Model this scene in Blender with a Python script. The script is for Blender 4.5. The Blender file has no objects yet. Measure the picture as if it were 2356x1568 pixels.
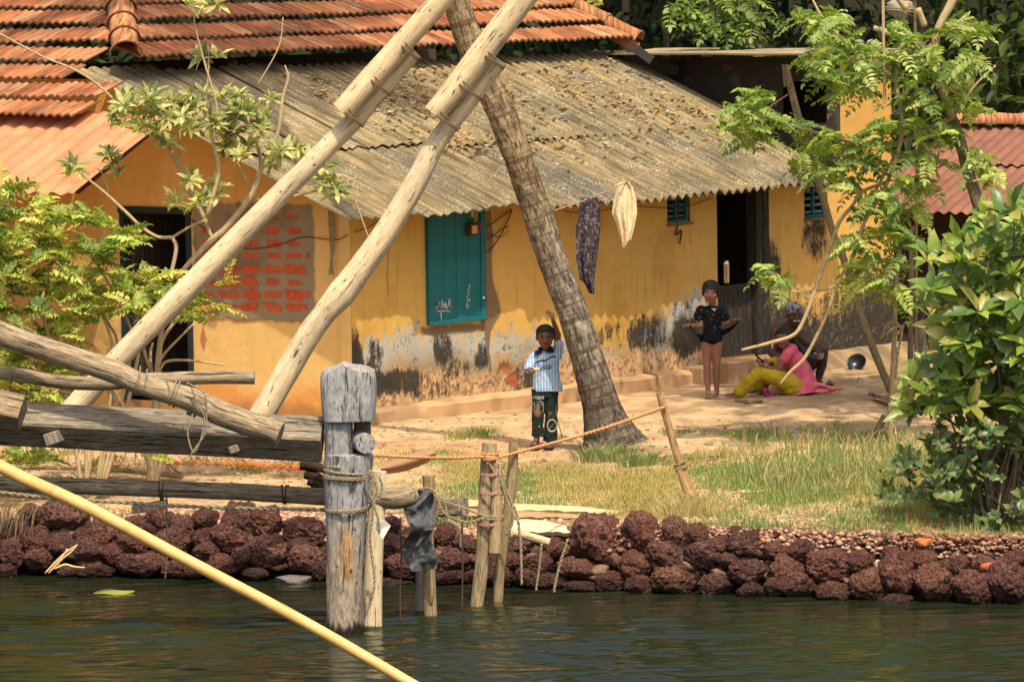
import bpy, math, random
import numpy as np
from mathutils import Vector, Matrix
random.seed(7)
rng = np.random.default_rng(7)
SC = bpy.context.scene
COL = SC.collection
# ---------------------------------------------------------------- camera model
F = 12000.0; CX, CY = 1178.0, 784.0; CAMH = 4.5
PITCH = math.atan(941 / F); ROLL = math.radians(0.9)
X0 = np.array([1.0, 0, 0]); FW = np.array([0, math.cos(PITCH), -math.sin(PITCH)])
U0 = np.array([0, math.sin(PITCH), math.cos(PITCH)])
RT = X0 * math.cos(ROLL) - U0 * math.sin(ROLL); UP = U0 * math.cos(ROLL) + X0 * math.sin(ROLL)
CAM = np.array([0, 0, CAMH])
def ray(u, v): return FW + RT * (u - CX) / F + UP * (CY - v) / F
def P(u, v, y):
    d = ray(u, v); return CAM + d * (y / d[1])
def G(u, v, z=0.0):
    d = ray(u, v); return CAM + d * ((z - CAMH) / d[2])
def PL(u, v, p0, n):
    d = ray(u, v); return CAM + d * (np.dot(np.asarray(p0) - CAM, n) / np.dot(d, n))
def project(p):
    q = np.asarray(p, float) - CAM; w = q @ FW
    return CX + F * (q @ RT) / w, CY - F * (q @ UP) / w
# ---------------------------------------------------------------- numpy noise
def _h(ix, iy, iz, s):
    n = (ix.astype(np.int64) * 374761393 + iy.astype(np.int64) * 668265263 + iz.astype(np.int64) * 2147483647 + s * 1274126177) & 0xffffffff
    n = ((n ^ (n >> 13)) * 1274126177) & 0xffffffff
    n = ((n ^ (n >> 16)) * 2246822519) & 0xffffffff
    return ((n ^ (n >> 15)) & 0xffff) / 65535.0
def vnoise(x, y, z=0.0, s=0):
    x, y, z = np.broadcast_arrays(np.asarray(x, float), np.asarray(y, float), np.asarray(z, float))
    ix, iy, iz = np.floor(x), np.floor(y), np.floor(z)
    fx, fy, fz = x - ix, y - iy, z - iz
    fx, fy, fz = [f * f * (3 - 2 * f) for f in (fx, fy, fz)]
    r = 0
    for a in (0, 1):
        for b in (0, 1):
            for c in (0, 1):
                w = (fx if a else 1 - fx) * (fy if b else 1 - fy) * (fz if c else 1 - fz)
                r = r + w * _h(ix + a, iy + b, iz + c, s)
    return r
def fbm(x, y, z=0.0, o=4, s=0):
    r = 0; a = .5; t = 0
    for k in range(o):
        r = r + a * vnoise(np.asarray(x) * 2 ** k, np.asarray(y) * 2 ** k, np.asarray(z) * 2 ** k, s + k * 17); t += a; a *= .5
    return r / t
def sst(a, b, x):
    t = np.clip((x - a) / (b - a + 1e-9), 0, 1); return t * t * (3 - 2 * t)
# ---------------------------------------------------------------- mesh builder
ORG = {}
class MB:
    def __init__(s): s.v = []; s.f = []; s.t = []; s.c = []; s.n = 0
    def add(s, v, f, tc=None, col=None):
        v = np.asarray(v, float).reshape(-1, 3); n = len(v)
        f = [np.asarray(f, dtype=np.int64)] if isinstance(f, np.ndarray) else [np.asarray(q, dtype=np.int64) for q in f]
        for q in f: s.f.append(q + s.n)
        s.v.append(v); s.t.append(v.copy() if tc is None else np.asarray(tc, float).reshape(-1, 3))
        if col is None: col = (1, 1, 1)
        s.c.append(np.broadcast_to(np.asarray(col, float), (n, 3)))
        s.n += n
        return s
    def box(s, c, sz, ax=None, bev=0.0, col=None, jit=0.0):
        """box centred at c, half sizes sz, axes rows ax; chamfered edges"""
        ax = np.eye(3) if ax is None else np.asarray(ax, float)
        sx, sy, sz_ = sz; b = min(bev, sx * .9, sy * .9, sz_ * .9)
        if b <= 0:
            q = np.array([[i, j, k] for k in (-1, 1) for j in (-1, 1) for i in (-1, 1)], float) * np.array([sx, sy, sz_])
            fc = np.array([[0, 2, 3, 1], [4, 5, 7, 6], [0, 1, 5, 4], [2, 6, 7, 3], [0, 4, 6, 2], [1, 3, 7, 5]])
            if jit: q = q + rng.normal(0, jit, q.shape)
            return s.add(np.asarray(c) + q @ ax, fc, q, col)
        V = []; idx = {}
        S = (sx, sy, sz_)
        for k in (-1, 1):
            for j in (-1, 1):
                for i in (-1, 1):
                    for a in range(3):
                        p = np.array([i * S[0], j * S[1], k * S[2]], float)
                        for e in range(3):
                            if e != a: p[e] -= b * (i, j, k)[e]
                        idx[(i, j, k, a)] = len(V); V.append(p)
        fs = []
        sg = (-1, 1)
        for a in range(3):
            o = [e for e in range(3) if e != a]
            for d in sg:
                q = []
                for (m, n_) in ((-1, -1), (1, -1), (1, 1), (-1, 1)):
                    t = [0, 0, 0]; t[a] = d; t[o[0]] = m; t[o[1]] = n_; q.append(idx[(*t, a)])
                fs.append(q)
        for a in range(3):
            o = [e for e in range(3) if e != a]
            for m in sg:
                for n_ in sg:
                    t0 = [0, 0, 0]; t0[a] = -1; t0[o[0]] = m; t0[o[1]] = n_
                    t1 = list(t0); t1[a] = 1
                    fs.append([idx[(*t0, o[0])], idx[(*t1, o[0])], idx[(*t1, o[1])], idx[(*t0, o[1])]])
        tr = [[idx[(i, j, k, a)] for a in range(3)] for i in sg for j in sg for k in sg]
        V = np.array(V)
        if jit: V = V + rng.normal(0, jit, V.shape)
        return s.add(np.asarray(c) + V @ ax, [np.array(fs), np.array(tr)], V, col)
    def tube(s, pts, rad, seg=12, cap=True, rough=0.0, rf=6.0, ell=1.0, col=None, seed=0, twist=0.0, sub=0):
        pts = np.asarray(pts, float); rad = np.broadcast_to(np.asarray(rad, float), (len(pts),)).copy()
        if sub and len(pts) >= 2:
            pts, rad = spline(pts, rad, sub)
        n = len(pts)
        tn = np.gradient(pts, axis=0) if n > 2 else np.tile(pts[-1] - pts[0], (n, 1))
        tn /= np.linalg.norm(tn, axis=1)[:, None] + 1e-12
        r0 = np.array([0, 0, 1.0]) if abs(tn[0][2]) < .9 else np.array([0, -1.0, 0])
        nm = []; q = r0 - tn[0] * (r0 @ tn[0]); q /= np.linalg.norm(q)
        for i in range(n):
            q = q - tn[i] * (q @ tn[i]); q /= np.linalg.norm(q) + 1e-12; nm.append(q.copy())
        nm = np.array(nm); bn = np.cross(tn, nm)
        L = np.concatenate([[0], np.cumsum(np.linalg.norm(np.diff(pts, axis=0), axis=1))])
        th = np.linspace(0, 2 * np.pi, seg, endpoint=False)
        c, sn = np.cos(th), np.sin(th)
        R = rad[:, None] * np.ones(seg)[None]
        if rough:
            k = fbm(c[None] * 1.3 + 7 + seed, sn[None] * 1.3 + 3, L[:, None] * rf + seed * 3.1, 3, seed) - .5
            R = R * (1 + 2 * rough * k)
        V = pts[:, None] + nm[:, None] * (R * c)[..., None] + bn[:, None] * (R * sn)[..., None] * ell
        tc = np.stack([R * c, R * sn, np.tile(L[:, None], (1, seg))], -1)
        i = np.arange(n - 1)[:, None]; j = np.arange(seg)[None]; j2 = (j + 1) % seg
        fc = np.stack([i * seg + j, i * seg + j2, (i + 1) * seg + j2, (i + 1) * seg + j], -1).reshape(-1, 4)
        V = V.reshape(-1, 3); tc = tc.reshape(-1, 3); fl = [fc]
        if cap:
            V = np.vstack([V, pts[:1] - tn[:1] * rad[0] * .08, pts[-1:] + tn[-1:] * rad[-1] * .08]); a = n * seg
            tc = np.vstack([tc, [[0, 0, 0]], [[0, 0, L[-1]]]])
            jj = np.arange(seg); k2 = (jj + 1) % seg
            fl.append(np.stack([np.full(seg, a), k2, jj], -1)); b = (n - 1) * seg
            fl.append(np.stack([np.full(seg, a + 1), b + jj, b + k2], -1))
        return s.add(V, fl, tc, col)
    def grid(s, V, tc=None, col=None, mask=None, close=False):
        """V (n,m,3) grid; mask (n-1,m-1) True to keep"""
        V = np.asarray(V, float); n, m = V.shape[:2]
        i = np.arange(n - 1)[:, None]; j = np.arange(m - 1)[None]
        fc = np.stack([i * m + j, (i + 1) * m + j, (i + 1) * m + j + 1, i * m + j + 1], -1)
        fc = fc[mask] if mask is not None else fc.reshape(-1, 4)
        if col is not None: col = np.asarray(col).reshape(-1, 3)
        return s.add(V.reshape(-1, 3), fc, None if tc is None else np.asarray(tc).reshape(-1, 3), col)
    def ell(s, c, r, ax=None, nu=14, nv=10, col=None):
        ax = np.eye(3) if ax is None else np.asarray(ax, float)
        th = np.linspace(0, 2 * np.pi, nu, endpoint=False); ph = np.linspace(0, np.pi, nv + 1)[1:-1]
        q = [[0, 0, 1.0]] + [[math.sin(p) * math.cos(t), math.sin(p) * math.sin(t), math.cos(p)] for p in ph for t in th] + [[0, 0, -1.0]]
        q = np.array(q) * np.asarray(r, float); m = len(ph)
        i = np.arange(m - 1)[:, None]; j = np.arange(nu)[None]; j2 = (j + 1) % nu
        fc = np.stack([1 + i * nu + j, 1 + (i + 1) * nu + j, 1 + (i + 1) * nu + j2, 1 + i * nu + j2], -1).reshape(-1, 4)
        jj = np.arange(nu); k2 = (jj + 1) % nu; e = 1 + m * nu
        tr = np.vstack([np.stack([np.zeros(nu, int), 1 + jj, 1 + k2], -1), np.stack([np.full(nu, e), 1 + (m - 1) * nu + k2, 1 + (m - 1) * nu + jj], -1)])
        return s.add(np.asarray(c) + q @ ax, [fc, tr], None, col)
    def cone(s, p0, p1, r0, r1, seg=14, col=None):
        """capsule with different radii, closed"""
        p0 = np.asarray(p0, float); p1 = np.asarray(p1, float); d = p1 - p0; l = np.linalg.norm(d); d = d / (l + 1e-9)
        a = np.linspace(-np.pi / 2, 0, 5)[1:]; b = np.linspace(0, np.pi / 2, 5)[:-1]
        pts = [p0 + d * r0 * math.sin(x) for x in a] + [p1 + d * r1 * math.sin(x) for x in b]
        rr = [r0 * math.cos(x) for x in a] + [r1 * math.cos(x) for x in b]
        return s.tube(pts, rr, seg=seg, cap=True, col=col)
    def mesh(s, name, org, smooth=True):
        v = np.vstack(s.v) - org; tc = np.vstack(s.t); c = np.vstack(s.c)
        me = bpy.data.meshes.new(name)
        me.vertices.add(len(v)); me.vertices.foreach_set('co', v.astype(np.float32).ravel())
        li = np.concatenate([q.ravel() for q in s.f]); ls = np.concatenate([np.full(len(q), q.shape[1]) for q in s.f])
        me.loops.add(len(li)); me.loops.foreach_set('vertex_index', li.astype(np.int32))
        me.polygons.add(len(ls)); st = np.concatenate([[0], np.cumsum(ls)[:-1]])
        me.polygons.foreach_set('loop_start', st.astype(np.int32)); me.polygons.foreach_set('loop_total', ls.astype(np.int32))
        me.polygons.foreach_set('use_smooth', np.full(len(ls), smooth))
        me.update(calc_edges=True); me.validate()
        if len(me.vertices) == len(v):
            a = me.attributes.new('tc', 'FLOAT_VECTOR', 'POINT'); a.data.foreach_set('vector', tc.astype(np.float32).ravel())
            a = me.attributes.new('Col', 'FLOAT_COLOR', 'POINT')
            a.data.foreach_set('color', np.hstack([c, np.ones((len(c), 1))]).astype(np.float32).ravel())
        return me
    def build(s, name, mat, parent=None, origin=None, smooth=True, auto=None):
        v = np.vstack(s.v)
        if parent is not None: org = ORG[parent.name]
        elif origin is not None: org = np.asarray(origin, float)
        else: org = np.array([*(v.min(0) + v.max(0))[:2] / 2, v[:, 2].min()])
        me = s.mesh(name, org, smooth)
        if auto is not None and smooth:
            try: me.set_sharp_from_angle(angle=math.radians(auto))
            except Exception: pass
        me.materials.append(mat)
        o = bpy.data.objects.new(name, me); COL.objects.link(o)
        if parent is not None: o.parent = parent
        else: o.location = org
        ORG[o.name] = org
        return o
def spline(p, r, sub):
    p = np.asarray(p, float); n = len(p)
    if n == 2:
        t = np.linspace(0, 1, sub + 1)[:, None]
        return p[0] * (1 - t) + p[1] * t, r[0] * (1 - t[:, 0]) + r[1] * t[:, 0]
    q = np.vstack([2 * p[0] - p[1], p, 2 * p[-1] - p[-2]]); rr = np.concatenate([[r[0]], r, [r[-1]]])
    out = []; ro = []
    for i in range(n - 1):
        a, b, c, d = q[i:i + 4]
        for k in range(sub):
            t = k / sub
            out.append(.5 * ((2 * b) + (c - a) * t + (2 * a - 5 * b + 4 * c - d) * t * t + (3 * b - a - 3 * c + d) * t ** 3))
            ro.append(rr[i + 1] * (1 - t) + rr[i + 2] * t)
    out.append(p[-1]); ro.append(r[-1])
    return np.array(out), np.array(ro)
def tag(o, label=None, cat=None, group=None, kind=None):
    if label: o['label'] = label
    if cat: o['category'] = cat
    if group: o['group'] = group
    if kind: o['kind'] = kind
    return o
def thing(name, loc, label, cat, group=None):
    o = bpy.data.objects.new(name, None); COL.objects.link(o); o.location = tuple(float(q) for q in loc)
    o.empty_display_size = .1; ORG[o.name] = np.asarray(loc, float)
    return tag(o, label, cat, group)
def TR(lst, y):
    """traced polyline [(u,v,width)] -> points, radii at depth y (scalar or list)"""
    y = np.broadcast_to(np.asarray(y, float), (len(lst),))
    return np.array([P(a[0], a[1], yy) for a, yy in zip(lst, y)]), np.array([a[2] / 2 * yy / F for a, yy in zip(lst, y)])
# ---------------------------------------------------------------- materials
class M:
    def __init__(s, name, rough=.8, spec=.3):
        s.m = bpy.data.materials.new(name); s.m.use_nodes = True; s.nt = s.m.node_tree
        s.b = s.nt.nodes['Principled BSDF']; s.b.inputs['Roughness'].default_value = rough
        s.b.inputs['Specular IOR Level'].default_value = spec
        s.bump_in = None
    def nd(s, t, **k):
        n = s.nt.nodes.new(t)
        for a, b in k.items():
            if a in n.inputs: s.set(n.inputs[a], b)
            else: setattr(n, a, b)
        return n
    def set(s, i, v):
        if hasattr(v, 'links') or isinstance(v, bpy.types.NodeSocket): s.nt.links.new(v, i)
        else:
            try: i.default_value = v
            except Exception:
                i.default_value = (*v, 1) if len(v) == 3 else v
    def co(s, kind='Object', scale=(1, 1, 1), rot=(0, 0, 0)):
        if kind == 'tc': o = s.nd('ShaderNodeAttribute', attribute_name='tc').outputs['Vector']
        else: o = s.nd('ShaderNodeTexCoord').outputs[kind]
        mp = s.nd('ShaderNodeMapping'); s.set(mp.inputs[0], o); mp.inputs['Scale'].default_value = scale; mp.inputs['Rotation'].default_value = rot
        return mp.outputs[0]
    def noise(s, co, scale=5, detail=6, rough=.6, dist=0):
        n = s.nd('ShaderNodeTexNoise'); s.set(n.inputs['Vector'], co); n.inputs['Scale'].default_value = scale
        n.inputs['Detail'].default_value = detail; n.inputs['Roughness'].default_value = rough; n.inputs['Distortion'].default_value = dist
        return n.outputs['Fac']
    def vor(s, co, scale=5, feat='F1', out='Distance', rnd=1.0):
        n = s.nd('ShaderNodeTexVoronoi', feature=feat); s.set(n.inputs['Vector'], co); n.inputs['Scale'].default_value = scale
        if 'Randomness' in n.inputs: n.inputs['Randomness'].default_value = rnd
        return n.outputs[out]
    def ramp(s, fac, stops):
        n = s.nd('ShaderNodeValToRGB'); s.set(n.inputs[0], fac); e = n.color_ramp.elements
        while len(e) < len(stops): e.new(.5)
        for q, (p, c) in zip(e, stops):
            q.position = p; q.color = (*c, 1) if hasattr(c, '__len__') else (c, c, c, 1)
        return n.outputs[0]
    def mix(s, a, b, f, mode='MIX'):
        n = s.nd('ShaderNodeMix', data_type='RGBA', blend_type=mode)
        s.set(n.inputs[0], f); s.set(n.inputs[6], a if not isinstance(a, tuple) else (*a, 1)); s.set(n.inputs[7], b if not isinstance(b, tuple) else (*b, 1))
        return n.outputs[2]
    def math(s, op, a, b=0.0, c=None):
        n = s.nd('ShaderNodeMath', operation=op); s.set(n.inputs[0], a); s.set(n.inputs[1], b)
        if c is not None: s.set(n.inputs[2], c)
        return n.outputs[0]
    def attr(s, name='Col'): return s.nd('ShaderNodeAttribute', attribute_name=name).outputs['Color']
    def rnd(s): return s.nd('ShaderNodeObjectInfo').outputs['Random']
    def color(s, c): s.set(s.b.inputs['Base Color'], (*c, 1) if isinstance(c, tuple) else c); return s
    def bump(s, h, strength=.5, dist=.01):
        n = s.nd('ShaderNodeBump'); n.inputs['Strength'].default_value = strength; n.inputs['Distance'].default_value = dist
        s.set(n.inputs['Height'], h)
        if s.bump_in is not None: s.set(n.inputs['Normal'], s.bump_in)
        s.bump_in = n.outputs[0]; s.set(s.b.inputs['Normal'], s.bump_in); return s
def flat(name, c, rough=.7, var=.25, scale=20, spec=.3, bump=.2, kind='Object'):
    m = M(name, rough, spec); co = m.co(kind); n = m.noise(co, scale, 5)
    m.color(m.mix(tuple(x * (1 - var) for x in c), tuple(min(1, x * (1 + var)) for x in c), m.ramp(n, [(.3, 0), (.7, 1)])))
    if bump: m.bump(n, bump, .005)
    return m.m
def colmat(name, rough=.8, var=.15, scale=25, spec=.2, bump=.3, bs=60, dist=.004, translucent=0.0):
    m = M(name, rough, spec); co = m.co('Object'); n = m.noise(co, scale, 5)
    m.color(m.mix(m.attr(), m.ramp(n, [(.25, 1 - var * 2), (.75, 1 + 0 * var)]), 1.0, 'MULTIPLY'))
    if bump: m.bump(m.noise(co, bs, 4), bump, dist)
    return m.m
MT = {}
def mk():
    # painted plaster: colour comes from the painted 'Col' attribute
    m = M('plaster', .9, .15); co = m.co('tc'); n = m.noise(co, 9, 8, .65); n2 = m.noise(co, 60, 4)
    m.color(m.mix(m.attr(), m.ramp(n, [(.25, .86), (.75, 1.0)]), 1.0, 'MULTIPLY')); m.bump(n2, .25, .006); m.bump(n, .3, .03); MT['plaster'] = m.m
    m = M('dark_interior', 1, .0); m.color((.02, .017, .014)); MT['dark'] = m.m
    # asbestos cement
    m = M('asbestos_cement', .95, .1); co = m.co('tc', (1, 1, 1))
    big = m.noise(m.co('tc', (1, .45, 1)), 1.1, 5, .6, .6); st = m.noise(m.co('tc', (9, 1.1, 1)), 2.0, 8, .7); sp = m.noise(co, 52, 5, .7)
    base = m.ramp(big, [(.32, (.15, .135, .105)), (.48, (.235, .185, .105)), (.62, (.31, .225, .105)), (.75, (.20, .185, .15))])
    base = m.mix(base, (.075, .06, .035), m.ramp(st, [(.42, 0), (.62, .85)]))
    base = m.mix(base, (.60, .52, .37), m.ramp(m.math('MULTIPLY', sp, m.ramp(m.noise(co, 3.5, 4), [(.35, .86), (.65, 1.08)])), [(.53, 0), (.63, .6)]))
    sp2 = m.noise(co, 55, 4, .7); base = m.mix(base, (.04, .035, .03), m.ramp(sp2, [(.60, 0), (.66, .8)]))
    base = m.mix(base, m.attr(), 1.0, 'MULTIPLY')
    m.color(base); m.bump(sp, .35, .006); MT['asb'] = m.m
    # clay tile
    m = M('clay_tile', .85, .2); co = m.co('tc')
    st = m.noise(m.co('tc', (22, 1.6, 1)), 1.6, 6, .7); big = m.noise(co, 1.4, 6, .65, .5); g = m.noise(co, 26, 5, .7)
    b = m.mix(m.attr(), m.ramp(big, [(.32, (.42, .36, .32)), (.56, (1, 1, 1))]), .85, 'MULTIPLY')
    b = m.mix(b, (.075, .04, .02), m.ramp(st, [(.44, 0), (.64, .9)]))
    b = m.mix(b, (.62, .36, .18), m.ramp(g, [(.60, 0), (.72, .55)]))
    m.color(b); m.bump(g, .3, .006); MT['tile'] = m.m
    # painted metal sheet, warm pinkish
    for k, c in (('sheet_red', (.60, .235, .11)), ('sheet_brown', (.235, .105, .07))):
        m = M(k, .75, .2); co = m.co('tc'); n = m.noise(co, 2.5, 6, .6, .4); st = m.noise(m.co('tc', (1, 12, 1)), 1.2, 5)
        b = m.mix(tuple(x * .7 for x in c), tuple(min(1, x * 1.12) for x in c), m.ramp(n, [(.3, 0), (.65, 1)]))
        b = m.mix(b, (.13, .06, .03), m.ramp(st, [(.56, 0), (.8, .6)])); m.color(b); m.bump(n, .1, .01); MT[k] = m.m
    # teal painted wood
    m = M('teal_paint', .6, .3); co = m.co('tc'); n = m.noise(m.co('tc', (14, 14, 1.2)), 3, 6, .6); n2 = m.noise(co, 3, 5)
    b = m.mix((.006, .10, .118), (.010, .155, .165), m.ramp(n2, [(.3, 0), (.7, 1)])); b = m.mix(b, (.02, .05, .055), m.ramp(n, [(.58, 0), (.74, .7)]))
    m.color(b); m.bump(n, .3, .004); MT['teal'] = m.m
    m = M('teal_dark', .8, .2); n = m.noise(m.co('tc', (14, 14, 2)), 3, 6, .6); m.color(m.ramp(n, [(.35, (.02, .022, .022)), (.6, (.018, .035, .038)), (.8, (.02, .11, .13))])); MT['teal_dark'] = m.m
    m = M('grimy_wood', .85, .2); co = m.co('tc'); n = m.noise(m.co('tc', (14, 14, 1.5)), 3, 6, .65)
    m.color(m.ramp(n, [(.3, (.012, .011, .010)), (.55, (.04, .035, .028)), (.75, (.12, .09, .055))])); m.bump(n, .4, .006); MT['grimy'] = m.m
    # weathered timber along the piece (tc z = length)
    def timber(name, lo, mid, hi, crack=.55, k=1.0, pit=0.0, grn=3.0):
        m = M(name, .9, .15); g = m.noise(m.co('tc', (26 * k, 26 * k, grn)), 2.2, 7, .7, .3); big = m.noise(m.co('tc', (5, 5, 1.6)), 1.2, 4)
        cr = m.noise(m.co('tc', (34 * k, 34 * k, 2.2)), 1.5, 5, .6, .5)
        b = m.ramp(g, [(.28, lo), (.5, mid), (.72, hi)])
        b = m.mix(b, m.ramp(big, [(.3, (.72, .70, .68)), (.7, (1.12, 1.08, 1.0))]), .9, 'MULTIPLY')
        b = m.mix(b, (.02, .016, .012), m.ramp(cr, [(crack, 0), (crack + .06, .85)]))
        if pit:
            v = m.noise(m.co('tc', (30, 30, 12)), 1.6, 3, .5); b = m.mix(b, (.03, .02, .013), m.ramp(v, [(.66, 0), (.70, pit)]))
        b = m.mix(b, m.attr(), 1.0, 'MULTIPLY')
        m.color(b); m.bump(g, .5, .008); m.bump(m.math('SUBTRACT', 1.0, m.ramp(cr, [(crack - .02, 0), (crack + .06, 1)])), .8, .012); return m.m
    MT['grey_wood'] = timber('weathered_grey_wood', (.085, .078, .07), (.23, .20, .16), (.42, .36, .27), .585, 1.0, .5, 4.0)
    MT['post_wood'] = timber('bleached_post_wood', (.15, .15, .155), (.34, .335, .33), (.55, .52, .46), .595, .7, .95, 7.0)
    MT['pale_wood'] = timber('pale_pole_wood', (.46, .36, .22), (.70, .57, .37), (.86, .74, .52), .635, .9, .95, 4.0)
    MT['tan_wood'] = timber('tan_stake_wood', (.19, .14, .085), (.40, .305, .18), (.60, .48, .30), .62, 1.4, .7, 6.0)
    MT['branch'] = timber('branch_bark', (.30, .22, .13), (.50, .38, .22), (.66, .53, .33), .7, 2.5, .2, 12.0)
    MT['branch_dk'] = timber('grey_bark', (.07, .055, .04), (.17, .14, .09), (.34, .28, .18), .6, 2.0, .3, 10.0)
    m = M('bamboo_yellow', .45, .4); co = m.co('tc', (3, 3, .8)); n = m.noise(co, 6, 5)
    m.color(m.mix(m.ramp(n, [(.3, (.58, .32, .09)), (.6, (.74, .46, .16)), (.8, (.60, .35, .11))]), m.attr(), 1.0, 'MULTIPLY')); MT['bamboo'] = m.m
    # coir rope : helical strands
    def rope(name, c):
        m = M(name, .95, .1)
        n = m.noise(m.co('tc', (60, 60, 30)), 2, 4)
        m.color(m.mix(tuple(x * .55 for x in c), tuple(min(1, x * 1.25) for x in c), m.ramp(n, [(.3, 0), (.7, 1)]))); m.bump(n, .5, .004); return m.m
    MT['rope'] = rope('grey_rope', (.33, .26, .16)); MT['rope_or'] = rope('orange_coir_rope', (.72, .33, .13)); MT['rope_dk'] = rope('dark_rope', (.10, .065, .04))
    MT['rope_mid'] = rope('brown_twine', (.22, .14, .07)); MT['rope_red'] = rope('red_clothesline', (.50, .26, .20))
    # palm bark
    m = M('palm_bark', .95, .1); co = m.co('tc')
    n = m.noise(m.co('tc', (7, 7, 3)), 2.5, 8, .7); cr = m.noise(m.co('tc', (34, 34, 7)), 1.2, 5, .7, .4); rg = m.noise(m.co('tc', (1.5, 1.5, 22)), 1.0, 4, .6, .5)
    b = m.ramp(n, [(.3, (.075, .062, .05)), (.5, (.20, .168, .128)), (.72, (.40, .345, .265))])
    b = m.mix(b, (.04, .03, .022), m.ramp(cr, [(.50, 0), (.58, .9)])); b = m.mix(b, (.07, .05, .035), m.ramp(rg, [(.50, 0), (.60, .75)]))
    m.color(m.mix(b, m.attr(), 1.0, 'MULTIPLY')); m.bump(cr, .6, .015); m.bump(rg, .6, .02); MT['palm'] = m.m
    # laterite
    m = M('laterite', .92, .25); co = m.co('Object'); r = m.rnd()
    n = m.noise(co, 2.2, 8, .75); v = m.vor(m.co('Object', (1, 1, 1)), 7.5); v2 = m.noise(co, 7, 6, .8)
    hue = m.ramp(r, [(0, (.20, .074, .052)), (.35, (.14, .055, .044)), (.6, (.24, .10, .062)), (.85, (.12, .05, .042)), (1, (.29, .14, .09))])
    b = m.mix(hue, (.46, .25, .18), m.ramp(n, [(.50, 0), (.68, .7)])); b = m.mix(b, (.018, .009, .008), m.ramp(v2, [(.40, .97), (.50, 0)]))
    b = m.mix(b, (.02, .01, .008), m.ramp(v, [(.16, .9), (.34, 0)]))
    geo = m.nd('ShaderNodeNewGeometry'); sx = m.nd('ShaderNodeSeparateXYZ'); m.set(sx.inputs[0], geo.outputs['Position'])
    wet = m.math('ADD', sx.outputs[2], m.math('MULTIPLY', n, .16))
    w = m.ramp(m.math('MULTIPLY_ADD', wet, 4.0, 2.3), [(0, 1), (1, 0)])
    b = m.mix(b, (.008, .006, .005), m.math('MULTIPLY', w, .95))
    barn = m.math('MULTIPLY', m.ramp(v2, [(.58, 0), (.64, 1)]), w); b = m.mix(b, (.36, .33, .28), m.math('MULTIPLY', barn, .55))
    m.color(b); m.bump(v, .8, .02); m.bump(v2, 1.0, .03); MT['laterite'] = m.m
    m = M('pale_rubble', .95, .1); co = m.co('Object'); n = m.noise(co, 18, 6, .7); m.color(m.mix(m.attr(), m.ramp(n, [(.3, .55), (.7, 1)]), 1.0, 'MULTIPLY')); m.bump(n, .5, .01); MT['rubble'] = m.m
    # earth
    m = M('earth', .97, .08); co = m.co('Object'); n = m.noise(co, 1.2, 8, .65); g = m.noise(co, 40, 6, .8)
    b = m.mix(m.attr(), m.ramp(n, [(.3, .75), (.7, 1.05)]), 1.0, 'MULTIPLY'); b = m.mix(b, (.12, .075, .04), m.ramp(g, [(.6, 0), (.72, .6)]))
    m.color(b); m.bump(g, .5, .02); m.bump(n, .3, .1); MT['earth'] = m.m
    # water
    m = M('canal_water', .045, .5); m.color((.015, .020, .009)); m.b.inputs['IOR'].default_value = 1.33
    m.bump(m.noise(m.co('Object', (2.5, 16, 1)), 1.6, 3, .5, .3), .12, .02); MT['water'] = m.m
    # foliage: vertex colour per leaf
    for k, tr in (('leaf', .42), ('leaf_glossy', .32)):
        m = M(k, .55 if k == 'leaf' else .38, .35 if k == 'leaf' else .5); a = m.attr(); co = m.co('Object'); n = m.noise(co, 30, 3)
        c = m.mix(a, m.ramp(n, [(.3, .8), (.7, 1.1)]), 1.0, 'MULTIPLY'); m.color(c)
        t = m.nd('ShaderNodeBsdfTranslucent'); m.set(t.inputs[0], m.mix(c, (1.25, 1.3, .45), 1.0, 'MULTIPLY'))
        mx = m.nd('ShaderNodeMixShader'); mx.inputs[0].default_value = tr; m.set(mx.inputs[1], m.b.outputs[0]); m.set(mx.inputs[2], t.outputs[0])
        out = m.nt.nodes['Material Output']; m.set(out.inputs[0], mx.outputs[0]); MT[k] = m.m
    MT['vcol'] = colmat('painted_matte', .85, .12, 30); MT['skin'] = colmat('skin', .55, .10, 40, .35, .12, 90, .002)
    m = M('cloth', .95, .1); co = m.co('Object'); n = m.noise(co, 9, 4, .6, .5); w = m.noise(co, 220, 2)
    m.color(m.mix(m.attr(), m.ramp(w, [(.3, .82), (.7, 1.05)]), 1.0, 'MULTIPLY')); m.bump(n, .6, .03); MT['cloth'] = m.m
    m = M('steel', .28, .5); m.b.inputs['Metallic'].default_value = 1.0; m.color((.62, .60, .57)); MT['steel'] = m.m
    m = M('glossy_black', .3, .5); m.color((.008, .008, .009)); MT['black'] = m.m
    m = M('glass', .06, .5); m.color((.75, .78, .7)); m.b.inputs['Transmission Weight'].default_value = .85; MT['glass'] = m.m
    MT['eye'] = colmat('eye', .25, .0, 10, .5, 0)
mk()
TH = math.radians(51.3)
A = np.array([math.cos(TH), math.sin(TH), 0]); B = np.array([-math.sin(TH), math.cos(TH), 0]); Z = np.array([0, 0, 1.0])
K = G(812, 948, 0.0)
GZ = -0.13
def Hq(s, t, z):
    s, t, z = np.broadcast_arrays(np.asarray(s, float), np.asarray(t, float), np.asarray(z, float))
    return K + s[..., None] * A + t[..., None] * B + z[..., None] * Z
def onW1(u, v, t=0.0):
    q = PL(u, v, K + B * t, B) - K; return q @ A, q[2]
def onW0(u, v, s=0.0):
    q = PL(u, v, K + A * s, A) - K; return q @ B, q[2]
def inv(p):
    q = np.asarray(p) - K; return q @ A, q @ B, q[2]
def lerp(c, d, m):
    m = np.asarray(m)[..., None]; return c * (1 - m) + np.asarray(d, float) * m
AX = np.array([A, B, Z])
TP = .40
def zroof(t): return 1.83 + TP * (t + .5)
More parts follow.
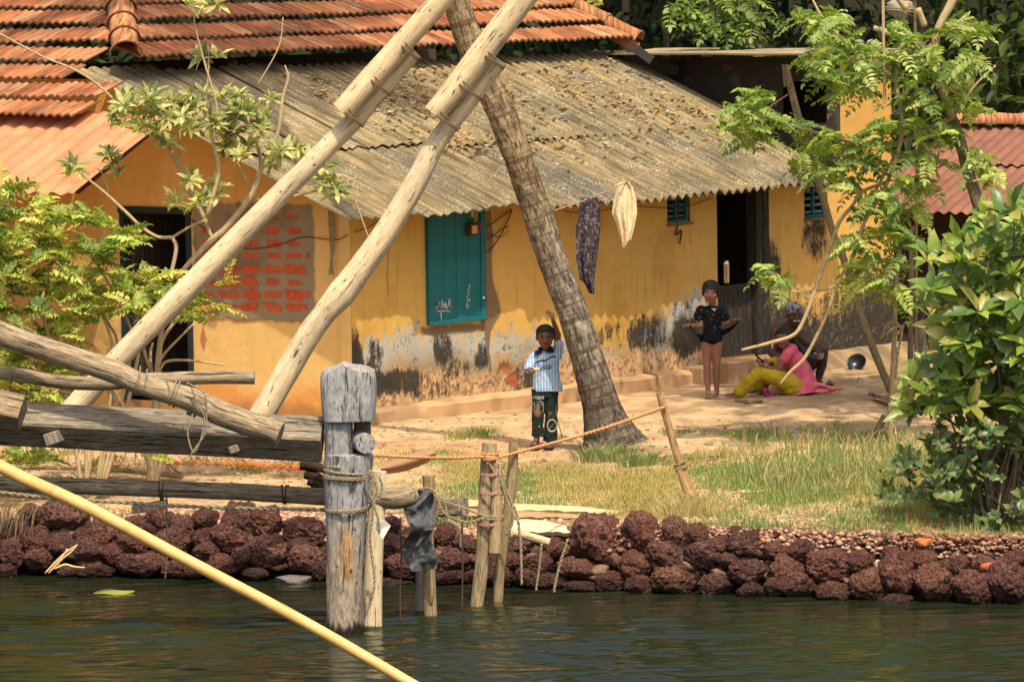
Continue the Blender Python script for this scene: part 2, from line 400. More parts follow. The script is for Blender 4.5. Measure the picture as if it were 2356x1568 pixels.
house = thing('yellow_house', K, 'long low ochre yellow house with red tiled roof and grey corrugated lean-to', 'house')
# ---- front wall (right hand, long)
def paint_front(s, z):
    sz = (s, z)
    n1 = fbm(s * 2.2, z * 2.2, 0, 5, 1); n2 = fbm(s * 9, z * 9, 0, 5, 2); n3 = fbm(s * 30, z * 30, 0, 4, 3); stv = fbm(s * 22, z * 2.2, 0, 5, 4)
    c = np.empty(s.shape + (3,)); c[:] = (.63, .395, .105)
    c = lerp(c, (.50, .26, .05), sst(.55, .75, n1) * .55); c = lerp(c, (.74, .43, .12), sst(.5, .7, fbm(s * 1.1, z * 1.6, 0, 4, 9)) * .5)
    c = lerp(c, (.36, .20, .06), sst(.60, .78, stv) * .30)
    # height of the bare plaster band
    hb = np.interp(s, [0, .6, 1.1, 1.7, 2.0, 2.6, 3.2, 3.6, 4.1, 4.6, 4.9, 5.2, 5.6, 5.85, 6.5, 7, 8, 9.1], [.60, .66, .70, .64, .60, .54, .46, .30, .36, .48, .58, .72, .80, .55, .35, .3, .3, .3])
    edge = hb + (n2 - .5) * .30 + (stv - .5) * .22
    bare = sst(.07, -.05, z - edge + (fbm(s * 14, z * 14, 0, 4, 15) - .5) * .10)
    gry = lerp(np.broadcast_to(np.array([.46, .44, .37]), c.shape), (.27, .22, .13), sst(.25, -.1, z - hb + .30 + (n1 - .5) * .5))
    gry = lerp(gry, (.50, .29, .10), sst(.52, .66, fbm(s * 3, z * 3, 0, 4, 12)) * sst(.55, .3, z) * .8)
    c = lerp(c, gry, bare)
    # lowest zone: dusty orange splash
    low = sst(.34, .16, z + (n1 - .5) * .35 + (n2 - .5) * .2)
    c = lerp(c, (.60, .37, .19), low * .8)
    c = lerp(c, (.74, .47, .25), low * sst(.5, .62, fbm(s * 34, z * 14, 0, 4, 14)) * .6)
    c = lerp(c, (.19, .12, .06), low * sst(.55, .62, n3) * .75)
    # black mould
    def blob(s0, z0, rs, rz, k=1.0):
        d = ((s - s0) / rs) ** 2 + ((z - z0) / rz) ** 2
        return np.clip(1.25 - d, 0, 1) * k
    mo = 0
    for q in ((.05, .42, .16, .40, 1.2), (.32, .50, .18, .22, .7), (.25, .24, .4, .16, 1.0), (.75, .24, .4, .15, 1), (1.35, .48, .2, .2, .9), (1.55, .3, .3, .12, .7), (1.95, .38, .14, .16, .8), (1.2, .12, .5, .12, .6), (2.7, .13, .35, .18, .7),
              (4.0, .42, .5, .22, .6), (4.6, .42, .5, .25, .8), (5.3, .35, .45, .25, 1.0), (5.75, .40, .2, .30, 1.0), (5.2, .6, .3, .2, .5)):
        mo = np.maximum(mo, blob(*q))
    r2 = sst(6.35, 6.75, s)
    mw = np.clip(1.2 - z / (.95 + .25 * np.sin(s * 3.1)), 0, 1) * r2 * .95
    mw = np.maximum(mw, blob(7.55, 1.25, .28, .32, .62)); mw = np.maximum(mw, blob(6.75, .95, .25, .35, .7)); mw = np.maximum(mw, blob(6.62, 1.4, .12, .9, .75))
    fs = fbm(s * 60, z * 9, 0, 4, 6); fg = fbm(s * 75, z * 75, 0, 3, 7)
    mask = sst(.47, .62, mo * .36 + n2 * .25 + stv * .16 + fs * .25 + fg * .20 - .10) * np.clip(mo * 3, 0, 1)
    mask2 = sst(.46, .63, mw * .46 + n2 * .26 + stv * .14 + fs * .26 + fg * .24 - .14) * np.clip(mw * 4, 0, 1)
    # strong streaked silhouettes near the right end
    top = np.interp(s, [8.05, 8.2, 8.35, 8.45, 8.6, 8.75, 8.85, 8.9, 9.1], [.1, .42, .60, .35, .58, .75, .45, .8, .75]) + (stv - .5) * .25 + (fs - .5) * .3
    sil = sst(.02, -.02, z - top) * sst(8.02, 8.1, s) * sst(.05, .2, z + (n2 - .5) * .3)
    c = lerp(c, (.32, .25, .14), sst(.3, .8, mw) * .55); c = lerp(c, (.030, .028, .024), np.clip(np.maximum(mask * .93, np.maximum(mask2 * .95, sil * .93)), 0, 1))
    c = lerp(c, (.24, .21, .15), mask2 * sst(.60, .70, n3) * .35); c = lerp(c, (.03, .028, .024), bare * sst(.60, .70, fg * .6 + n2 * .4) * .75)
    # exposed bricks near the boy
    sb, zb = onW1(1165, 860)
    d = np.minimum(np.hypot((s - sb) / .15, (z - zb - .05) / .055), np.hypot((s - sb - .12) / .10, (z - zb + .06) / .08)) + (n2 - .5) * 2.6 + (n3 - .5) * 1.2
    br = sst(1.0, .9, d); rim = sst(1.35, 1.0, d)
    bj = (np.abs(((z - zb) / .085) % 1 - .5) > .38) | (np.abs(((s + .1 * np.floor((z - zb) / .085)) / .2) % 1 - .5) > .44)
    c = lerp(c, (.16, .12, .08), rim * .6)
    c = lerp(c, np.where(bj[..., None], np.array([.16, .08, .05]), np.array([.42, .10, .04])), br * .9)
    # crack and mortar patch right of the shuttered window
    sc = 2.06 + .02 * np.sin(z * 9) + (n2 - .5) * .05
    w = np.where(z > .45, np.interp(z, [.45, .62, .80, 1.1, 1.9], [.03, .05, .17, .09, .05]), .02)
    cr = sst(1.2, .9, np.abs(s - sc) / w) * sst(.18, .24, z)
    sill = sst(.0, -.02, np.abs(z - .715 + .02 * s) - .05 - (n2 - .5) * .05) * sst(1.0, 1.05, s) * sst(2.16, 2.1, s)
    c = lerp(c, (.17, .12, .07), np.maximum(cr, sill) * .9)
    # hairline left of the window
    c = lerp(c, (.12, .09, .05), sst(.012, .004, np.abs(s - .55 - .01 * np.sin(z * 14))) * sst(1.05, 1.1, z) * .7)
    return c, (-.006 * br - .004 * bare * 1.0 + .004 * (n1 - .5))
NW1 = 0.0125
s_ = np.arange(0, 9.02 + NW1, NW1); z_ = np.arange(-.2, 1.975, NW1)
S, ZZ = np.meshgrid(s_, z_, indexing='ij')
c, d = paint_front(S, ZZ)
cs, cz = (S[:-1, :-1] + S[1:, 1:]) / 2, (ZZ[:-1, :-1] + ZZ[1:, 1:]) / 2
DOOR = (5.82, 6.60, .08, 1.82); W_SM = [(4.98, 5.36, 1.52, 1.80), (7.38, 7.80, 1.44, 1.78)]; WIN = (1.14, 1.92, .77, 1.90)
keep = np.ones(cs.shape, bool)
for (a0, a1, b0, b1) in [DOOR, *W_SM]: keep &= ~((cs > a0) & (cs < a1) & (cz > b0) & (cz < b1))
mb = MB(); mb.grid(Hq(S, -d, ZZ), tc=np.stack([S, ZZ, 0 * S], -1), col=c, mask=keep)
o = mb.build('front_wall', MT['plaster'], house); o['label'] = 'long yellow wall with grey bare band and black mould at its foot'
mb = MB()
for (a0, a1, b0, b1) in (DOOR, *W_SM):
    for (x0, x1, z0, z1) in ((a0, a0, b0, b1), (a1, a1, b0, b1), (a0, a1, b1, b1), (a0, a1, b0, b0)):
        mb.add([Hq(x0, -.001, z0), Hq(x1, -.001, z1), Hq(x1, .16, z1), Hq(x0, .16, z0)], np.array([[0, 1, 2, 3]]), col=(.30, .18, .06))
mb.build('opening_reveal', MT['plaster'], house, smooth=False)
# ---- side wall with the left door and brick panel
def paint_side(t, z):
    n1 = fbm(t * 2.2, z * 2.2, 0, 5, 21); n2 = fbm(t * 9, z * 9, 0, 5, 22); n3 = fbm(t * 30, z * 30, 0, 4, 23); stv = fbm(t * 20, z * 2, 0, 5, 24)
    c = np.empty(t.shape + (3,)); c[:] = (.74, .49, .175)
    c = lerp(c, (.66, .37, .09), sst(1.7, 2.1, z) * .8)  # upper part toned down, eave shade put into the paint
    c = lerp(c, (.80, .52, .20), sst(.5, .7, n1) * .5); c = lerp(c, (.58, .33, .10), sst(.62, .8, stv) * .35)
    c = lerp(c, (.70, .29, .075), sst(.33, .08, z + (n1 - .5) * .5) * .8)
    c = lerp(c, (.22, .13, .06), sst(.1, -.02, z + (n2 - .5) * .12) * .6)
    c = lerp(c, (.50, .25, .06), sst(2.95, 3.3, t) * .5)  # wall past the door coloured darker for the shade under the canopy
    c = lerp(c, (.10, .08, .05), sst(2.6, 2.8, t) * sst(.8, .3, z) * sst(.5, .6, n2) * .7)
    t0, z1 = .44, 1.95; t1, z0 = 1.97, .825
    e = (n2 - .5) * .07
    pan = sst(.012, -.012, np.maximum(np.maximum(t0 - t, t - t1), np.maximum(z0 - z, z - z1)) + e)
    pc = lerp(np.broadcast_to(np.array([.28, .225, .14]), c.shape), (.19, .145, .085), sst(.4, .65, n1)); pc = lerp(pc, (.30, .24, .15), sst(.55, .7, n2) * .6)
    c = lerp(c, pc, pan)
    brm = 0
    cols = [(1400, 110), (1555, 105), (1695, 120), (1850, 112), (1990, 125), (2085, 40)]
    for r, yy in enumerate([75, 172, 262, 342, 437, 525, 608, 692]):
        for k, (xx, w) in enumerate(cols):
            h = [26, 44, 50, 40, 54, 62, 62, 60][r]
            if r == 0 and k < 3: continue
            if k == 5 and r not in (3, 6): continue
            ww = w * random.uniform(.7, 1.05) * (.75 if r < 4 else 1); hh = h * random.uniform(.6, 1.05)
            tc_, zc = onW0(xx * .3609 / 1.0611, (500 + yy * .3609) / 1.0611)
            wt = ww * .45 / 255 / .78 / 2; hz = hh * .42 / 250 / 2
            p = 3.0
            dd = (np.abs((t - tc_) / wt) ** p + np.abs((z - zc) / hz) ** p) ** (1 / p) + (n2 - .5) * .9 + (n3 - .5) * .7
            brm = np.maximum(brm, sst(1.12, .95, dd) * random.uniform(.85, 1))
    bc = lerp(np.broadcast_to(np.array([.52, .105, .04]), c.shape), (.42, .07, .03), sst(.45, .7, n3))
    c = lerp(c, bc, brm * pan)
    # red brick chip beside the door at the panel's foot
    tq, zq = onW0(468, 782); c = lerp(c, (.42, .12, .05), sst(1.1, .8, np.abs(t - tq) / .05 + np.abs(z - zq) / .14 + (n2 - .5)) * .8)
    return c, (-.014 * pan + .012 * brm * pan + .005 * (n1 - .5))
t_ = np.arange(0, 4.9, NW1); zz_ = np.arange(-.2, 3.2, NW1)
T_, Z2 = np.meshgrid(t_, zz_, indexing='ij')
c, d = paint_side(T_, Z2)
ct, cz = (T_[:-1, :-1] + T_[1:, 1:]) / 2, (Z2[:-1, :-1] + Z2[1:, 1:]) / 2
LD = (2.02, 2.93, 0.0, 1.87)
top = np.where(ct < 2.95, zroof(ct) - .05, 3.12)
keep = (cz < top) & ~((ct > LD[0]) & (ct < LD[1]) & (cz > LD[2]) & (cz < LD[3])) & ~((ct > 4.3) & (ct < 4.8) & (cz > 1.05) & (cz < 1.5))
mb = MB(); mb.grid(Hq(-d * -1, T_, Z2), tc=np.stack([T_, Z2, 0 * T_ + 3], -1), col=c, mask=keep)
o = mb.build('side_wall', MT['plaster'], house); o['label'] = 'yellow wall with a patch of bare mortar and red bricks'
# door frame left (teal) and dark leaf half open
mb = MB()
t0, t1, z0, z1 = LD
for (ta, tb, za, zb) in ((t0 - .01, t0 + .05, z0, z1), (t1 - .05, t1 + .01, z0, z1), (t0 - .03, t1 + .03, z1 - .045, z1 + .02)):
    mb.box(Hq(.03, (ta + tb) / 2, (za + zb) / 2), (.055, (tb - ta) / 2, (zb - za) / 2), AX, .006)
fr = mb.build('door_frame', MT['teal_dark'], house, auto=30); fr['label'] = 'teal painted door frame of the left doorway'
mb = MB(); mb.box(Hq(.42, t1 - .10, .93), (.38, .02, .9), AX, .004); mb.build('door', MT['grimy'], fr, auto=30)
# wall below the plane: plinth and steps
mb = MB()
n = 120; ss = np.linspace(-.02, 5.42, n)
prof = [(-.002, .02), (-.10, .012), (-.135, -.02), (-.145, -.16), (-.16, -.35)]
V = np.zeros((n, len(prof), 3)); cc = np.zeros((n, len(prof), 3))
for j, (t, z) in enumerate(prof):
    w = (fbm(ss * 2.5, j, 0, 4, 31) - .5)
    V[:, j] = Hq(ss, t + w * .04, z + w * .03); cc[:, j] = lerp(np.broadcast_to(np.array([.56, .34, .17]), (n, 3)), (.36, .23, .12), sst(.45, .65, fbm(ss * 3, j * .5, 0, 4, 33)))
    cc[:, j] = lerp(cc[:, j], (.09, .06, .035), sst(.58, .66, fbm(ss * 5, j * .7, 0, 4, 35)) * .8 * (ss > 3.0))
mb.grid(V[:, ::-1], col=cc[:, ::-1])
mb.box(Hq(5.62, -.22, -.10), (.17, .20, .19), AX, .02, col=(.38, .24, .12)); mb.box(Hq(5.3, -.14, -.12), (.12, .13, .17), AX, .02, col=(.3, .2, .12))
mb.build('plinth', MT['plaster'], house, auto=40)
mb = MB(); mb.box(Hq(6.3, -.12, -.0), (.52, .14, .07), AX, .015, col=(.30, .18, .09)); mb.box(Hq(6.35, -.20, -.12), (.6, .34, .075), AX, .02, col=(.17, .13, .095))
mb.build('door_step', MT['plaster'], house, auto=40)
mb = MB(); n = 80; ss = np.linspace(6.9, 9.15, n); V = np.zeros((n, 4, 3)); cc = np.zeros((n, 4, 3))
for j, (t, z) in enumerate([(-.002, .03), (-.12, .02), (-.34, -.11), (-.5, -.2)]):
    w = fbm(ss * 2, j, 0, 4, 41) - .5; V[:, j] = Hq(ss, t + w * .08, z + w * .05); cc[:, j] = lerp(np.broadcast_to(np.array([.36, .24, .13]), (n, 3)), (.20, .14, .08), sst(.4, .6, fbm(ss * 4, j, 0, 3, 43)))
mb.grid(V[:, ::-1], col=cc[:, ::-1]); mb.build('earth_skirt', MT['plaster'], house)
# right doorway: half door, post, frame
a0, a1, b0, b1 = DOOR
mb = MB(); sh, zh = onW1(1690, 655)
for k in range(4):
    w = (a1 - .14 - a0) / 4; mb.box(Hq(a0 + w * (k + .5), .05, (b0 + zh) / 2), (w / 2 - .003, .018, (zh - b0) / 2), AX, .004)
hd = mb.build('half_door', MT['grimy'], house, auto=30); hd['label'] = 'closed lower half door of dark grimy boards'
mb = MB(); mb.box(Hq(a1 - .08, .03, (b0 + b1) / 2), (.055, .07, (b1 - b0) / 2), AX, .006); mb.box(Hq(a1 + .03, .0, (b0 + b1) / 2 - .0), (.05, .05, (b1 - b0) / 2), AX, .008)
mb.box(Hq((a0 + a1) / 2, .05, b1 - .025), ((a1 - a0) / 2, .05, .03), AX, .005)
mb.build('door_post', MT['grimy'], house, auto=30)
# teal shuttered window
def tk(mbx, a0, a1, b0, b1, t, th, bev=.006): mbx.box(Hq((a0 + a1) / 2, t, (b0 + b1) / 2), ((a1 - a0) / 2, th, (b1 - b0) / 2), AX, bev)
s0, s1, z0, z1 = WIN
mb = MB(); tk(mb, s0 - .03, s0 + .02, z0 - .02, z1, -.02, .03); tk(mb, s1 - .02, s1 + .05, z0 - .02, z1, -.02, .035); tk(mb, s0 + .021, s1 - .021, z0 - .03, z0 + .02, -.02, .03)
wf = mb.build('window_frame', MT['teal'], house, auto=30)
for k, (q0, q1) in enumerate(((s0 + .022, (s0 + s1) / 2 - .003), ((s0 + s1) / 2 + .003, s1 - .022))):
    mb = MB(); tk(mb, q0, (q0 + q1) / 2 - .002, z0 + .022, z1, -.028, .012, .003); tk(mb, (q0 + q1) / 2 + .002, q1, z0 + .022, z1, -.028, .012, .003)
    sh = mb.build('shutter', MT['teal'], wf, auto=30)
    # chalk scribbles copied from the shutters
    ch = MB()
    def stroke(pts, x0, y0, sc):
        pp = []
        for (x, y) in pts:
            u, v = (800 + (x0 + x * sc) * .3609) / 1.0611, (500 + (y0 + y * sc) * .3609) / 1.0611
            q = onW1(u, v, -.042); pp.append(Hq(q[0], -.0425, q[1]))
        ch.tube(pp, .0035, 5, col=(1, 1, 1))
    if k == 0:
        stroke([(0, 60), (8, 20), (12, 62), (22, 18), (28, 64), (40, 0), (42, 60)], 735, 640, 1); stroke([(30, 70), (34, 120)], 735, 660, 1)
        stroke([(28, 55), (45, 30), (50, 70)], 750, 630, 1); stroke([(0, 60), (4, 20), (10, 55)], 785, 640, 1); stroke([(0, 50), (8, 30), (18, 40), (8, 62), (0, 50)], 796, 640, 1); stroke([(0, 60), (8, 10), (20, 30), (10, 40), (18, 66)], 815, 625, 1); stroke([(0, 60), (30, 66), (60, 58), (95, 70)], 737, 655, 1)
    else:
        stroke([(10, 150), (0, 130), (8, 112), (18, 120), (14, 150)], 935, 550, 1); stroke([(6, 100), (14, 80), (2, 70), (16, 55)], 938, 555, 1); stroke([(8, 40), (20, 30), (10, 14), (24, 0), (16, -15), (28, -18)], 936, 560, 1); stroke([(0, 80), (16, 90), (26, 70)], 940, 560, 1)
    ch.build('chalk_writing', flat('chalk', (.62, .66, .64), .9, .1), sh)
mb = MB(); q = onW1(1068, 655); mb.box(Hq(s0 + .08, -.05, .93), (.02, .006, .025), AX, .004); mb.box(Hq(s1 + .02, -.062, .98), (.025, .01, .03), AX, .004); mb.build('latch', MT['steel'], wf)
mb = MB(); q = onW1(1074, 527); mb.box(Hq(q[0] - .01, -.075, q[1]), (.065, .028, .06), AX, .006, col=(.10, .035, .02)); mb.box(Hq(q[0] - .01, -.106, q[1]), (.042, .004, .04), AX, .003, col=(.55, .40, .20))
mb.box(Hq(q[0] + .10, -.05, q[1] + .02), (.03, .03, .05), AX, .01, col=(.20, .03, .05)); mb.box(Hq(q[0] + .07, -.04, q[1] + .14), (.03, .02, .09), AX, .004, col=(.35, .22, .08)); mb.box(Hq(q[0] + .02, -.05, q[1] + .15), (.012, .012, .035), AX, .004, col=(.6, .55, .45))
mb.build('switch_box', MT['vcol'], house, auto=30)
# wires on the wall
def wire(name, pts, w=3.0, t=-.02, mat='rope_dk', lab=None):
    mb = MB(); pp = [Hq(*((q := onW1(u, v, t))[0], t - .01 * (i % 2), q[1])) for i, (u, v) in enumerate(pts)]
    mb.tube(pp, w / 2 / 255, 5, sub=4); return mb.build(name, MT[mat], house)
wire('wire', [(1098, 500), (1104, 530), (1125, 520), (1150, 500), (1178, 482)]); wire('wire', [(1085, 560), (1105, 585), (1140, 560), (1165, 510), (1178, 482)])
wire('wire', [(1085, 545), (1120, 550), (1150, 530), (1168, 520)]); wire('wire', [(1100, 500), (1112, 530), (1150, 545), (1170, 530)], 2)
wire('wire', [(815, 535), (850, 520), (880, 500), (905, 480)], 2.5); wire('wire', [(1260, 470), (1330, 490), (1450, 475), (1560, 478), (1640, 455)], 2.0)
wire('wire', [(1560, 515), (1553, 540), (1568, 530), (1562, 560)], 5); wire('wire', [(1558, 440), (1560, 480), (1556, 516)], 3)
mb = MB(); pp = [Hq(-.02, *onW0(u, v, -.02)) for u, v in [(440, 505), (470, 525), (520, 560), (580, 572), (650, 560), (700, 545), (770, 552), (800, 540)]]; mb.tube(pp, .005, 5, sub=5); mb.build('wire', MT['rope_dk'], house)
# small louvred windows
for (a0, a1, b0, b1) in W_SM:
    mb = MB()
    tk(mb, a0, a0 + .035, b0, b1, .05, .03); tk(mb, a1 - .035, a1, b0, b1, .05, .03); tk(mb, a0 + .036, a1 - .036, b0, b0 + .035, .05, .03); tk(mb, (a0 + a1) / 2 - .015, (a0 + a1) / 2 + .015, b0 + .036, b1, .05, .02)
    wf = mb.build('window_frame', MT['teal'], house, auto=30)
    mb = MB()
    for k in range(4):
        zc = b0 + .06 + k * (b1 - b0 - .05) / 4
        for (q0, q1) in ((a0 + .036, (a0 + a1) / 2 - .016), ((a0 + a1) / 2 + .016, a1 - .036)): mb.box(Hq((q0 + q1) / 2, .06, zc), ((q1 - q0) / 2, .006, .014), AX, .002, col=(1, 1, 1))
    mb.build('louvre', flat('louvre_grey', (.16, .20, .19), .7, .3), wf)
    mb = MB(); tk(mb, a0 - .02, a1 + .02, b0 - .025, b0 - .002, -.01, .03); mb.build('window_sill', flat('sill_cement', (.22, .17, .10), .9, .3), wf)
# interior and hidden walls
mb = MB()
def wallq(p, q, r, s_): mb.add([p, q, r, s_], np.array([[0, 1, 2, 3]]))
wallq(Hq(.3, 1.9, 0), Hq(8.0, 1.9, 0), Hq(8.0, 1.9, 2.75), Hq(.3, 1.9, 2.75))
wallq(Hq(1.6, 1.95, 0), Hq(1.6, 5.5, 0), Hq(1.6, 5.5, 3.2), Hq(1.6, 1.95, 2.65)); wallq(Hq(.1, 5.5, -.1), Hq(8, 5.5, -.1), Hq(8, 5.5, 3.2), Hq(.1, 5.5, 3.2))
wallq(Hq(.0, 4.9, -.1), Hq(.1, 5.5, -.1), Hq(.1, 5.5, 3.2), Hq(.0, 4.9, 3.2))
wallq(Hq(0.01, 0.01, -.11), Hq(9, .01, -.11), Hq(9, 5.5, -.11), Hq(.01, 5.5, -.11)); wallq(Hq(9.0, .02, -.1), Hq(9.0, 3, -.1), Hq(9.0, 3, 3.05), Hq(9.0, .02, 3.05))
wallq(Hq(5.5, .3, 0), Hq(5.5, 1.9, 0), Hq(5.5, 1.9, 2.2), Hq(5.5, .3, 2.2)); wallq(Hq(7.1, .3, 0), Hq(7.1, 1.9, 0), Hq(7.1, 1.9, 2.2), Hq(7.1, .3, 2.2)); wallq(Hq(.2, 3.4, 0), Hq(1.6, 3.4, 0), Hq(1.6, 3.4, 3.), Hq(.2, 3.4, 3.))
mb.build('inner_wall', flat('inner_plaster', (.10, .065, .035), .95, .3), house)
# ---- roofs
def slab(mb, V, off, tc=None, col=None):
    """thin shell: V (n,m,3) top grid, off vector down"""
    n, m = V.shape[:2]; mb.grid(V, tc, col); W = V + off; mb.grid(W[:, ::-1], None if tc is None else tc[:, ::-1], None if col is None else col[:, ::-1])
    for E in ((V[:, 0], W[:, 0]), (W[:, -1], V[:, -1]), (W[0], V[0]), (V[-1], W[-1])):
        g = np.stack(E, 1); mb.grid(g, None if tc is None else np.zeros(g.shape), None if col is None else np.broadcast_to(col.reshape(-1, 3).mean(0) * .8, g.shape))
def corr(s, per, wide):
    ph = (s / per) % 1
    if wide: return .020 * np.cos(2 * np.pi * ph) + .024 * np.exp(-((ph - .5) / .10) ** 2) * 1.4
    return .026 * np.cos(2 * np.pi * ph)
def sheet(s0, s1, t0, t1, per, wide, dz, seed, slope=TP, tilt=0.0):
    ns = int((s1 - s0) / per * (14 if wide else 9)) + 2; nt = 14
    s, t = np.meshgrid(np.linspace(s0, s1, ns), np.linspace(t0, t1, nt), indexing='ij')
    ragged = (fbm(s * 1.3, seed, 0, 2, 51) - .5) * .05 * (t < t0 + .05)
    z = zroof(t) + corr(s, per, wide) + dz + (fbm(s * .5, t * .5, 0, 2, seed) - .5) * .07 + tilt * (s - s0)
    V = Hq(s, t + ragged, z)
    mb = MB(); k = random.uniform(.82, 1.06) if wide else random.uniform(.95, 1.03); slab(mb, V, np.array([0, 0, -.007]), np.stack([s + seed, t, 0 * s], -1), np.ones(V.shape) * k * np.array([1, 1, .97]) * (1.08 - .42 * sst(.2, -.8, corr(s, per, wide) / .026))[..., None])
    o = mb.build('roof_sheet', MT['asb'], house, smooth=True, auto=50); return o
TS = [onW1(1250, 305)[0]]
def tseam(s): return .88
# wide profile sheets (left)
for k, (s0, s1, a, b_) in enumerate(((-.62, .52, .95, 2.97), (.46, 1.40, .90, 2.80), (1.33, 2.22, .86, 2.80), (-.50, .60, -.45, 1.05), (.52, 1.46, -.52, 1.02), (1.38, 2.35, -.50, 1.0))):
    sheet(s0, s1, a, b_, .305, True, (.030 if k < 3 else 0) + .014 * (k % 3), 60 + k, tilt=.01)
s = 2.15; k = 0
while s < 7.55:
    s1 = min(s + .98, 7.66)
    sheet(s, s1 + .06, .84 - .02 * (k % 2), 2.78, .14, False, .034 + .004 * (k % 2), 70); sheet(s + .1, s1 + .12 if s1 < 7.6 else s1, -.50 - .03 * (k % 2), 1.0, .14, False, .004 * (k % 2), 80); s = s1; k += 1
# clay tiles
QT = .50
def tile_row(name, s0, s1, r0, ex, base, up, across, seed, par, wav=.0):
    """row of tiles: across = unit along the row, up = plan direction up-slope"""
    L_ = s1 - s0; ns = int(L_ / .0146) + 2
    x = np.linspace(s0, s1, ns); yv = np.array([0, .02, .2, ex + .03])
    X, Y = np.meshgrid(x, yv, indexing='ij')
    prof = .015 * np.abs(np.cos(np.pi * X / .105)) ** .7 + .006 * np.cos(2 * np.pi * X / .105)
    tid = np.floor(X / .21); jit = (_h(tid, tid * 0 + seed, tid * 0, 5) - .5)
    lift = np.interp(Y, [0, ex + .03], [.075, .012])
    z = QT * (r0 + Y) + lift + prof + jit * .012 + (fbm(X * .6, seed * 2.0, 0, 3, 7) - .5) * .05
    V = base + across * X[..., None] + up * (r0 + Y + jit * .02)[..., None] + Z * z[..., None]
    pal = np.array([[.56, .21, .085], [.48, .165, .07], [.62, .28, .12], [.42, .145, .065], [.54, .26, .13]])
    ci = (_h(tid, tid * 0 + seed, tid * 0, 9) * 4.99).astype(int); c = pal[ci] * (1 - .25 * (_h(tid, tid * 0, tid * 0 + seed, 11))[..., None])
    c = lerp(c, (.018, .013, .011), (Y < .015) * .97)  # lower lips blackened: mould, plus painted shade of the gap beneath
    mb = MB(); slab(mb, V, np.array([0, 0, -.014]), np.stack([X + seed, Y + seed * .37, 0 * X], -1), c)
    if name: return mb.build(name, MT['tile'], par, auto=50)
    return mb
rf = MB()
hb = PL(290, 135, K + B * 2.6, B); hs, ht, hz = inv(hb)
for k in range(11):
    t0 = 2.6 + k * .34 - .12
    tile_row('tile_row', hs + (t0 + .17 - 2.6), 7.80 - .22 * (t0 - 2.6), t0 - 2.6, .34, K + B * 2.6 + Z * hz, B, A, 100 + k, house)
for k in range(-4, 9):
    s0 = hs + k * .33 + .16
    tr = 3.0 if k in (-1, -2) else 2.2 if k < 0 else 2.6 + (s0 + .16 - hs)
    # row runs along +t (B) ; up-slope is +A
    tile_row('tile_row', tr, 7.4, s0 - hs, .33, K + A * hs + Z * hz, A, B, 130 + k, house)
def caps(name, p, q, r=.11, L_=.42, mat='tile', col=(.62, .27, .11), par=house, n=None):
    p, q = np.asarray(p, float), np.asarray(q, float); d = q - p; l = np.linalg.norm(d); d /= l; m = int(l / L_)
    side = np.cross(d, Z); side /= np.linalg.norm(side); upv = np.cross(side, d)
    for i in range(m + 1):
        a0 = p + d * (i * L_ - .03); a1 = p + d * ((i + 1) * L_ + .03); k = random.uniform(.85, 1.1)
        th = np.linspace(-.1, np.pi + .1, 13); V = np.zeros((6, 13, 3))
        for j, f in enumerate((0, .06, .1, .5, .95, 1)):
            rr = r * (1.22 if f < .09 else 1.12 if f < .3 else 1.0) ; c0 = a0 * (1 - f) + a1 * f
            V[j] = c0 + (np.cos(th) * rr * 1.15)[:, None] * side + (np.sin(th) * rr)[:, None] * upv
        mb = MB(); slab(mb, V[::-1], upv * -.015, V[::-1] - p, np.broadcast_to(np.array(col) * k, V.shape).copy()); mb.build(name, MT[mat], par, auto=45)
caps('hip_tile', hb + np.array([0, 0, .06]) - (A + B) * .05, hb + (A + B) * 3.0 + Z * (QT * 3.0 + .06), .115)
tr_ = K + A * 7.80 + B * 2.5 + Z * (hz + .0); tr2 = K + A * (7.80 - .22 * 3.6) + B * 6.1 + Z * (hz + QT * 3.6 + .02)
caps('ridge_tile', tr_, tr2, .075)
mb = MB(); mb.box((tr_ + tr2) / 2 + A * .0 - Z * .12, (.02, np.linalg.norm(tr2 - tr_) / 2, .06), [A, (tr2 - tr_) / np.linalg.norm(tr2 - tr_), np.cross(A, (tr2 - tr_) / np.linalg.norm(tr2 - tr_))], .004, col=(.45, .22, .10)); mb.build('barge_board', MT['vcol'], house)
# red metal sheet over the left door
def metal(name, mat, base, across, up, x0, x1, r0, r1, q, per, amp, lip=0.0, seed=0, par=house, nr=10):
    ns = int((x1 - x0) / per * 8) + 2; x, r = np.meshgrid(np.linspace(x0, x1, ns), np.linspace(r0, r1, nr), indexing='ij')
    z = q * r + amp * np.cos(2 * np.pi * x / per) + (fbm(x * .9, r * .9, 0, 2, seed) - .5) * .05
    V = base + across * x[..., None] + up * r[..., None] + Z * z[..., None]
    mb = MB(); slab(mb, V, np.array([0, 0, -.004]), np.stack([x, r, 0 * x], -1)); return mb.build(name, MT[mat], par, auto=60)
m0 = metal('metal_roof_sheet', 'sheet_red', K + A * hs + Z * (hz - .05), B, A, 1.22, 6.5, -2.25, -.85, QT, .21, .014, seed=3)
m0['label'] = 'faded red corrugated metal canopy over the left doorway'
mb = MB(); e = Hq(hs - 2.2, 1.26, hz - .08 - 2.2 * QT)
mb.box(Hq(-1.72, 1.29, 2.50), (.72, .02, .03), [(A + Z * QT) / math.hypot(1, QT), B, np.cross(A + Z * QT, B)], .004, col=(.16, .07, .05)); mb.build('rafter', MT['vcol'], house)
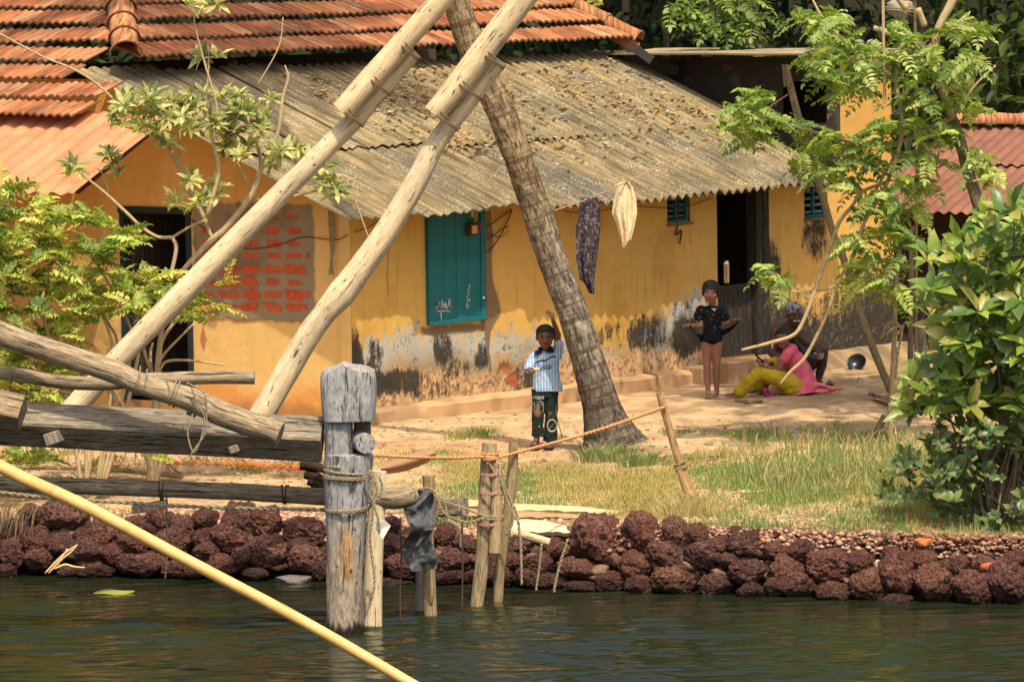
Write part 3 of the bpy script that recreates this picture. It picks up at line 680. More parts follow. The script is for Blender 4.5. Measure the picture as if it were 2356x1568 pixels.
# kitchen block behind the lean-to
def paint_soot(t, z):
    n1 = fbm(t * 2, z * 2, 0, 5, 61); n2 = fbm(t * 8, z * 8, 0, 5, 62)
    c = np.empty(t.shape + (3,)); c[:] = (.50, .38, .20)
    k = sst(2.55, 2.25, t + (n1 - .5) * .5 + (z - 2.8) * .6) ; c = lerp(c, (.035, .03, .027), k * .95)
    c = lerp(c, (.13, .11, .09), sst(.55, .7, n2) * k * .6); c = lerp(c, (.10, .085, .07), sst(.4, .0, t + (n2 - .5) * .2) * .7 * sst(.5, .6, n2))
    return c
t_ = np.arange(0, 3.0, .02); z3 = np.arange(1.7, 3.14, .02); T3, Z3 = np.meshgrid(t_, z3, indexing='ij'); c = paint_soot(T3, Z3)
ct, cz = (T3[:-1, :-1] + T3[1:, 1:]) / 2, (Z3[:-1, :-1] + Z3[1:, 1:]) / 2
mb = MB(); mb.grid(Hq(8.05, T3, Z3), tc=np.stack([T3, Z3, 0 * T3 + 7], -1), col=c, mask=~((ct > .18) & (ct < .75) & (cz > 2.42) & (cz < 2.86)))
o = mb.build('kitchen_wall', MT['plaster'], house); o['label'] = 'soot blackened upper wall with a dark opening'
s_ = np.arange(8.05, 9.02, .02); z3 = np.arange(1.955, 3.14, .02); S3, Z3 = np.meshgrid(s_, z3, indexing='ij')
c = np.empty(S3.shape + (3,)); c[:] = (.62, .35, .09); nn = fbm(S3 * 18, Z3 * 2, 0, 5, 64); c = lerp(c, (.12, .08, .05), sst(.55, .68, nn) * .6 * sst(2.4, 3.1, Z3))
mb = MB(); mb.grid(Hq(S3, 0.004, Z3), tc=np.stack([S3, Z3, 0 * S3 + 9], -1), col=c); mb.build('kitchen_wall', MT['plaster'], house)
n = 60; xs = np.linspace(7.45, 9.25, n); ts = np.linspace(-.12, 3.1, 24); X, T4 = np.meshgrid(xs, ts, indexing='ij')
zz = 3.17 + .012 * np.cos(2 * np.pi * T4 / .14) + .03 * (fbm(X * 2, T4 * .8, 0, 3, 66) - .5)
mb = MB(); slab(mb, Hq(X, T4, zz), np.array([0, 0, -.02]), np.stack([X, T4, 0 * X], -1), np.ones(X.shape + (3,)) * 1.5); o = mb.build('kitchen_roof', MT['asb'], house, auto=50)
for (u0, v0, u1, v1, y) in ((1450, 104, 1500, 140, 56), (1440, 120, 1560, 165, 56.5)): 
    mb = MB(); p, q = P(u0, v0, y), P(u1, v1, y); d = (q - p) / np.linalg.norm(q - p); mb.box((p + q) / 2, (np.linalg.norm(q - p) / 2, .02, .06), [d, np.cross(Z, d), np.cross(d, np.cross(Z, d))], .005, col=(.05, .04, .035)); mb.build('roof_board', MT['vcol'], house, auto=30)
# ---------------------------------------------------------------- terrain, water, bank
WZ = -.60
def ybank(x):   # y of the bank's waterline
    return np.interp(x, [-14, -3.78, -.98, 3.46, 14], [43.0, 41.55, 40.75, 38.95, 35.2])
def gz(x, y):
    d = y - ybank(x)
    base = -.13 + (fbm(np.asarray(x) * .5, np.asarray(y) * .35, 0, 3, 201) - .5) * .05 + (fbm(np.asarray(x) * 3, np.asarray(y) * 2, 0, 3, 202) - .5) * .02
    base = base - .02 * sst(3.5, .5, d)
    back = sst(57, 62, np.asarray(y) - .1 * np.asarray(x)) * 1.6
    return base + back + (fbm(np.asarray(x) * 5, np.asarray(y) * 4, 0, 3, 209) - .5) * .02
def grassiness(x, y):
    """0 bare earth .. 1 lawn; from the patches seen in the picture"""
    x, y = np.asarray(x, float), np.asarray(y, float)
    n = fbm(x * 1.1, y * .5, 0, 4, 210); n2 = fbm(x * 4, y * 1.6, 0, 4, 211)
    g = sst(46.2, 44.6, y + .25 * x * 0 + (n - .5) * 3.0) * sst(-1.0, -.3, x + (n - .5))
    g = np.maximum(g, .7 * np.exp(-(((x + .75) / .45) ** 2 + ((y - 46.0) / .8) ** 2)))
    g = np.maximum(g, .55 * sst(49.5, 47.5, y) * sst(.9, 1.3, x) * sst(.42, .60, n2))
    g = np.maximum(g, .9 * sst(49.0, 47.3, y + (n - .5)) * sst(2.6, 3.4, x))
    g = np.maximum(g, .75 * np.exp(-(((x - .95) / .4) ** 2 + ((y - 45.6) / .9) ** 2)))
    g = np.maximum(g, .45 * sst(-1.2, -2, x) * sst(.50, .62, n2))
    g = g * (1 - .85 * np.exp(-(((x - .15) / .55) ** 2 + ((y - 45.7) / .9) ** 2)))
    return np.clip(g * (.55 + .7 * sst(.36, .60, n2)) * (.55 + .8 * sst(.35, .6, fbm(x * 1.8 + 5, y * .8, 0, 3, 215))), 0, 1)
xs = np.concatenate([np.linspace(-40, -5, 36), np.arange(-4.9, 5.2, .035), np.linspace(5.5, 40, 36)]); ds = np.concatenate([np.linspace(0, 14, 330), np.linspace(14.3, 90, 70)])
X, D_ = np.meshgrid(xs, ds, indexing='ij'); Y = ybank(X) + .31 + D_
Zg = gz(X, Y) - .17 * sst(.50, 0, D_ + (fbm(X * 3, D_ * 3, 0, 3, 203) - .5) * .3)
g = grassiness(X, Y)
c = np.empty(X.shape + (3,)); c[:] = (.57, .38, .20)
nn = fbm(X * 1.2, Y * .6, 0, 5, 205); c = lerp(c, (.44, .29, .15), sst(.45, .68, nn) * .8)
c = lerp(c, (.66, .33, .15), sst(48.2, 47.0, Y) * sst(45, 46.4, Y) * sst(.6, -.3, X) * .6)
c = lerp(c, (.33, .22, .11), sst(48.5, 50, Y - .35 * X) * sst(2.2, 3, X) * .7)
c = lerp(c, (.33, .27, .10), g * .6); fn = fbm(X * 5, Y * 3, 0, 4, 208); c = lerp(c, (.30, .20, .12), sst(.55, .66, fn) * .55); c = lerp(c, (.72, .52, .34), sst(.42, .33, fn) * .4); c = lerp(c, (.66, .42, .26), sst(.7, .15, D_) * .8 * sst(-9, -3.5, X))
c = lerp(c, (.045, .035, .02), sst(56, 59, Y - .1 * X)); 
mb = MB(); Vg = np.stack([X, Y, Zg], -1)
skirt = np.stack([X[:, 0], ybank(X[:, 0]) + .12, Zg[:, 0] - 1.4], -1); Vg = np.concatenate([skirt[:, None], Vg], 1); c[:, 0] = (.05, .028, .02); c[:, 1] = (.14, .08, .05); c = np.concatenate([c[:, :1], c], 1)  # skirt coloured near black as shade in the gaps between boulders
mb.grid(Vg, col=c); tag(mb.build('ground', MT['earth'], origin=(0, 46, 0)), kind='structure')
def gheight(x, y): return float(gz(np.array(x), np.array(y)))
# water
x_ = np.concatenate([np.linspace(-40, -4.6, 40), np.arange(-4.55, 4.6, .022), np.linspace(4.65, 40, 40)]); y_ = np.concatenate([np.linspace(-5, 33.6, 60), np.arange(33.7, 43.2, .022)])
X, Y = np.meshgrid(x_, y_, indexing='ij')
wv = 0
for k in range(24):
    a = rng.normal(0, .22); wl = rng.uniform(.09, .32); kx, ky = math.sin(a), math.cos(a); ph = rng.uniform(0, 6.28)
    wp = fbm(X * .35 + k, Y * .35, 0, 2, 300 + k)
    wv = wv + wl * .0088 * np.sin(2 * np.pi * (X * kx + Y * ky) / wl + ph + wp * 7) * (.35 + wp)
cal = sst(2.4, .3, ybank(X) - Y) 
wv = wv * (1 - .60 * cal)
mb = MB(); mb.grid(np.stack([X, Y, WZ + wv], -1)); tag(mb.build('water', MT['water'], origin=(0, 36, WZ)), kind='structure')
mb = MB(); mb.grid(np.array([[[-40, -5, -2.2], [-40, 44, -2.2]], [[40, -5, -2.2], [40, 44, -2.2]]])); tag(mb.build('canal_bed', flat('mud', (.05, .045, .03)), origin=(0, 30, -2.2)), kind='structure')
# ---- stone bank
ROCKS = []
def rk(x0, y0, s, lst):
    for r in lst:
        cx, cy, w, h = r[:4]; ROCKS.append(((x0 + cx * s) / 1.0611, (y0 + cy * s) / 1.0611, w * s / 1.0611, h * s / 1.0611))
rk(1500, 900, .4248, [(170, 965, 200, 220), (350, 945, 140, 150), (480, 975, 140, 130), (310, 1080, 210, 145), (135, 1140, 170, 130), (520, 1090, 230, 180), (760, 1020, 190, 150), (145, 1255, 160, 110), (350, 1225, 250, 170), (200, 1190, 80, 60), (590, 1245, 170, 140), (785, 1170, 240, 160), (660, 1105, 100, 80), (935, 1050, 130, 90), (1000, 1150, 190, 160), (800, 1290, 150, 110), (920, 1265, 100, 100), (1050, 1260, 210, 140), (1080, 1050, 150, 110), (1235, 1135, 290, 210), (1270, 1290, 250, 110), (1430, 1110, 150, 120), (1480, 1245, 200, 180), (1640, 1200, 200, 250), (1600, 1060, 100, 80), (1780, 1110, 140, 110), (1845, 1250, 230, 230), (1990, 1130, 110, 100), (2070, 1280, 210, 180), (2130, 1120, 130, 100), (2270, 1250, 220, 240), (2310, 1110, 130, 110), (2030, 1200, 90, 90), (490, 1275, 70, 90), (1620, 1340, 190, 70), (1680, 1090, 90, 80), (1905, 1150, 90, 90), (610, 1020, 110, 90), (870, 1000, 90, 70)])
rk(0, 1000, .4235, [(185, 625, 130, 140), (365, 620, 260, 210), (100, 700, 120, 120), (205, 750, 180, 160), (60, 830, 140, 180), (350, 790, 150, 130), (505, 825, 190, 160), (215, 870, 150, 110), (600, 715, 200, 180), (655, 840, 120, 110), (470, 740, 90, 90), (770, 780, 170, 140), (740, 885, 130, 110), (790, 675, 120, 100), (915, 645, 150, 140), (1050, 680, 140, 140), (1180, 640, 140, 110), (1175, 745, 120, 100), (990, 790, 250, 180), (1390, 640, 230, 200), (1340, 745, 220, 150), (1190, 830, 140, 100), (840, 905, 220, 130), (1010, 930, 150, 100), (1280, 895, 190, 130), (1390, 860, 100, 120), (1545, 850, 280, 210), (1540, 655, 170, 180), (1740, 710, 250, 170), (1720, 790, 120, 90), (1765, 870, 170, 160), (1860, 930, 110, 110), (1470, 955, 120, 70), (540, 940, 210, 70), (390, 935, 110, 60), (1110, 945, 120, 70), (30, 935, 120, 70), (860, 700, 80, 90), (20, 720, 90, 120)])
rk(750, 1000, .4235, [(800, 720, 140, 120), (860, 880, 230, 170), (920, 790, 140, 100), (480, 680, 110, 100), (500, 790, 130, 120), (570, 920, 210, 130), (1180, 870, 140, 100), (1100, 960, 150, 130), (1210, 770, 180, 120), (1350, 900, 150, 140), (1420, 800, 120, 100), (1690, 760, 300, 300), (1560, 930, 200, 120), (1920, 720, 180, 210), (1900, 900, 160, 140), (1580, 1030, 180, 70), (1425, 1005, 170, 90), (1290, 985, 160, 110), (1740, 1000, 160, 110), (500, 1010, 200, 60), (800, 985, 200, 90), (1050, 880, 110, 120), (700, 880, 110, 120)])
wall = thing('stone_bank', (0, 40.6, WZ), 'rough dry wall of dark red pitted stones along the water edge', 'stone wall')
protos = []
def rock_mesh(seed, sub=5):
    import bmesh
    bm = bmesh.new(); bmesh.ops.create_icosphere(bm, subdivisions=sub, radius=1.0); v = np.array([q.co[:] for q in bm.verts]); bm.faces.ensure_lookup_table()
    f = np.array([[q.index for q in fc.verts] for fc in bm.faces]); bm.free()
    r = np.random.default_rng(seed)
    for _ in range(9):   # knock flats off the ball
        d = r.normal(size=3); d /= np.linalg.norm(d); h = r.uniform(.66, .86); k = v @ d - h; v = v - np.outer(np.clip(k, 0, None) * .85, d)
    n = fbm(v[:, 0] * 1.6 + seed, v[:, 1] * 1.6, v[:, 2] * 1.6, 4, seed) - .5; n2 = fbm(v[:, 0] * 6 + seed, v[:, 1] * 6, v[:, 2] * 6, 3, seed + 5) - .5
    n3 = fbm(v[:, 0] * 17 + seed, v[:, 1] * 17, v[:, 2] * 17, 2, seed + 9) - .5
    pit = sst(.60, .74, vnoise(v[:, 0] * 7 + seed, v[:, 1] * 7, v[:, 2] * 7, seed + 1)) * .07 + sst(.58, .72, vnoise(v[:, 0] * 15 + seed, v[:, 1] * 15, v[:, 2] * 15, seed + 2)) * .05
    v = v * (1.06 + n * .38 + n2 * .26 + n3 * .12 - pit)[:, None]
    mb = MB(); mb.add(v, f); return mb.mesh('boulder', np.zeros(3))
for k in range(10): m_ = rock_mesh(k + 3); m_.materials.append(MT['laterite']); protos.append(m_)
def bankp(u, v):
    """point on the battered face of the bank seen at this picture position"""
    lo, hi = 36.0, 44.0
    for _ in range(40):
        m = (lo + hi) / 2; p = P(u, v, m)
        if m > ybank(p[0]) + (p[2] - WZ) * .62: hi = m
        else: lo = m
    return P(u, v, (lo + hi) / 2)
nb = 0; small = MB(); W_ORG = ORG[wall.name]
ROCKS.sort(key=lambda r: -r[2] * r[3])
for i, (u, v, w_, h_) in enumerate(ROCKS):
    p = bankp(u, v); sc = p[1] / F; kk = 1.22 if w_ < 90 else 1.09; rx, rz = w_ * sc / 2 * kk, h_ * sc / 2 * kk; ry = max(.06, (rx + rz) / 2 * 1.0)
    o = bpy.data.objects.new('boulder', protos[i % 10]) if nb < 98 else None
    c_ = p + np.array([0, ry * .72, 0])
    if o:
        COL.objects.link(o); o.parent = wall; o.location = tuple(c_ - W_ORG); o.rotation_euler = (random.uniform(-.25, .25), random.choice([0, 3.14]) + random.uniform(-.2, .2), random.uniform(-.4, .4)); o.scale = (rx, ry, rz); nb += 1
# gravel and small stones along the top and in the gaps
ico = rock_mesh(77, 3); iv = np.array([q.co[:] for q in ico.vertices]); ifc = np.array([q.vertices[:] for q in ico.polygons])
ico1 = rock_mesh(78, 1); iv1 = np.array([q.co[:] for q in ico1.vertices]); ifc1 = np.array([q.vertices[:] for q in ico1.polygons])
mb = MB(); mbg = MB()
def pebble(mb, p, r, col, big=False):
    q = (iv if big else iv1) * np.array([r * random.uniform(.8, 1.4), r * random.uniform(.8, 1.3), r * random.uniform(.5, .9)])
    a = random.uniform(0, 6.28); ca, sa = math.cos(a), math.sin(a); q = q @ np.array([[ca, sa, 0], [-sa, ca, 0], [0, 0, 1]])
    mb.add(np.asarray(p) + q, ifc if big else ifc1, None, col)
for _ in range(700):
    u = random.uniform(-60, 2420); f = random.random(); v0 = np.interp(u, [0, 745, 1000, 1250, 1450, 2356], [1165, 1170, 1190, 1195, 1180, 1215]); p = bankp(u, v0 + 34 + f * 110)
    pebble(mb, p + np.array([0, .12 + random.uniform(0, .08), 0]), random.uniform(.03, .085), random.choice([(.07, .035, .028), (.10, .05, .036), (.15, .08, .055), (.24, .15, .10)]), True)
for _ in range(520):
    u = random.choice([random.uniform(-1300, -30), random.uniform(2400, 3700)]); p = bankp(u, random.uniform(1170, 1350) + (u - 1178) * .012)
    pebble(mb, p + np.array([0, .10, 0]), random.uniform(.10, .17), random.choice([(.10, .045, .038), (.13, .06, .045), (.08, .04, .035)]), True)
mb.build('small_stone', MT['rubble'], wall)['kind'] = 'stuff'
for _ in range(3500):
    x = random.uniform(-4.5, 4.8); y = float(ybank(x)) + random.uniform(.6, 10); pebble(mbg, (x, y, gheight(x, y)), random.choice([.006, .009, .013, .02]), random.choice([(.50, .34, .2), (.34, .22, .13), (.6, .45, .3), (.22, .14, .09)]))
for _ in range(15000):
    x = random.uniform(-5, 5.0); d = random.triangular(.10, 1.1, .26) if x > 1 else random.triangular(.10, .8, .26); y = float(ybank(x)) + .2 + d
    z = gheight(x, y) - .15 * max(0, 1 - max(0, d - .11) / .50) ** 2
    cc = random.choice([(.50, .30, .19), (.60, .42, .28), (.36, .17, .10), (.68, .50, .36), (.45, .21, .12)]) if x < 2.6 else random.choice([(.34, .17, .10), (.45, .21, .12), (.25, .12, .08), (.5, .32, .2)])
    pebble(mbg, (x, y, z + .004), random.choice([.008, .012, .016, .022, .03]), cc)
for _ in range(5500):
    x = random.uniform(.6, 4.8); z = -.13 - abs(random.gauss(0, .075)); y = float(ybank(x)) + .62 * (z - WZ) + .04 + random.uniform(0, .16)
    pebble(mbg, (x, y, z + random.uniform(0, .02)), random.choice([.008, .012, .018, .026]), random.choice([(.55, .33, .22), (.48, .30, .19), (.34, .17, .11), (.58, .40, .27), (.24, .11, .075)]) if x < 2.8 else random.choice([(.34, .17, .10), (.42, .2, .12), (.2, .10, .07), (.5, .32, .2)]))
tag(mbg.build('gravel', MT['rubble'], origin=(0, 41, -.2)), kind='stuff')
# larger loose lumps on top: broken tile and brick
def lump(name, u, v, w_, h_, col, lab, cat, y=None, mat='rubble'):
    p = bankp(u, v) if y is None else P(u, v, y); p = G(u, v, -.15) if y is None and p[2] > -.17 else p; sc = p[1] / F; mb = MB()
    q = iv * np.array([w_ * sc / 2, w_ * sc * .4, h_ * sc / 2]) * 1.1; mb.add(p + np.array([0, .05, -.02]) + q, ifc, None, col); return tag(mb.build(name, MT[mat]), lab, cat)
lump('brick_fragment', 2124, 1243, 42, 22, (.62, .20, .07), 'bright orange brick fragment lying on the dark right end of the bank', 'brick')
lump('brick_fragment', 2267, 1295, 60, 28, (.50, .15, .07), 'larger red brick lump on the bank near the right edge', 'brick')
lump('brick_fragment', 1757, 1237, 22, 14, (.68, .27, .12), 'small orange brick chip among gravel above the middle of the bank', 'brick')
lump('stone_block', 2024, 1302, 26, 40, (.50, .40, .26), 'small pale upright stone wedged between the dark boulders', 'stone')
lump('stone_block', 1805, 1192, 44, 26, (.62, .48, .30), 'pale yellow stone half in the grass on top of the bank', 'stone')
lump('stone_block', 1900, 1200, 36, 20, (.64, .46, .30), 'flat pale stone at the grass edge right of a yellow stone', 'stone')
lump('stone_block', 678, 1329, 92, 22, (.20, .17, .15), 'low barnacle covered stone at the waterline left of the big post', 'stone')
# grass
def blades(n, reg, hmin, hmax, cols, seed, name=None, wid=.006, dens=True, lean=.5):
    r = np.random.default_rng(seed); x = r.uniform(reg[0], reg[1], n); y = ybank(x) + .48 + r.uniform(reg[2], reg[3], n) ** 1.0
    g = grassiness(x, y) if dens else np.ones(n); k = r.uniform(0, 1, n) < g * 1.1; x, y, g = x[k], y[k], g[k]; n = len(x); z = gz(x, y)
    h = r.uniform(hmin, hmax, n) * (.5 + .7 * g); a = r.uniform(0, 2 * np.pi, n); ln = r.uniform(.1, 1, n) * lean * h; w = wid * r.uniform(.6, 1.4, n)
    dx, dy = np.cos(a) * ln, np.sin(a) * ln; px, py = np.ones(n) * w * .5, np.sin(a) * w * .2
    base = np.stack([x, y, z - .01], 1); o = np.stack([px, py, 0 * px], 1)
    mid = base + np.stack([dx * .35, dy * .35, h * .6], 1); tip = base + np.stack([dx, dy, h * (1 - .25 * ln / h)], 1)
    V = np.stack([base - o, base + o, mid + o * .8, mid - o * .8, tip], 1).reshape(-1, 3); b = np.arange(n)[:, None] * 5
    pal = np.array(cols); c = pal[r.integers(0, len(pal), n)] * r.uniform(.7, 1.25, (n, 1)); dry = fbm(x * .9, y * .5, 0, 3, 222); c = np.where((dry > .55)[:, None] & (r.uniform(0, 1, (n, 1)) < .75), np.array([.52, .41, .15]) * r.uniform(.7, 1.2, (n, 1)), c)
    return V, [b + np.array([[0, 1, 2, 3]]), b + np.array([[3, 2, 4]])], np.repeat(c, 5, 0)
mb = MB(); gcol = [(.19, .28, .08), (.26, .34, .10), (.14, .24, .09), (.32, .36, .12), (.48, .43, .18)]
for a in (dict(n=170000, reg=(-2, 5.2, 0, 8.0), hmin=.018, hmax=.055, cols=gcol, seed=1), dict(n=7000, reg=(1.6, 5, 0, 6), hmin=.05, hmax=.11, cols=gcol, seed=2, wid=.007), dict(n=900, reg=(1.8, 4, 3, 6), hmin=.12, hmax=.28, cols=gcol, seed=3, lean=.8), dict(n=2500, reg=(-5, 5, -.15, .3), hmin=.02, hmax=.09, cols=gcol, seed=4)):
    V, f, c = blades(**a); mb.add(V, f, None, c)
def tuft(u, v, r_, n, h, cols, y=None):
    p = G(u, v, -.13) if y is None else P(u, v, y)
    for _ in range(n):
        a, d = random.uniform(0, 6.28), random.uniform(0, r_); b = p + np.array([math.cos(a) * d, math.sin(a) * d, 0]); hh = h * random.uniform(.5, 1.1); l = np.array([math.cos(a), math.sin(a) * .5, 0]) * hh * random.uniform(.2, .9)
        w = np.array([.004, 0, 0]); m_ = b + l * .4 + Z * hh * .6; t = b + l + Z * hh * .85; mb.add([b - w, b + w, m_ + w, m_ - w, t], [np.array([[0, 1, 2, 3]]), np.array([[3, 2, 4]])], None, np.array(random.choice(cols)) * random.uniform(.7, 1.2))
gr = [(.20, .27, .09), (.28, .33, .12), (.15, .22, .09), (.40, .38, .16)]; dr = [(.55, .44, .20), (.46, .36, .16), (.62, .52, .28)]
for (u, v) in ((1385, 1050), (1410, 1060), (1440, 1055), (1460, 1075), (1350, 1060), (1490, 1070), (1370, 1035)): tuft(u, v, .14, 90, .16, gr)
for (u, v) in ((1600, 1170), (1570, 1185), (1625, 1180), (1540, 1190)): tuft(u, v, .16, 70, .20, dr)
for (u, v) in ((1085, 1005), (1060, 1010), (1110, 1000), (700, 1070), (650, 1080), (600, 1085), (560, 1080), (60, 1050), (110, 1060), (150, 1045)): tuft(u, v, .18, 60, .10, [(.30, .34, .10), (.42, .40, .14)])
for _ in range(60): tuft(random.uniform(1720, 2100), random.uniform(1000, 1140), .12, 20, .2, gr + dr)
tag(mb.build('grass', MT['leaf'], origin=(0, 44, -.13), smooth=False), kind='stuff')
# fallen leaves, twigs
def litter(mb, n, pts, s0, s1, cols, lift=.01):
    for _ in range(n):
        p = pts(); a = random.uniform(0, 6.28); s = random.uniform(s0, s1); d = np.array([math.cos(a), math.sin(a), random.uniform(-.2, .2)]); e = np.array([-math.sin(a), math.cos(a), random.uniform(-.3, .3)])
        cu = random.uniform(.1, .5) * s
        V = [p - d * s + Z * cu, p + e * s * .45 + Z * lift, p + d * s + Z * cu, p - e * s * .45 + Z * lift, p + Z * (lift - .0)]
        mb.add(V, np.array([[0, 4, 1], [1, 4, 2], [2, 4, 3], [3, 4, 0]]), None, np.array(random.choice(cols)) * random.uniform(.6, 1.2))
lc = [(.55, .38, .20), (.62, .45, .26), (.40, .22, .12), (.48, .20, .10), (.70, .55, .36), (.2, .12, .08)]
mb = MB()
def gp():
    while 1:
        x = random.uniform(-4, 4.5); y = float(ybank(x)) + random.uniform(.5, 9)
        if inv((x, y, 0))[1] < -.15 or x < -1: return np.array([x, y, gheight(x, y) + .006])
litter(mb, 2600, gp, .01, .035, lc)
def bp():
    p = G(random.gauss(1590, 60), random.gauss(1058, 5), -.12); return p
litter(mb, 160, bp, .01, .05, [(.03, .028, .025), (.10, .08, .06), (.3, .25, .2)])
def bp2(): return G(random.gauss(1790, 70), random.gauss(1118, 12), -.12)
litter(mb, 140, bp2, .02, .05, lc); tag(mb.build('fallen_leaves', MT['leaf'], origin=(0, 44, -.13), smooth=False), kind='stuff')
mb = MB()
def rp():
    while 1:
        s, t = random.uniform(1.9, 7.4), random.gauss(1.65, .6)
        if random.random() < .3: s = random.gauss(3.0, .6); t = random.uniform(.6, 2.6)
        if -.2 < t < 2.6 and s > 1.8 and fbm(s * 1.5, t * 1.5, 0, 3, 230) > random.uniform(.36, .62): return Hq(s, t, zroof(t) + .055 + random.uniform(0, .03))
litter(mb, 1500, rp, .02, .055, [(.72, .56, .38), (.62, .46, .30), (.80, .66, .46), (.50, .34, .20), (.62, .30, .16)])
o = tag(mb.build('dry_leaves', MT['leaf'], origin=Hq(4, 1.5, 2.6), smooth=False), kind='stuff')
# flat planks / slab on the grass, slab near step
def slabthing(name, u0, v0, u1, v1, wd, th, mat, lab, cat, z=-.1, col=(1, 1, 1)):
    p, q = G(u0, v0, z), G(u1, v1, z); d = q - p; l = np.linalg.norm(d); d /= l; e = np.cross(Z, d); mb = MB()
    n = 24; x = np.linspace(0, l, n); V = []
    for k, (a, b) in enumerate(((-wd / 2, -th / 2), (-wd / 2, th / 2), (wd / 2, th / 2), (wd / 2, -th / 2), (-wd / 2, -th / 2))):
        w = (fbm(x * 6, k % 4, 0, 3, int(u0)) - .5) * wd * .3; V.append(p + d * x[:, None] + e * (a + w * np.sign(a))[:, None] + Z * (b + (fbm(x * 8, k, 0, 2, 9) - .5) * th * .2)[:, None])
    V = np.array(V).transpose(1, 0, 2); tc = np.zeros(V.shape); tc[..., 2] = x[:, None]; tc[..., 0] = np.array([-1, -1, 1, 1, -1])[None] * wd / 2
    mb.grid(V, tc, np.ones(V.shape) * np.array(col)); mb.add(V[0, :4], np.array([[0, 3, 2, 1]]), None, col); mb.add(V[-1, :4], np.array([[0, 1, 2, 3]]), None, col)
    return tag(mb.build(name, MT[mat], auto=35), lab, cat)
slabthing('plank', 1700, 1132, 1815, 1128, .16, .02, 'pale_wood', 'pale board lying in the grass, the nearer and longer of two', 'board', -.12)
slabthing('plank', 1790, 1112, 1900, 1110, .12, .02, 'pale_wood', 'thin pale board lying in the grass just behind a longer board', 'board', -.12)
slabthing('stone_slab', 1706, 990 - 68, 1740, 990 - 70, .3, .03, 'rubble', 'flat grey stone slab on bare earth in front of the feet of the child in black', 'stone', -.12, (.40, .30, .2))
# ---------------------------------------------------------------- fishing net frame, posts, ropes
def rope(mb, pts, r, col=(1, 1, 1), sub=8, pitch=None, strands=2):
    pts, rr = spline(np.asarray(pts, float), np.full(len(pts), r), sub)
    seg = np.linalg.norm(np.diff(pts, axis=0), axis=1); L_ = np.concatenate([[0], np.cumsum(seg)]); pitch = pitch or r * 7
    n = min(1400, max(8, int(L_[-1] / pitch * 7))); s = np.linspace(0, L_[-1], n); p = np.stack([np.interp(s, L_, pts[:, k]) for k in range(3)], 1)
    t = np.gradient(p, axis=0); t /= np.linalg.norm(t, axis=1)[:, None] + 1e-9
    ref = np.where(np.abs(t[:, 2:3]) < .9, np.array([[0, 0, 1.0]]), np.array([[0, -1.0, 0]])); e = np.cross(t, ref); e /= np.linalg.norm(e, axis=1)[:, None]; f = np.cross(t, e)
    for k in range(strands):
        a = 2 * np.pi * s / pitch + k * 2 * np.pi / strands; mb.tube(p + (np.cos(a)[:, None] * e + np.sin(a)[:, None] * f) * r * .48, r * .60, 6, col=col)
    return mb
def ropething(name, lst, y, w, mat, lab, cat='rope', group=None, sub=8):
    p, _ = TR([(a[0], a[1], w) for a in lst], y); mb = MB(); rope(mb, p, w / 2 * np.mean(y) / F, sub=sub); return tag(mb.build(name, MT[mat]), lab, cat, group)
def coil(mb, c, ax, rx, r, turns=2.5, spread=.05, r2=None, jit=.01):
    """rope wound round an axis"""
    ax = np.asarray(ax, float); ax /= np.linalg.norm(ax); e = np.cross(ax, [0, 1.0, 0.02]); e /= np.linalg.norm(e); f = np.cross(ax, e); n = int(turns * 14)
    th = np.linspace(0, turns * 2 * np.pi, n); P_ = np.asarray(c) + (np.cos(th) * rx)[:, None] * e + (np.sin(th) * (r2 or rx))[:, None] * f + ax * (np.linspace(-.5, .5, n) * spread + np.sin(th * .7) * jit)[:, None]
    return rope(mb, P_, r, sub=2)
def logthing(name, lst, y, mat, lab, cat, seg=20, rough=.07, rf=5.0, sub=6, col=(1, 1, 1), par=None, group=None, seed=0, ell=1.0):
    p, r = TR(lst, y); mb = MB(); mb.tube(p, r, seg, rough=rough, rf=rf, sub=sub, col=col, seed=seed, ell=ell); o = mb.build(name, MT[mat], par, auto=60)
    return o if par is not None else tag(o, lab, cat, group)
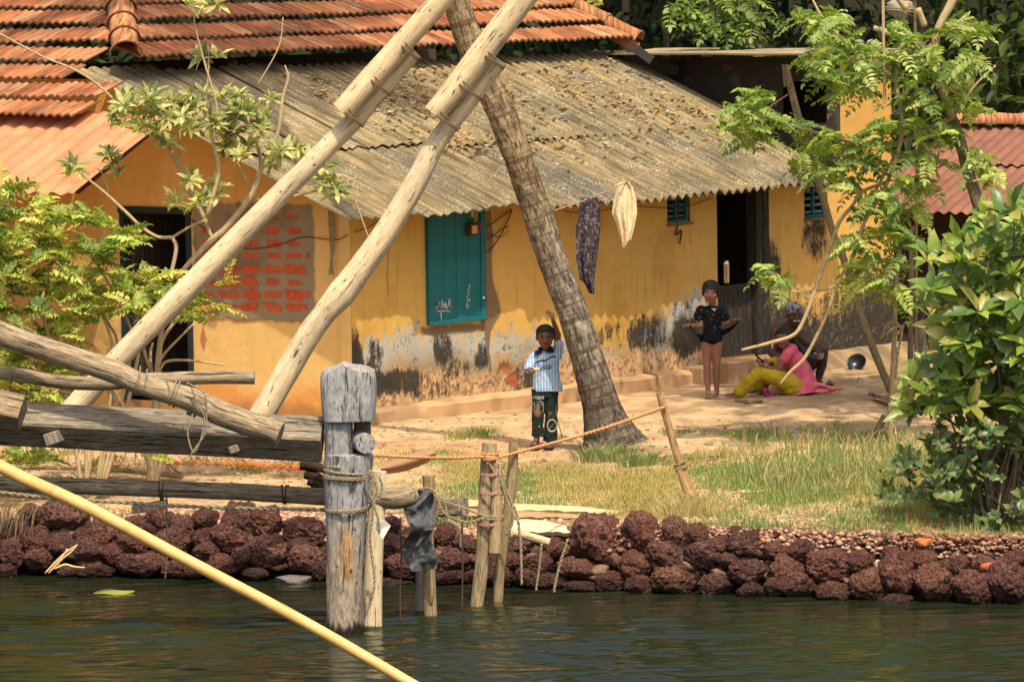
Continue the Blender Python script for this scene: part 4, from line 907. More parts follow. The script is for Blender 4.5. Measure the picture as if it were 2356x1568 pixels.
# big forked post: lofted section
def big_post():
    y0 = 37.95; base = P(793, 1600, y0)
    th_ = thing('mooring_post', P(793, 1480, y0), 'thick bleached grey post with square notched head and rope coils, standing in water', 'post')
    keys = [(1640, 752, 836, 2.3, 0), (1455, 752, 834, 2.3, 0), (1330, 752, 835, 2.3, 0), (1200, 750, 842, 2.4, 0), (1100, 747, 853, 2.5, 0), (1047, 748, 860, 2.8, 0), (1044, 748, 858, 3, 0), (1041, 748, 815, 3, 0), (1000, 747, 812, 3, 0), (968, 746, 812, 3, 0), (965, 744, 862, 4, 0), (925, 741, 865, 5, 0), (880, 739, 865, 6, 0), (862, 740, 864, 6, 0), (852, 744, 862, 5, 0)]
    vs = np.array([k[0] for k in keys][::-1], float); vv = np.unique(np.concatenate([np.arange(852, 1640, 6), [965, 968, 1041, 1044]]))
    seg = 44; th = np.linspace(0, 2 * np.pi, seg, endpoint=False); V = []; tc = []; cc = []
    for v in vv:
        l = np.interp(v, vs, [k[1] for k in keys][::-1]); r = np.interp(v, vs, [k[2] for k in keys][::-1]); n = np.interp(v, vs, [k[3] for k in keys][::-1])
        pl, pr = P(l, v, y0), P(r, v, y0); c = (pl + pr) / 2; a = np.linalg.norm(pr - pl) / 2; b = a if v > 1044 or v < 966 else .175
        b = .155 + (a - .155) * .5
        cs, sn = np.cos(th), np.sin(th); rr = (np.abs(cs) ** n + np.abs(sn) ** n) ** (-1 / n)
        k = 1 + .07 * (fbm(cs * 2 + 3, sn * 2, v * .012, 4, 401) - .5) * 2 + .03 * (fbm(cs * 7, sn * 7, v * .03, 3, 402) - .5) * 2
        # flaking scar on the front of the lower half
        q = np.stack([c[0] + a * cs * rr * k, c[1] + b * sn * rr * k, np.full(seg, c[2])], 1)
        tilt = 0
        if v < 880: q[:, 2] += (880 - v) / 28 * .025 * (q[:, 0] - c[0] < 0) * 0 + (880 - v) / 28 * .05 * np.exp(-((q[:, 0] - c[0] + .04) / .07) ** 2)
        V.append(q); tc.append(np.stack([a * cs * rr, b * sn * rr, np.full(seg, c[2])], 1))
        z = c[2]; col = np.ones((seg, 3)) * np.array([.93, .96, 1.0])
        warm = sst(.35, -.1, z + (fbm(cs * 2, sn * 2, v * .02, 3, 403) - .5) * .5); col = lerp(col, (1.05, .86, .62), warm * .8)
        col = lerp(col, (.30, .28, .27), sst(.0, .1, vnoise(v * .035, 3.3, 0, 404) - .80)[..., None].repeat(seg, -1) * 0)
        wet = sst(-.505, -.56, z + (fbm(cs * 6, sn * 6, 0, 3, 405) - .5) * .12); col = lerp(col, (.07, .06, .05), wet)
        ang = np.abs(np.angle(np.exp(1j * (th + np.pi / 2)))); du = (q[:, 0] - P(800, v, y0)[0]); scar = sst(1.15, .8, np.sqrt((du / .055) ** 2 + ((v - 1270) / 68) ** 2) + (fbm(cs * 9, sn * 9, v * .05, 3, 406) - .5) * .7) * (sn < 0)
        col = lerp(col, (1.05, .62, .28), scar * .85)
        cc.append(col)
    V, tc, cc = np.array(V), np.array(tc), np.array(cc); m = len(vv)
    mb = MB(); i = np.arange(m - 1)[:, None]; j = np.arange(seg)[None]; j2 = (j + 1) % seg
    fc = np.stack([i * seg + j, i * seg + j2, (i + 1) * seg + j2, (i + 1) * seg + j], -1).reshape(-1, 4)
    # domed, hewn top
    tv = [V[0]]; ctr = V[0].mean(0); tcs = [tc[0]]
    for f, h in ((.75, .022), (.45, .035), (.15, .03)): tv.append(ctr + (V[0] - ctr) * f + np.array([0, 0, h])); tcs.append(tc[0] * f)
    mb.add(V.reshape(-1, 3), fc, tc.reshape(-1, 3), cc.reshape(-1, 3))
    tv = np.array(tv)[::-1]; i = np.arange(3)[:, None]; fc = np.stack([i * seg + j, i * seg + j2, (i + 1) * seg + j2, (i + 1) * seg + j], -1).reshape(-1, 4)
    mb.add(np.vstack([tv.reshape(-1, 3), tv[0].mean(0)[None]]), [fc, np.stack([np.full(seg, 4 * seg), (np.arange(seg) + 1) % seg, np.arange(seg)], -1)], None, (1.05, 1.0, .92))
    mb.build('post', MT['post_wood'], th_, auto=50)
    mb = MB(); c = P(838, 1015, y0 - .02); mb.tube([c + np.array([-.12, .16, 0]), c + np.array([-.04, .06, 0]), c + np.array([.015, -.14, 0])], [.075, .076, .074], 22, rough=.05, col=(1.0, 1, 1.02)); mb.build('peg', MT['post_wood'], th_, auto=50)
    mb = MB(); c = (P(834, 1003, y0) + P(0, 0, y0) * 0); mb.box(P(834, 1003, y0 + .10), (.062, .045, .128), None, .02, col=(.42, .40, .38)); mb.build('notch_back', MT['post_wood'], th_, auto=40)  # notch back coloured dark as the shade inside the recess
    for (v, tl, n, w_, mt) in ((1088, .10, 3.2, .010, 'rope'), (1168, .02, 2.0, .010, 'rope')):
        mb = MB(); c = P(799, v, y0); coil(mb, c, (tl, 0, 1), .172 if v < 1100 else .158, w_, n, .09 if v < 1100 else .05, r2=.185); mb.build('rope_coil', MT[mt], th_)
    mb = MB(); y1 = y0 - .2
    for pts in ([(850, 1080), (862, 1100), (868, 1130), (862, 1160), (872, 1200), (873, 1225)], [(846, 1084), (862, 1108), (850, 1140), (868, 1148), (880, 1120), (872, 1095)], [(858, 1100), (858, 1180), (852, 1240), (862, 1330), (855, 1380)]):
        p, _ = TR([(a, b, 1) for a, b in pts], y1); rope(mb, p, .011)
    mb.build('rope_knot', MT['rope'], th_)
big_post()
logthing('wooden_post', [(873, 1083, 34), (868, 1160, 38), (862, 1250, 42), (857, 1380, 46), (856, 1600, 46)], 38.32, 'pale_wood', 'pale wooden post with holes, standing in the water close behind the thick grey post', 'post', seed=5)
mb = MB(); p = [P(840, 1225, 37.9), P(866, 1185, 37.86)]
c0 = P(874, 1215, 37.78); mb.add([c0 + np.array(q) for q in ((-.05, 0, .04), (.03, -.01, .07), (.08, .01, .02), (.02, 0, -.08), (-.03, .01, -.02))], np.array([[0, 4, 1], [1, 4, 2], [2, 4, 3]]), None, (.85, .80, .68)); tag(mb.build('paper_scrap', MT['cloth'], smooth=False), 'white scrap of paper caught in the ropes beside the thick grey post', 'paper')
logthing('mossy_post', [(986, 1093, 30), (988, 1150, 30), (985, 1250, 28), (990, 1400, 31), (992, 1560, 32)], 38.8, 'tan_wood', 'short post with mossy foot standing in water under a grey rag', 'post', col=(.85, .85, .75), seed=6)
logthing('wooden_post', [(968, 1240, 16), (966, 1330, 20), (962, 1480, 22)], 39.1, 'grey_wood', 'thin dark stump in the water just behind the mossy post', 'post', seed=8)
tw = thing('lashed_stake', P(1095, 1450, 39.4), 'thick pale stake lashed to a shorter stick, holding the orange rope', 'post')
logthing('stake', [(1126, 1018, 34), (1124, 1060, 36), (1116, 1180, 35), (1110, 1290, 33), (1096, 1400, 30), (1085, 1500, 30)], 39.4, 'tan_wood', '', '', par=tw, seed=9)
logthing('short_stick', [(1144, 1065, 24), (1142, 1180, 27), (1138, 1270, 29)], 39.33, 'tan_wood', '', '', par=tw, seed=10, col=(1.05, 1, .95))
for (v, u, mt, w_, n) in ((1050, 1127, 'rope_or', .009, 4), (1090, 1134, 'rope_red', .006, 2), (1133, 1134, 'rope_red', .006, 2), (1188, 1130, 'rope', .010, 3), (1205, 1130, 'rope_red', .006, 2)):
    mb = MB(); coil(mb, P(u, v, 39.36), (.08, 0, 1), .062 if v < 1060 else .092, w_, n, .05 if mt != 'rope_red' else .01, r2=.075); mb.build('rope_lashing', MT[mt], tw)
logthing('bamboo_stake', [(1182, 1008, 20), (1178, 1100, 26), (1162, 1220, 25), (1148, 1330, 24), (1142, 1480, 24)], 39.62, 'tan_wood', 'grey green stake with a splintered top, behind the pale lashed stake', 'post', col=(.82, .82, .74), seed=11)
# leaning stake on the bank
sb_ = G(1612, 1172, -.15); lst = thing('leaning_stake', sb_, 'bamboo stake leaning left on the grassy bank, end of the orange rope', 'post')
yb = sb_[1]
logthing('stake', [(1517, 903, 17), (1530, 950, 17), (1560, 1050, 18), (1610, 1178, 19)], yb, 'tan_wood', '', '', par=lst, seed=12, col=(1.0, .85, .7)); logthing('split_stake', [(1562, 1075, 14), (1577, 1120, 18), (1600, 1176, 16)], yb - .03, 'tan_wood', '', '', par=lst, seed=13, col=(1.15, 1.05, .85))
mb = MB(); coil(mb, P(1566, 1072, yb), (-.35, 0, 1), .05, .008, 4, .06); mb.build('rope_lashing', MT['rope'], lst)
ropething('orange_rope', [(860, 1047), (950, 1052), (1040, 1053), (1118, 1050), (1145, 1052), (1230, 1030), (1340, 1000), (1440, 968), (1530, 936)], [38.4, 38.7, 39.1, 39.33, 39.36, 39.8, 40.3, 40.7, yb - .04], 8.0, 'rope_or', 'orange coir rope strung between the stakes across the yard front')
ropething('hanging_rope', [(1124, 1062), (1150, 1110), (1185, 1170), (1196, 1230), (1199, 1290), (1200, 1345)], 39.3, 7, 'rope', 'frayed brown rope hanging beside the lashed stakes', 'rope')
ropething('hanging_rope', [(1246, 1250), (1241, 1300), (1233, 1358)], 39.6, 6, 'rope', 'straight olive rope end hanging into the water, left of its pair', 'rope')
ropething('hanging_rope', [(1306, 1240), (1290, 1290), (1280, 1330), (1274, 1362)], 39.5, 7, 'rope', 'slanting olive rope end hanging into the water below the rough board', 'rope')
ropething('hanging_rope', [(922, 1190), (924, 1300), (920, 1350), (921, 1440)], 38.6, 5, 'rope_dk', 'dark rope hanging straight down left of the mossy post', 'rope')
ropething('hanging_rope', [(1063, 1190), (1064, 1300), (1063, 1400)], 39.2, 5, 'rope_dk', 'dark rope hanging below the square block between two stakes', 'rope')
ropething('hanging_rope', [(382, 1130), (384, 1160), (383, 1200), (386, 1260), (380, 1330)], 38.4, 4, 'rope', 'thin cord hanging from the lower pole down past the boulders', 'rope')
# net frame: square beam, logs
def beam(name, a, b, y0, y1, side, rot, mat, lab, cat, col=(1, 1, 1), par=None, seed=0):
    p, q = P(*a, y0), P(*b, y1); d = q - p; l = np.linalg.norm(d); d /= l; e = np.cross(d, Z); e /= np.linalg.norm(e); f = np.cross(e, d); cr, sr = math.cos(rot), math.sin(rot); E, F_ = e * cr + f * sr, -e * sr + f * cr
    n = 70; m = 6; x = np.linspace(0, l, n); ring = []
    h = side / 2; bv = h * .12
    for (sx, sy, ex, ey) in ((1, 1, -1, 0), (-1, 1, 0, -1), (-1, -1, 1, 0), (1, -1, 0, 1)):
        c0 = np.array([sx * h, sy * h]); nxt = np.array([ex, ey]) * 2 * h; pr = -np.array([{(1, 1): 0, (-1, 1): -1, (-1, -1): 0, (1, -1): 1}[(sx, sy)], {(1, 1): -1, (-1, 1): 0, (-1, -1): 1, (1, -1): 0}[(sx, sy)]]) * 0
        for k in range(m): ring.append(c0 + nxt * (bv / (2 * h) + (1 - bv / h) * k / (m - 1)))
    ring = np.array(ring); k = len(ring)
    nz = (fbm(ring[:, 0][None] * 20 + seed, ring[:, 1][None] * 20, x[:, None] * 1.6, 4, 410 + seed) - .5) * .022
    R = ring[None] * (1 + nz[..., None] / h)
    V = p + d * x[:, None, None] + E * R[..., :1] + F_ * R[..., 1:]
    tc = np.stack([R[..., 0], R[..., 1], np.broadcast_to(x[:, None], R.shape[:2])], -1); mb = MB()
    V = np.concatenate([V, V[:, :1]], 1); tc = np.concatenate([tc, tc[:, :1]], 1); mb.grid(V[:, ::-1], tc[:, ::-1], np.ones(V.shape) * np.array(col))
    for r_, s_ in ((0, 1), (-1, -1)):
        c = V[r_, :-1]; mb.add(np.vstack([c, c.mean(0)[None]]), np.array([[k, (i + 1) % k, i][::s_] for i in range(k)]), None, col)
    o = mb.build(name, MT[mat], par, auto=30); return o if par is not None else tag(o, lab, cat)
bt = thing('square_beam', P(370, 1000, 38.05), 'thick cracked grey square timber running left from the notched post', 'beam')
beam('timber', (-260, 958), (742, 1010), 38.15, 37.98, .245, math.radians(50), 'grey_wood', '', '', par=bt, col=(1.0, .97, .92))
for (u, v, s) in ((125, 1006, .050), (543, 1031, .032)):
    c = P(u, v, 37.93); mb = MB(); mb.box(c, (s, .10, s * .9), [np.array([.93, -.2, .3]) / math.sqrt(.93 ** 2 + .04 + .09), np.array([.2, .97, 0]), np.array([-.3, .05, .95])], .006, col=(1.25, 1.2, 1.15)); mb.build('wedge', MT['grey_wood'], bt, auto=30)
beam('square_timber', (-260, 880), (52, 950), 37.7, 37.55, .20, math.radians(38), 'grey_wood', 'end of a second square timber entering at the left edge above the beam', 'beam', (1.2, 1.05, .8), seed=4)
dl = thing('diagonal_log', P(300, 870, 37.7), 'thick weathered log sloping down across the square beam, with rope knots', 'log')
logthing('log', [(-120, 705, 56), (0, 766, 56), (110, 805, 54), (250, 850, 54), (330, 885, 52), (430, 915, 54), (520, 955, 60), (645, 1000, 58)], np.linspace(38.0, 37.5, 8), 'grey_wood', '', '', par=dl, seed=14, col=(1.45, 1.3, 1.05), rough=.05)
for (u, v, n, w_) in ((450, 925, 4, .010), (322, 875, 1.2, .005), (405, 905, 2, .006)):
    mb = MB(); coil(mb, P(u, v, 37.67), (.85, 0, -.4), .098, w_, n, .08); mb.build('rope_lashing', MT['rope'], dl)
mb = MB()
for pts in ([(440, 890), (455, 930), (470, 960), (462, 1010), (445, 1040), (432, 1000), (435, 960)], [(430, 880), (470, 905), (475, 960), (470, 1000), (440, 1045), (450, 1060)], [(380, 870), (388, 890), (392, 915)]): p, _ = TR([(a, b, 1) for a, b in pts], 37.5); rope(mb, p, .007)
mb.build('loose_rope', MT['rope'], dl)
ll = thing('thin_log', P(300, 872, 38.1), 'thin grey log with a hollow split end lying level behind the sloping log', 'log')
logthing('log', [(-120, 845, 30), (0, 858, 31), (60, 865, 32), (140, 878, 32), (230, 882, 32), (330, 874, 33), (480, 868, 30), (586, 868, 31)], 38.15, 'grey_wood', '', '', par=ll, seed=15, col=(1.35, 1.25, 1.05), rough=.05)
mb = MB(); coil(mb, P(26, 862, 38.15), (1, 0, .05), .056, .006, 4, .06); mb.build('rope_lashing', MT['rope'], ll)
lp = thing('lower_pole', P(400, 1128, 38.3), 'grey brown pole lashed level to the notched post, its broken end jutting right', 'pole')
logthing('pole', [(-150, 1108, 36), (0, 1112, 36), (200, 1118, 38), (360, 1124, 38), (540, 1130, 40), (640, 1136, 40), (745, 1142, 40), (850, 1146, 44), (905, 1145, 52), (945, 1140, 48), (962, 1136, 22)], 38.32, 'grey_wood', '', '', par=lp, seed=16, col=(1.25, 1.15, 1.0), rough=.05)
for u in (372, 655): mb = MB(); coil(mb, P(u, 1128 + (u - 372) * .03, 38.32), (1, 0, 0), .068, .006, 3, .05); mb.build('rope_lashing', MT['rope_dk'], lp)
mb = MB(); mb.box(P(345, 1165, 38.3), (.135, .06, .03), [np.array([.97, 0, .16]), np.array([0, 1, 0]), np.array([-.16, 0, .97])], .006, col=(1.5, 1.45, 1.3)); mb.build('small_board', MT['grey_wood'], lp, auto=30)
ropething('long_rope', [(-100, 1122), (0, 1132), (130, 1146), (300, 1156), (400, 1163), (560, 1168), (750, 1172)], 38.15, 10, 'rope', 'twisted grey rope slung level under the lower pole', 'rope')
mb = MB()
for (x0, y0_, x1, y1_) in ((700, 1090, 750, 1110), (708, 1105, 752, 1125), (690, 1070, 750, 1080)): p, r = TR([(x0, y0_, 18), ((x0 + x1) / 2, (y0_ + y1_) / 2 - 3, 26), (x1, y1_, 20)], 38.6); mb.tube(p, r, 8, rough=.3, rf=20, col=(.25, .2, .16), sub=3)
tag(mb.build('rotten_stump', MT['grey_wood'], auto=50), 'dark rotten wood broken up just left of the notched post', 'stump')
# bits around the small posts
beam('timber_block', (1012, 1168), (1066, 1164), 38.95, 38.8, .125, .1, 'grey_wood', 'short square grey timber end between the small posts, tied with rope', 'block', (1.3, 1.25, 1.15), seed=7)
mb = MB()
for pts in ([(965, 1130), (1000, 1140), (1020, 1150), (1030, 1190)], [(1000, 1128), (1010, 1160), (1004, 1185), (1015, 1195)], [(1004, 1140), (1018, 1175), (1040, 1190), (1075, 1200), (1120, 1190)], [(960, 1125), (985, 1122), (1003, 1130)], [(1010, 1150), (1060, 1165), (1110, 1185)], [(1150, 1100), (1175, 1150), (1180, 1200), (1165, 1230)], [(1145, 1080), (1170, 1160), (1195, 1205)]): p, _ = TR([(a, b, 1) for a, b in pts], 38.72); rope(mb, p, .009)
tag(mb.build('tangled_rope', MT['rope']), 'tangle of frayed rope around the short posts and timber block', 'rope')
# rag
def rag():
    L = [(0, 948, 990), (15, 938, 998), (40, 928, 1000), (70, 935, 1003), (100, 948, 1000), (125, 930, 985), (150, 924, 1000), (185, 935, 1008), (205, 948, 1005)]
    n, m = 60, 26; V = np.zeros((n, m, 3)); t = np.linspace(0, 205, n); hs_ = [a[0] for a in L]
    for i, h in enumerate(t):
        l = np.interp(h, hs_, [a[1] for a in L]); r = np.interp(h, hs_, [a[2] for a in L]); u = np.linspace(l, r, m)
        fold = .09 * (np.abs(((u - l) / 28 + h * .02) % 2 - 1)) + .10 * sst(120, 100, h) * sst(60, 100, h) * 1.0 + .10 * (fbm(u * .04, h * .03, 0, 3, 420) - .5)
        for j in range(m): V[i, j] = P(u[j], 1128 + h * .9 - (u[j] - 960) * .12, 38.66 - fold[j])
    mb = MB(); slab(mb, V, np.array([0, .012, 0]), V - V[0, 0], np.ones(V.shape) * 1.0); return mb
m_ = M('stiff_rag', .7, .3); co_ = m_.co('Object'); n_ = m_.noise(co_, 30, 7, .7); m_.color(m_.ramp(n_, [(.3, (.045, .045, .05)), (.55, (.11, .11, .115)), (.75, (.20, .195, .19))])); m_.bump(n_, .6, .02)
tag(rag().build('rag', m_.m, auto=35), 'stiff folded grey black rag hanging over the mossy post', 'rag')
# planks on the bank edge
def board(name, pts, y, mat, lab, cat, col=(1, 1, 1), th=.03):
    """pts: (u, vtop, vbottom)"""
    n = 60; us = np.linspace(pts[0][0], pts[-1][0], n); vt = np.interp(us, [p[0] for p in pts], [p[1] for p in pts]); vb = np.interp(us, [p[0] for p in pts], [p[2] for p in pts])
    ys = np.interp(us, [pts[0][0], pts[-1][0]], y); V = np.zeros((n, 5, 3)); tc = np.zeros((n, 5, 3))
    for i in range(n):
        a, b = P(us[i], vt[i], ys[i] + .10), P(us[i], vb[i], ys[i] - .02)
        w = (fbm(us[i] * .05, 0, 0, 4, 430) - .5) * .03
        for j in range(5): V[i, j] = a * (1 - j / 4) + (b + Z * w) * j / 4; tc[i, j] = (j * .03, 0, us[i] / 300)
    mb = MB(); slab(mb, V, np.array([0, .02, -th]), tc, np.ones(V.shape) * np.array(col)); return tag(mb.build(name, MT[mat], auto=35), lab, cat)
board('weathered_plank', [(1055, 1146, 1162), (1200, 1158, 1172), (1330, 1164, 1176), (1440, 1176, 1184)], (41.6, 41.4), 'pale_wood', 'long sun bleached plank along the bank edge, the upper of the pair', 'plank', (.95, .88, .75))
board('weathered_plank', [(1065, 1168, 1186), (1200, 1174, 1188), (1350, 1184, 1192), (1465, 1188, 1194)], (41.1, 41.0), 'pale_wood', 'dark cracked plank along the bank edge just below a bleached one', 'plank', (.6, .5, .38))
board('rough_board', [(1165, 1196, 1216), (1210, 1193, 1222), (1260, 1198, 1224), (1312, 1212, 1224)], (40.6, 40.5), 'pale_wood', 'short rough pale board with ragged edge jutting over the boulders', 'board')
logthing('short_log', [(1168, 1232, 20), (1190, 1226, 22), (1225, 1236, 20), (1264, 1247, 19)], 39.9, 'pale_wood', 'short pale log sticking out over the boulders below the rough board', 'log', col=(.9, .88, .8), seed=17)
for (u0, v0, u1, v1, lab) in ((1030, 1196, 1060, 1262, 'dry palm strip drooping over the rocks left of the lashed stake'), (1075, 1180, 1045, 1240, 'curled palm strip beside the lashed stake foot')):
    mb = MB(); p, r = TR([(u0, v0, 10), ((u0 + u1) / 2 + 14, (v0 + v1) / 2 - 12, 12), (u1, v1, 5)], 40.0); mb.tube(p, r, 6, ell=.3, sub=6, col=(.75, .62, .45)); tag(mb.build('palm_strip', MT['rope']), lab, 'palm leaf')
# brown spathe
def spathe():
    n, m = 40, 9; V = np.zeros((n, m, 3)); x = np.linspace(0, 1, n)
    for i, f in enumerate(x):
        u = 875 + f * 125; vc = 1078 - 36 * f ** 1.3; hw = 11 + 7 * math.sin(f * 3.0)
        for j in range(m): a = (j / (m - 1) - .5) * 2; V[i, j] = P(u, vc + a * hw * (1 if f < .9 else 1 - (f - .9) * 4), 41.9 + .09 * a * a - .09)
    mb = MB(); slab(mb, V, np.array([0, .015, 0]), V - V[0, 0], np.ones(V.shape) * np.array([.40, .22, .12])); c = [P(988, 1050, 41.8), P(997, 1062, 41.8), P(993, 1078, 41.8), P(1003, 1086, 41.75)]; return mb
tag(spathe().build('palm_spathe', MT['vcol'], auto=50), 'boat shaped brown palm spathe lying behind the orange rope', 'palm spathe')
# lever poles
def lever(nm, low, upp, y, rings, lab, seed):
    p, r = TR(low, y); t = thing(nm, p[0], lab, 'pole')
    mb = MB(); mb.tube(p, r, 24, rough=.07, rf=4, sub=8, seed=seed, col=(1, .97, .93)); mb.build('lower_pole_piece', MT['pale_wood'], t, auto=60)
    p, r = TR(upp, y - .12); mb = MB(); mb.tube(p, r, 24, rough=.05, rf=3, sub=8, seed=seed + 1, col=(.98, .93, .85)); mb.build('upper_pole_piece', MT['pale_wood'], t, auto=60)
    d = p[-1] - p[0]
    for (u, v, w_) in rings:
        mb = MB(); coil(mb, P(u, v, y - .06), d + np.array([.06, 0, .1]) * random.uniform(-1, 1), w_ / 2 * y / F, .0055, 2.3, .06, r2=w_ / 2 * y / F * 1.05); mb.build('rope_lashing', MT['rope_mid'], t)
lever('lever_pole', [(120, 990, 54), (170, 938, 54), (275, 822, 52), (440, 655, 54), (620, 472, 50), (790, 302, 44), (870, 215, 42), (952, 118, 40)],
      [(786, 256, 52), (850, 185, 54), (925, 100, 52), (1020, -5, 50), (1130, -125, 48)], 39.5, [(806, 262, 84), (868, 190, 88), (935, 110, 84)], 'left leaning pale pole of two lashed timbers crossing the roof', 31)
lever('lever_pole', [(580, 985, 58), (610, 940, 60), (700, 785, 56), (745, 722, 54), (786, 674, 66), (828, 618, 58), (880, 545, 56), (950, 430, 52), (1010, 320, 44), (1080, 230, 42), (1148, 138, 42)],
      [(997, 262, 50), (1050, 200, 58), (1112, 118, 60), (1210, -10, 56), (1290, -115, 54)], 39.2, [(1022, 272, 88), (1072, 200, 94), (1125, 130, 90)], 'right leaning pale pole of two lashed timbers crossing the palm trunk', 35)
# foreground bamboo
bp_ = thing('bamboo_pole', P(450, 1300, 35.5), 'long smooth yellow bamboo pole slanting across the water in front of everything', 'pole')
lst_ = [(-260, 918, 34), (0, 1072, 31), (200, 1166, 30), (440, 1293, 28), (700, 1430, 27), (950, 1574, 26), (1100, 1662, 26)]
p, r = TR(lst_, np.linspace(36.6, 34.9, 7)); pts, rr = spline(p, r, 24); Lq = np.concatenate([[0], np.cumsum(np.linalg.norm(np.diff(pts, axis=0), axis=1))])
node = np.exp(-((((Lq + .12) % .62) - .31) / .012) ** 2); mb = MB(); mb.tube(pts, rr * (1 + .07 * node), 20, col=(1, 1, 1)); mb.c[-1] = np.concatenate([np.repeat((1 - .35 * node)[:, None] * np.ones(3), 20, 0), np.ones((2, 3))])
mb.build('bamboo_culm', MT['bamboo'], bp_)
# coconut palm trunk
pt = thing('coconut_palm', P(1405, 1015, 46.3), 'leaning coconut palm trunk with ringed grey bark and flared foot', 'palm tree')
lst_ = [(820, -2900, 44), (800, -2000, 48), (840, -1200, 52), (900, -600, 54), (962, -300, 56), (1030, -70, 58), (1048, 0, 60), (1075, 80, 64), (1110, 165, 66), (1150, 250, 67), (1206, 400, 68), (1272, 600, 68), (1311, 700, 69), (1344, 800, 73), (1374, 900, 82), (1390, 960, 96), (1402, 1000, 122), (1410, 1030, 160)]
p, r = TR(lst_[::-1], 46.3); crownp = P(985, -290, 46.3); 
pts, rr = spline(p, r, 14); Lq = np.concatenate([[0], np.cumsum(np.linalg.norm(np.diff(pts, axis=0), axis=1))])
ring = np.zeros(len(Lq)); pos = 0
ring = .022 * (np.abs(((Lq + .03 * np.sin(Lq * 9)) / .11) % 1 - .5) * 2) + .02 * (fbm(Lq * 3, 0, 0, 3, 77) - .5)
mb = MB(); mb.tube(pts, rr * (1 + ring), 40, rough=.06, rf=7, cap=False)
q = mb.v[-1]; hz_ = q[:, 2]; k = (fbm(q[:, 0] * 9, q[:, 1] * 9, hz_ * 1.2, 3, 88) - .5) * sst(.35, -.15, hz_) * .5; ctr = np.repeat(pts, 40, 0); q += (q - ctr) * k[:, None]
cc = np.ones((len(q), 3)); cc = lerp(cc, (1.25, 1.08, .8), sst(1.2, 2.6, hz_)); cc = lerp(cc, (.62, .58, .55), sst(.9, .2, hz_)); mb.c[-1] = cc
mb.build('trunk', MT['palm'], pt)
# its crown, above the frame
def frond(mb, base, az, el, L_, n=26, col=(.10, .17, .04), lw=.035, droop=.55, seed=0):
    d = np.array([math.cos(az) * math.cos(el), math.sin(az) * math.cos(el), math.sin(el)]); pts = [np.asarray(base, float)]; 
    for i in range(n): d = d - Z * droop / n * 1.8; d /= np.linalg.norm(d); pts.append(pts[-1] + d * L_ / n)
    pts = np.array(pts); mb.tube(pts, np.linspace(.03, .006, len(pts)), 5, col=np.array(col) * 1.6)
    sd_ = np.cross(d, Z); side = np.array([-math.sin(az), math.cos(az), 0])
    for i in range(2, n):
        for f in (.0, .33, .66):
            b = pts[i] * (1 - f) + pts[min(i + 1, n)] * f; l = L_ * .24 * math.sin(math.pi * (i / n) ** .7) + .08
            for sg in (-1, 1):
                t = b + side * sg * l * .8 - Z * l * random.uniform(.35, .6) + (pts[i] - pts[i - 1]) * 1.2; w = (pts[i] - pts[i - 1]) / np.linalg.norm(pts[i] - pts[i - 1]) * lw * .5; m_ = b * .45 + t * .55 + Z * l * .06
                mb.add([b - w * .6, b + w * .6, m_ + w, m_ - w, t], [np.array([[0, 1, 2, 3]]), np.array([[3, 2, 4]])], None, np.array(col) * random.uniform(.7, 1.3))
mb = MB(); ptop = pts[-1]
for k in range(16): frond(mb, ptop + Z * .1, k * 2.4, random.uniform(-.1, 1.1), random.uniform(2.0, 2.8))
mb.tube([ptop - Z * .05, ptop + Z * .35], [.13, .05], 10, col=(.2, .2, .08)); mb.build('crown', MT['leaf'], pt, smooth=False)
# dry frond on the ground at left
def dryfrond(u0, v0, u1, v1, lab, col, seed, z=-.1, rise=.0):
    a, b = G(u0, v0, z), G(u1, v1, z + rise); d = b - a; L_ = np.linalg.norm(d); d /= L_; e = np.cross(Z, d); mb = MB(); pts = [a + d * L_ * f + Z * (.05 * math.sin(f * 3.1) + .02) for f in np.linspace(0, 1, 14)]
    mb.tube(pts, np.linspace(.03, .008, 14), 7, col=np.array([.85, .26, .08]) if col == 0 else (.5, .38, .22), ell=.6)
    for i in range(220):
        f = random.random(); b0 = a + d * L_ * f + Z * .05; sg = random.choice((-1, 1)); l = random.uniform(.2, .5); t = b0 + e * sg * l * .9 + d * l * random.uniform(.0, .9) + Z * random.uniform(-.06, .07); w = d * .006; m_ = (b0 + t) / 2 + Z * random.uniform(0, .08)
        t[2] = max(t[2], gheight(t[0], t[1]) + .004); mb.add([b0 - w, b0 + w, m_ + w, m_ - w, t], [np.array([[0, 1, 2, 3]]), np.array([[3, 2, 4]])], None, np.array(random.choice([(.50, .36, .20), (.62, .47, .28), (.38, .25, .14), (.30, .2, .12)])) * random.uniform(.7, 1.15))
    return tag(mb.build('dry_palm_frond', MT['leaf'], smooth=False), lab, 'palm frond')
dryfrond(760, 1088, 240, 1078, 'dead palm frond with orange red midrib lying behind the lower pole', 0, 1)
dryfrond(420, 1100, -60, 1090, 'dead brown palm frond lying left of the one with red midrib', 1, 2)
dryfrond(260, 1122, -120, 1146, 'dead frond with drooping tips over the left end of the bank', 1, 3, z=-.12)
mb = MB()
for i in range(130):
    u, v = random.uniform(-40, 90), random.uniform(1130, 1160); p = bankp(u, v + 15) - np.array([0, .12, -.02]); t = p + np.array([random.uniform(-.28, -.02), -random.uniform(0, .1), -random.uniform(.12, .38)]); m_ = (p + t) / 2 + np.array([0, -.05, .07]); w = np.array([.004, 0, .003])
    mb.add([p - w, p + w, m_ + w, m_ - w, t], [np.array([[0, 1, 2, 3]]), np.array([[3, 2, 4]])], None, np.array(random.choice([(.40, .30, .20), (.25, .18, .12), (.5, .36, .2)])))
tag(mb.build('drooping_straw', MT['leaf'], smooth=False), 'dry grey straw hanging over the boulders at the left edge', 'straw')
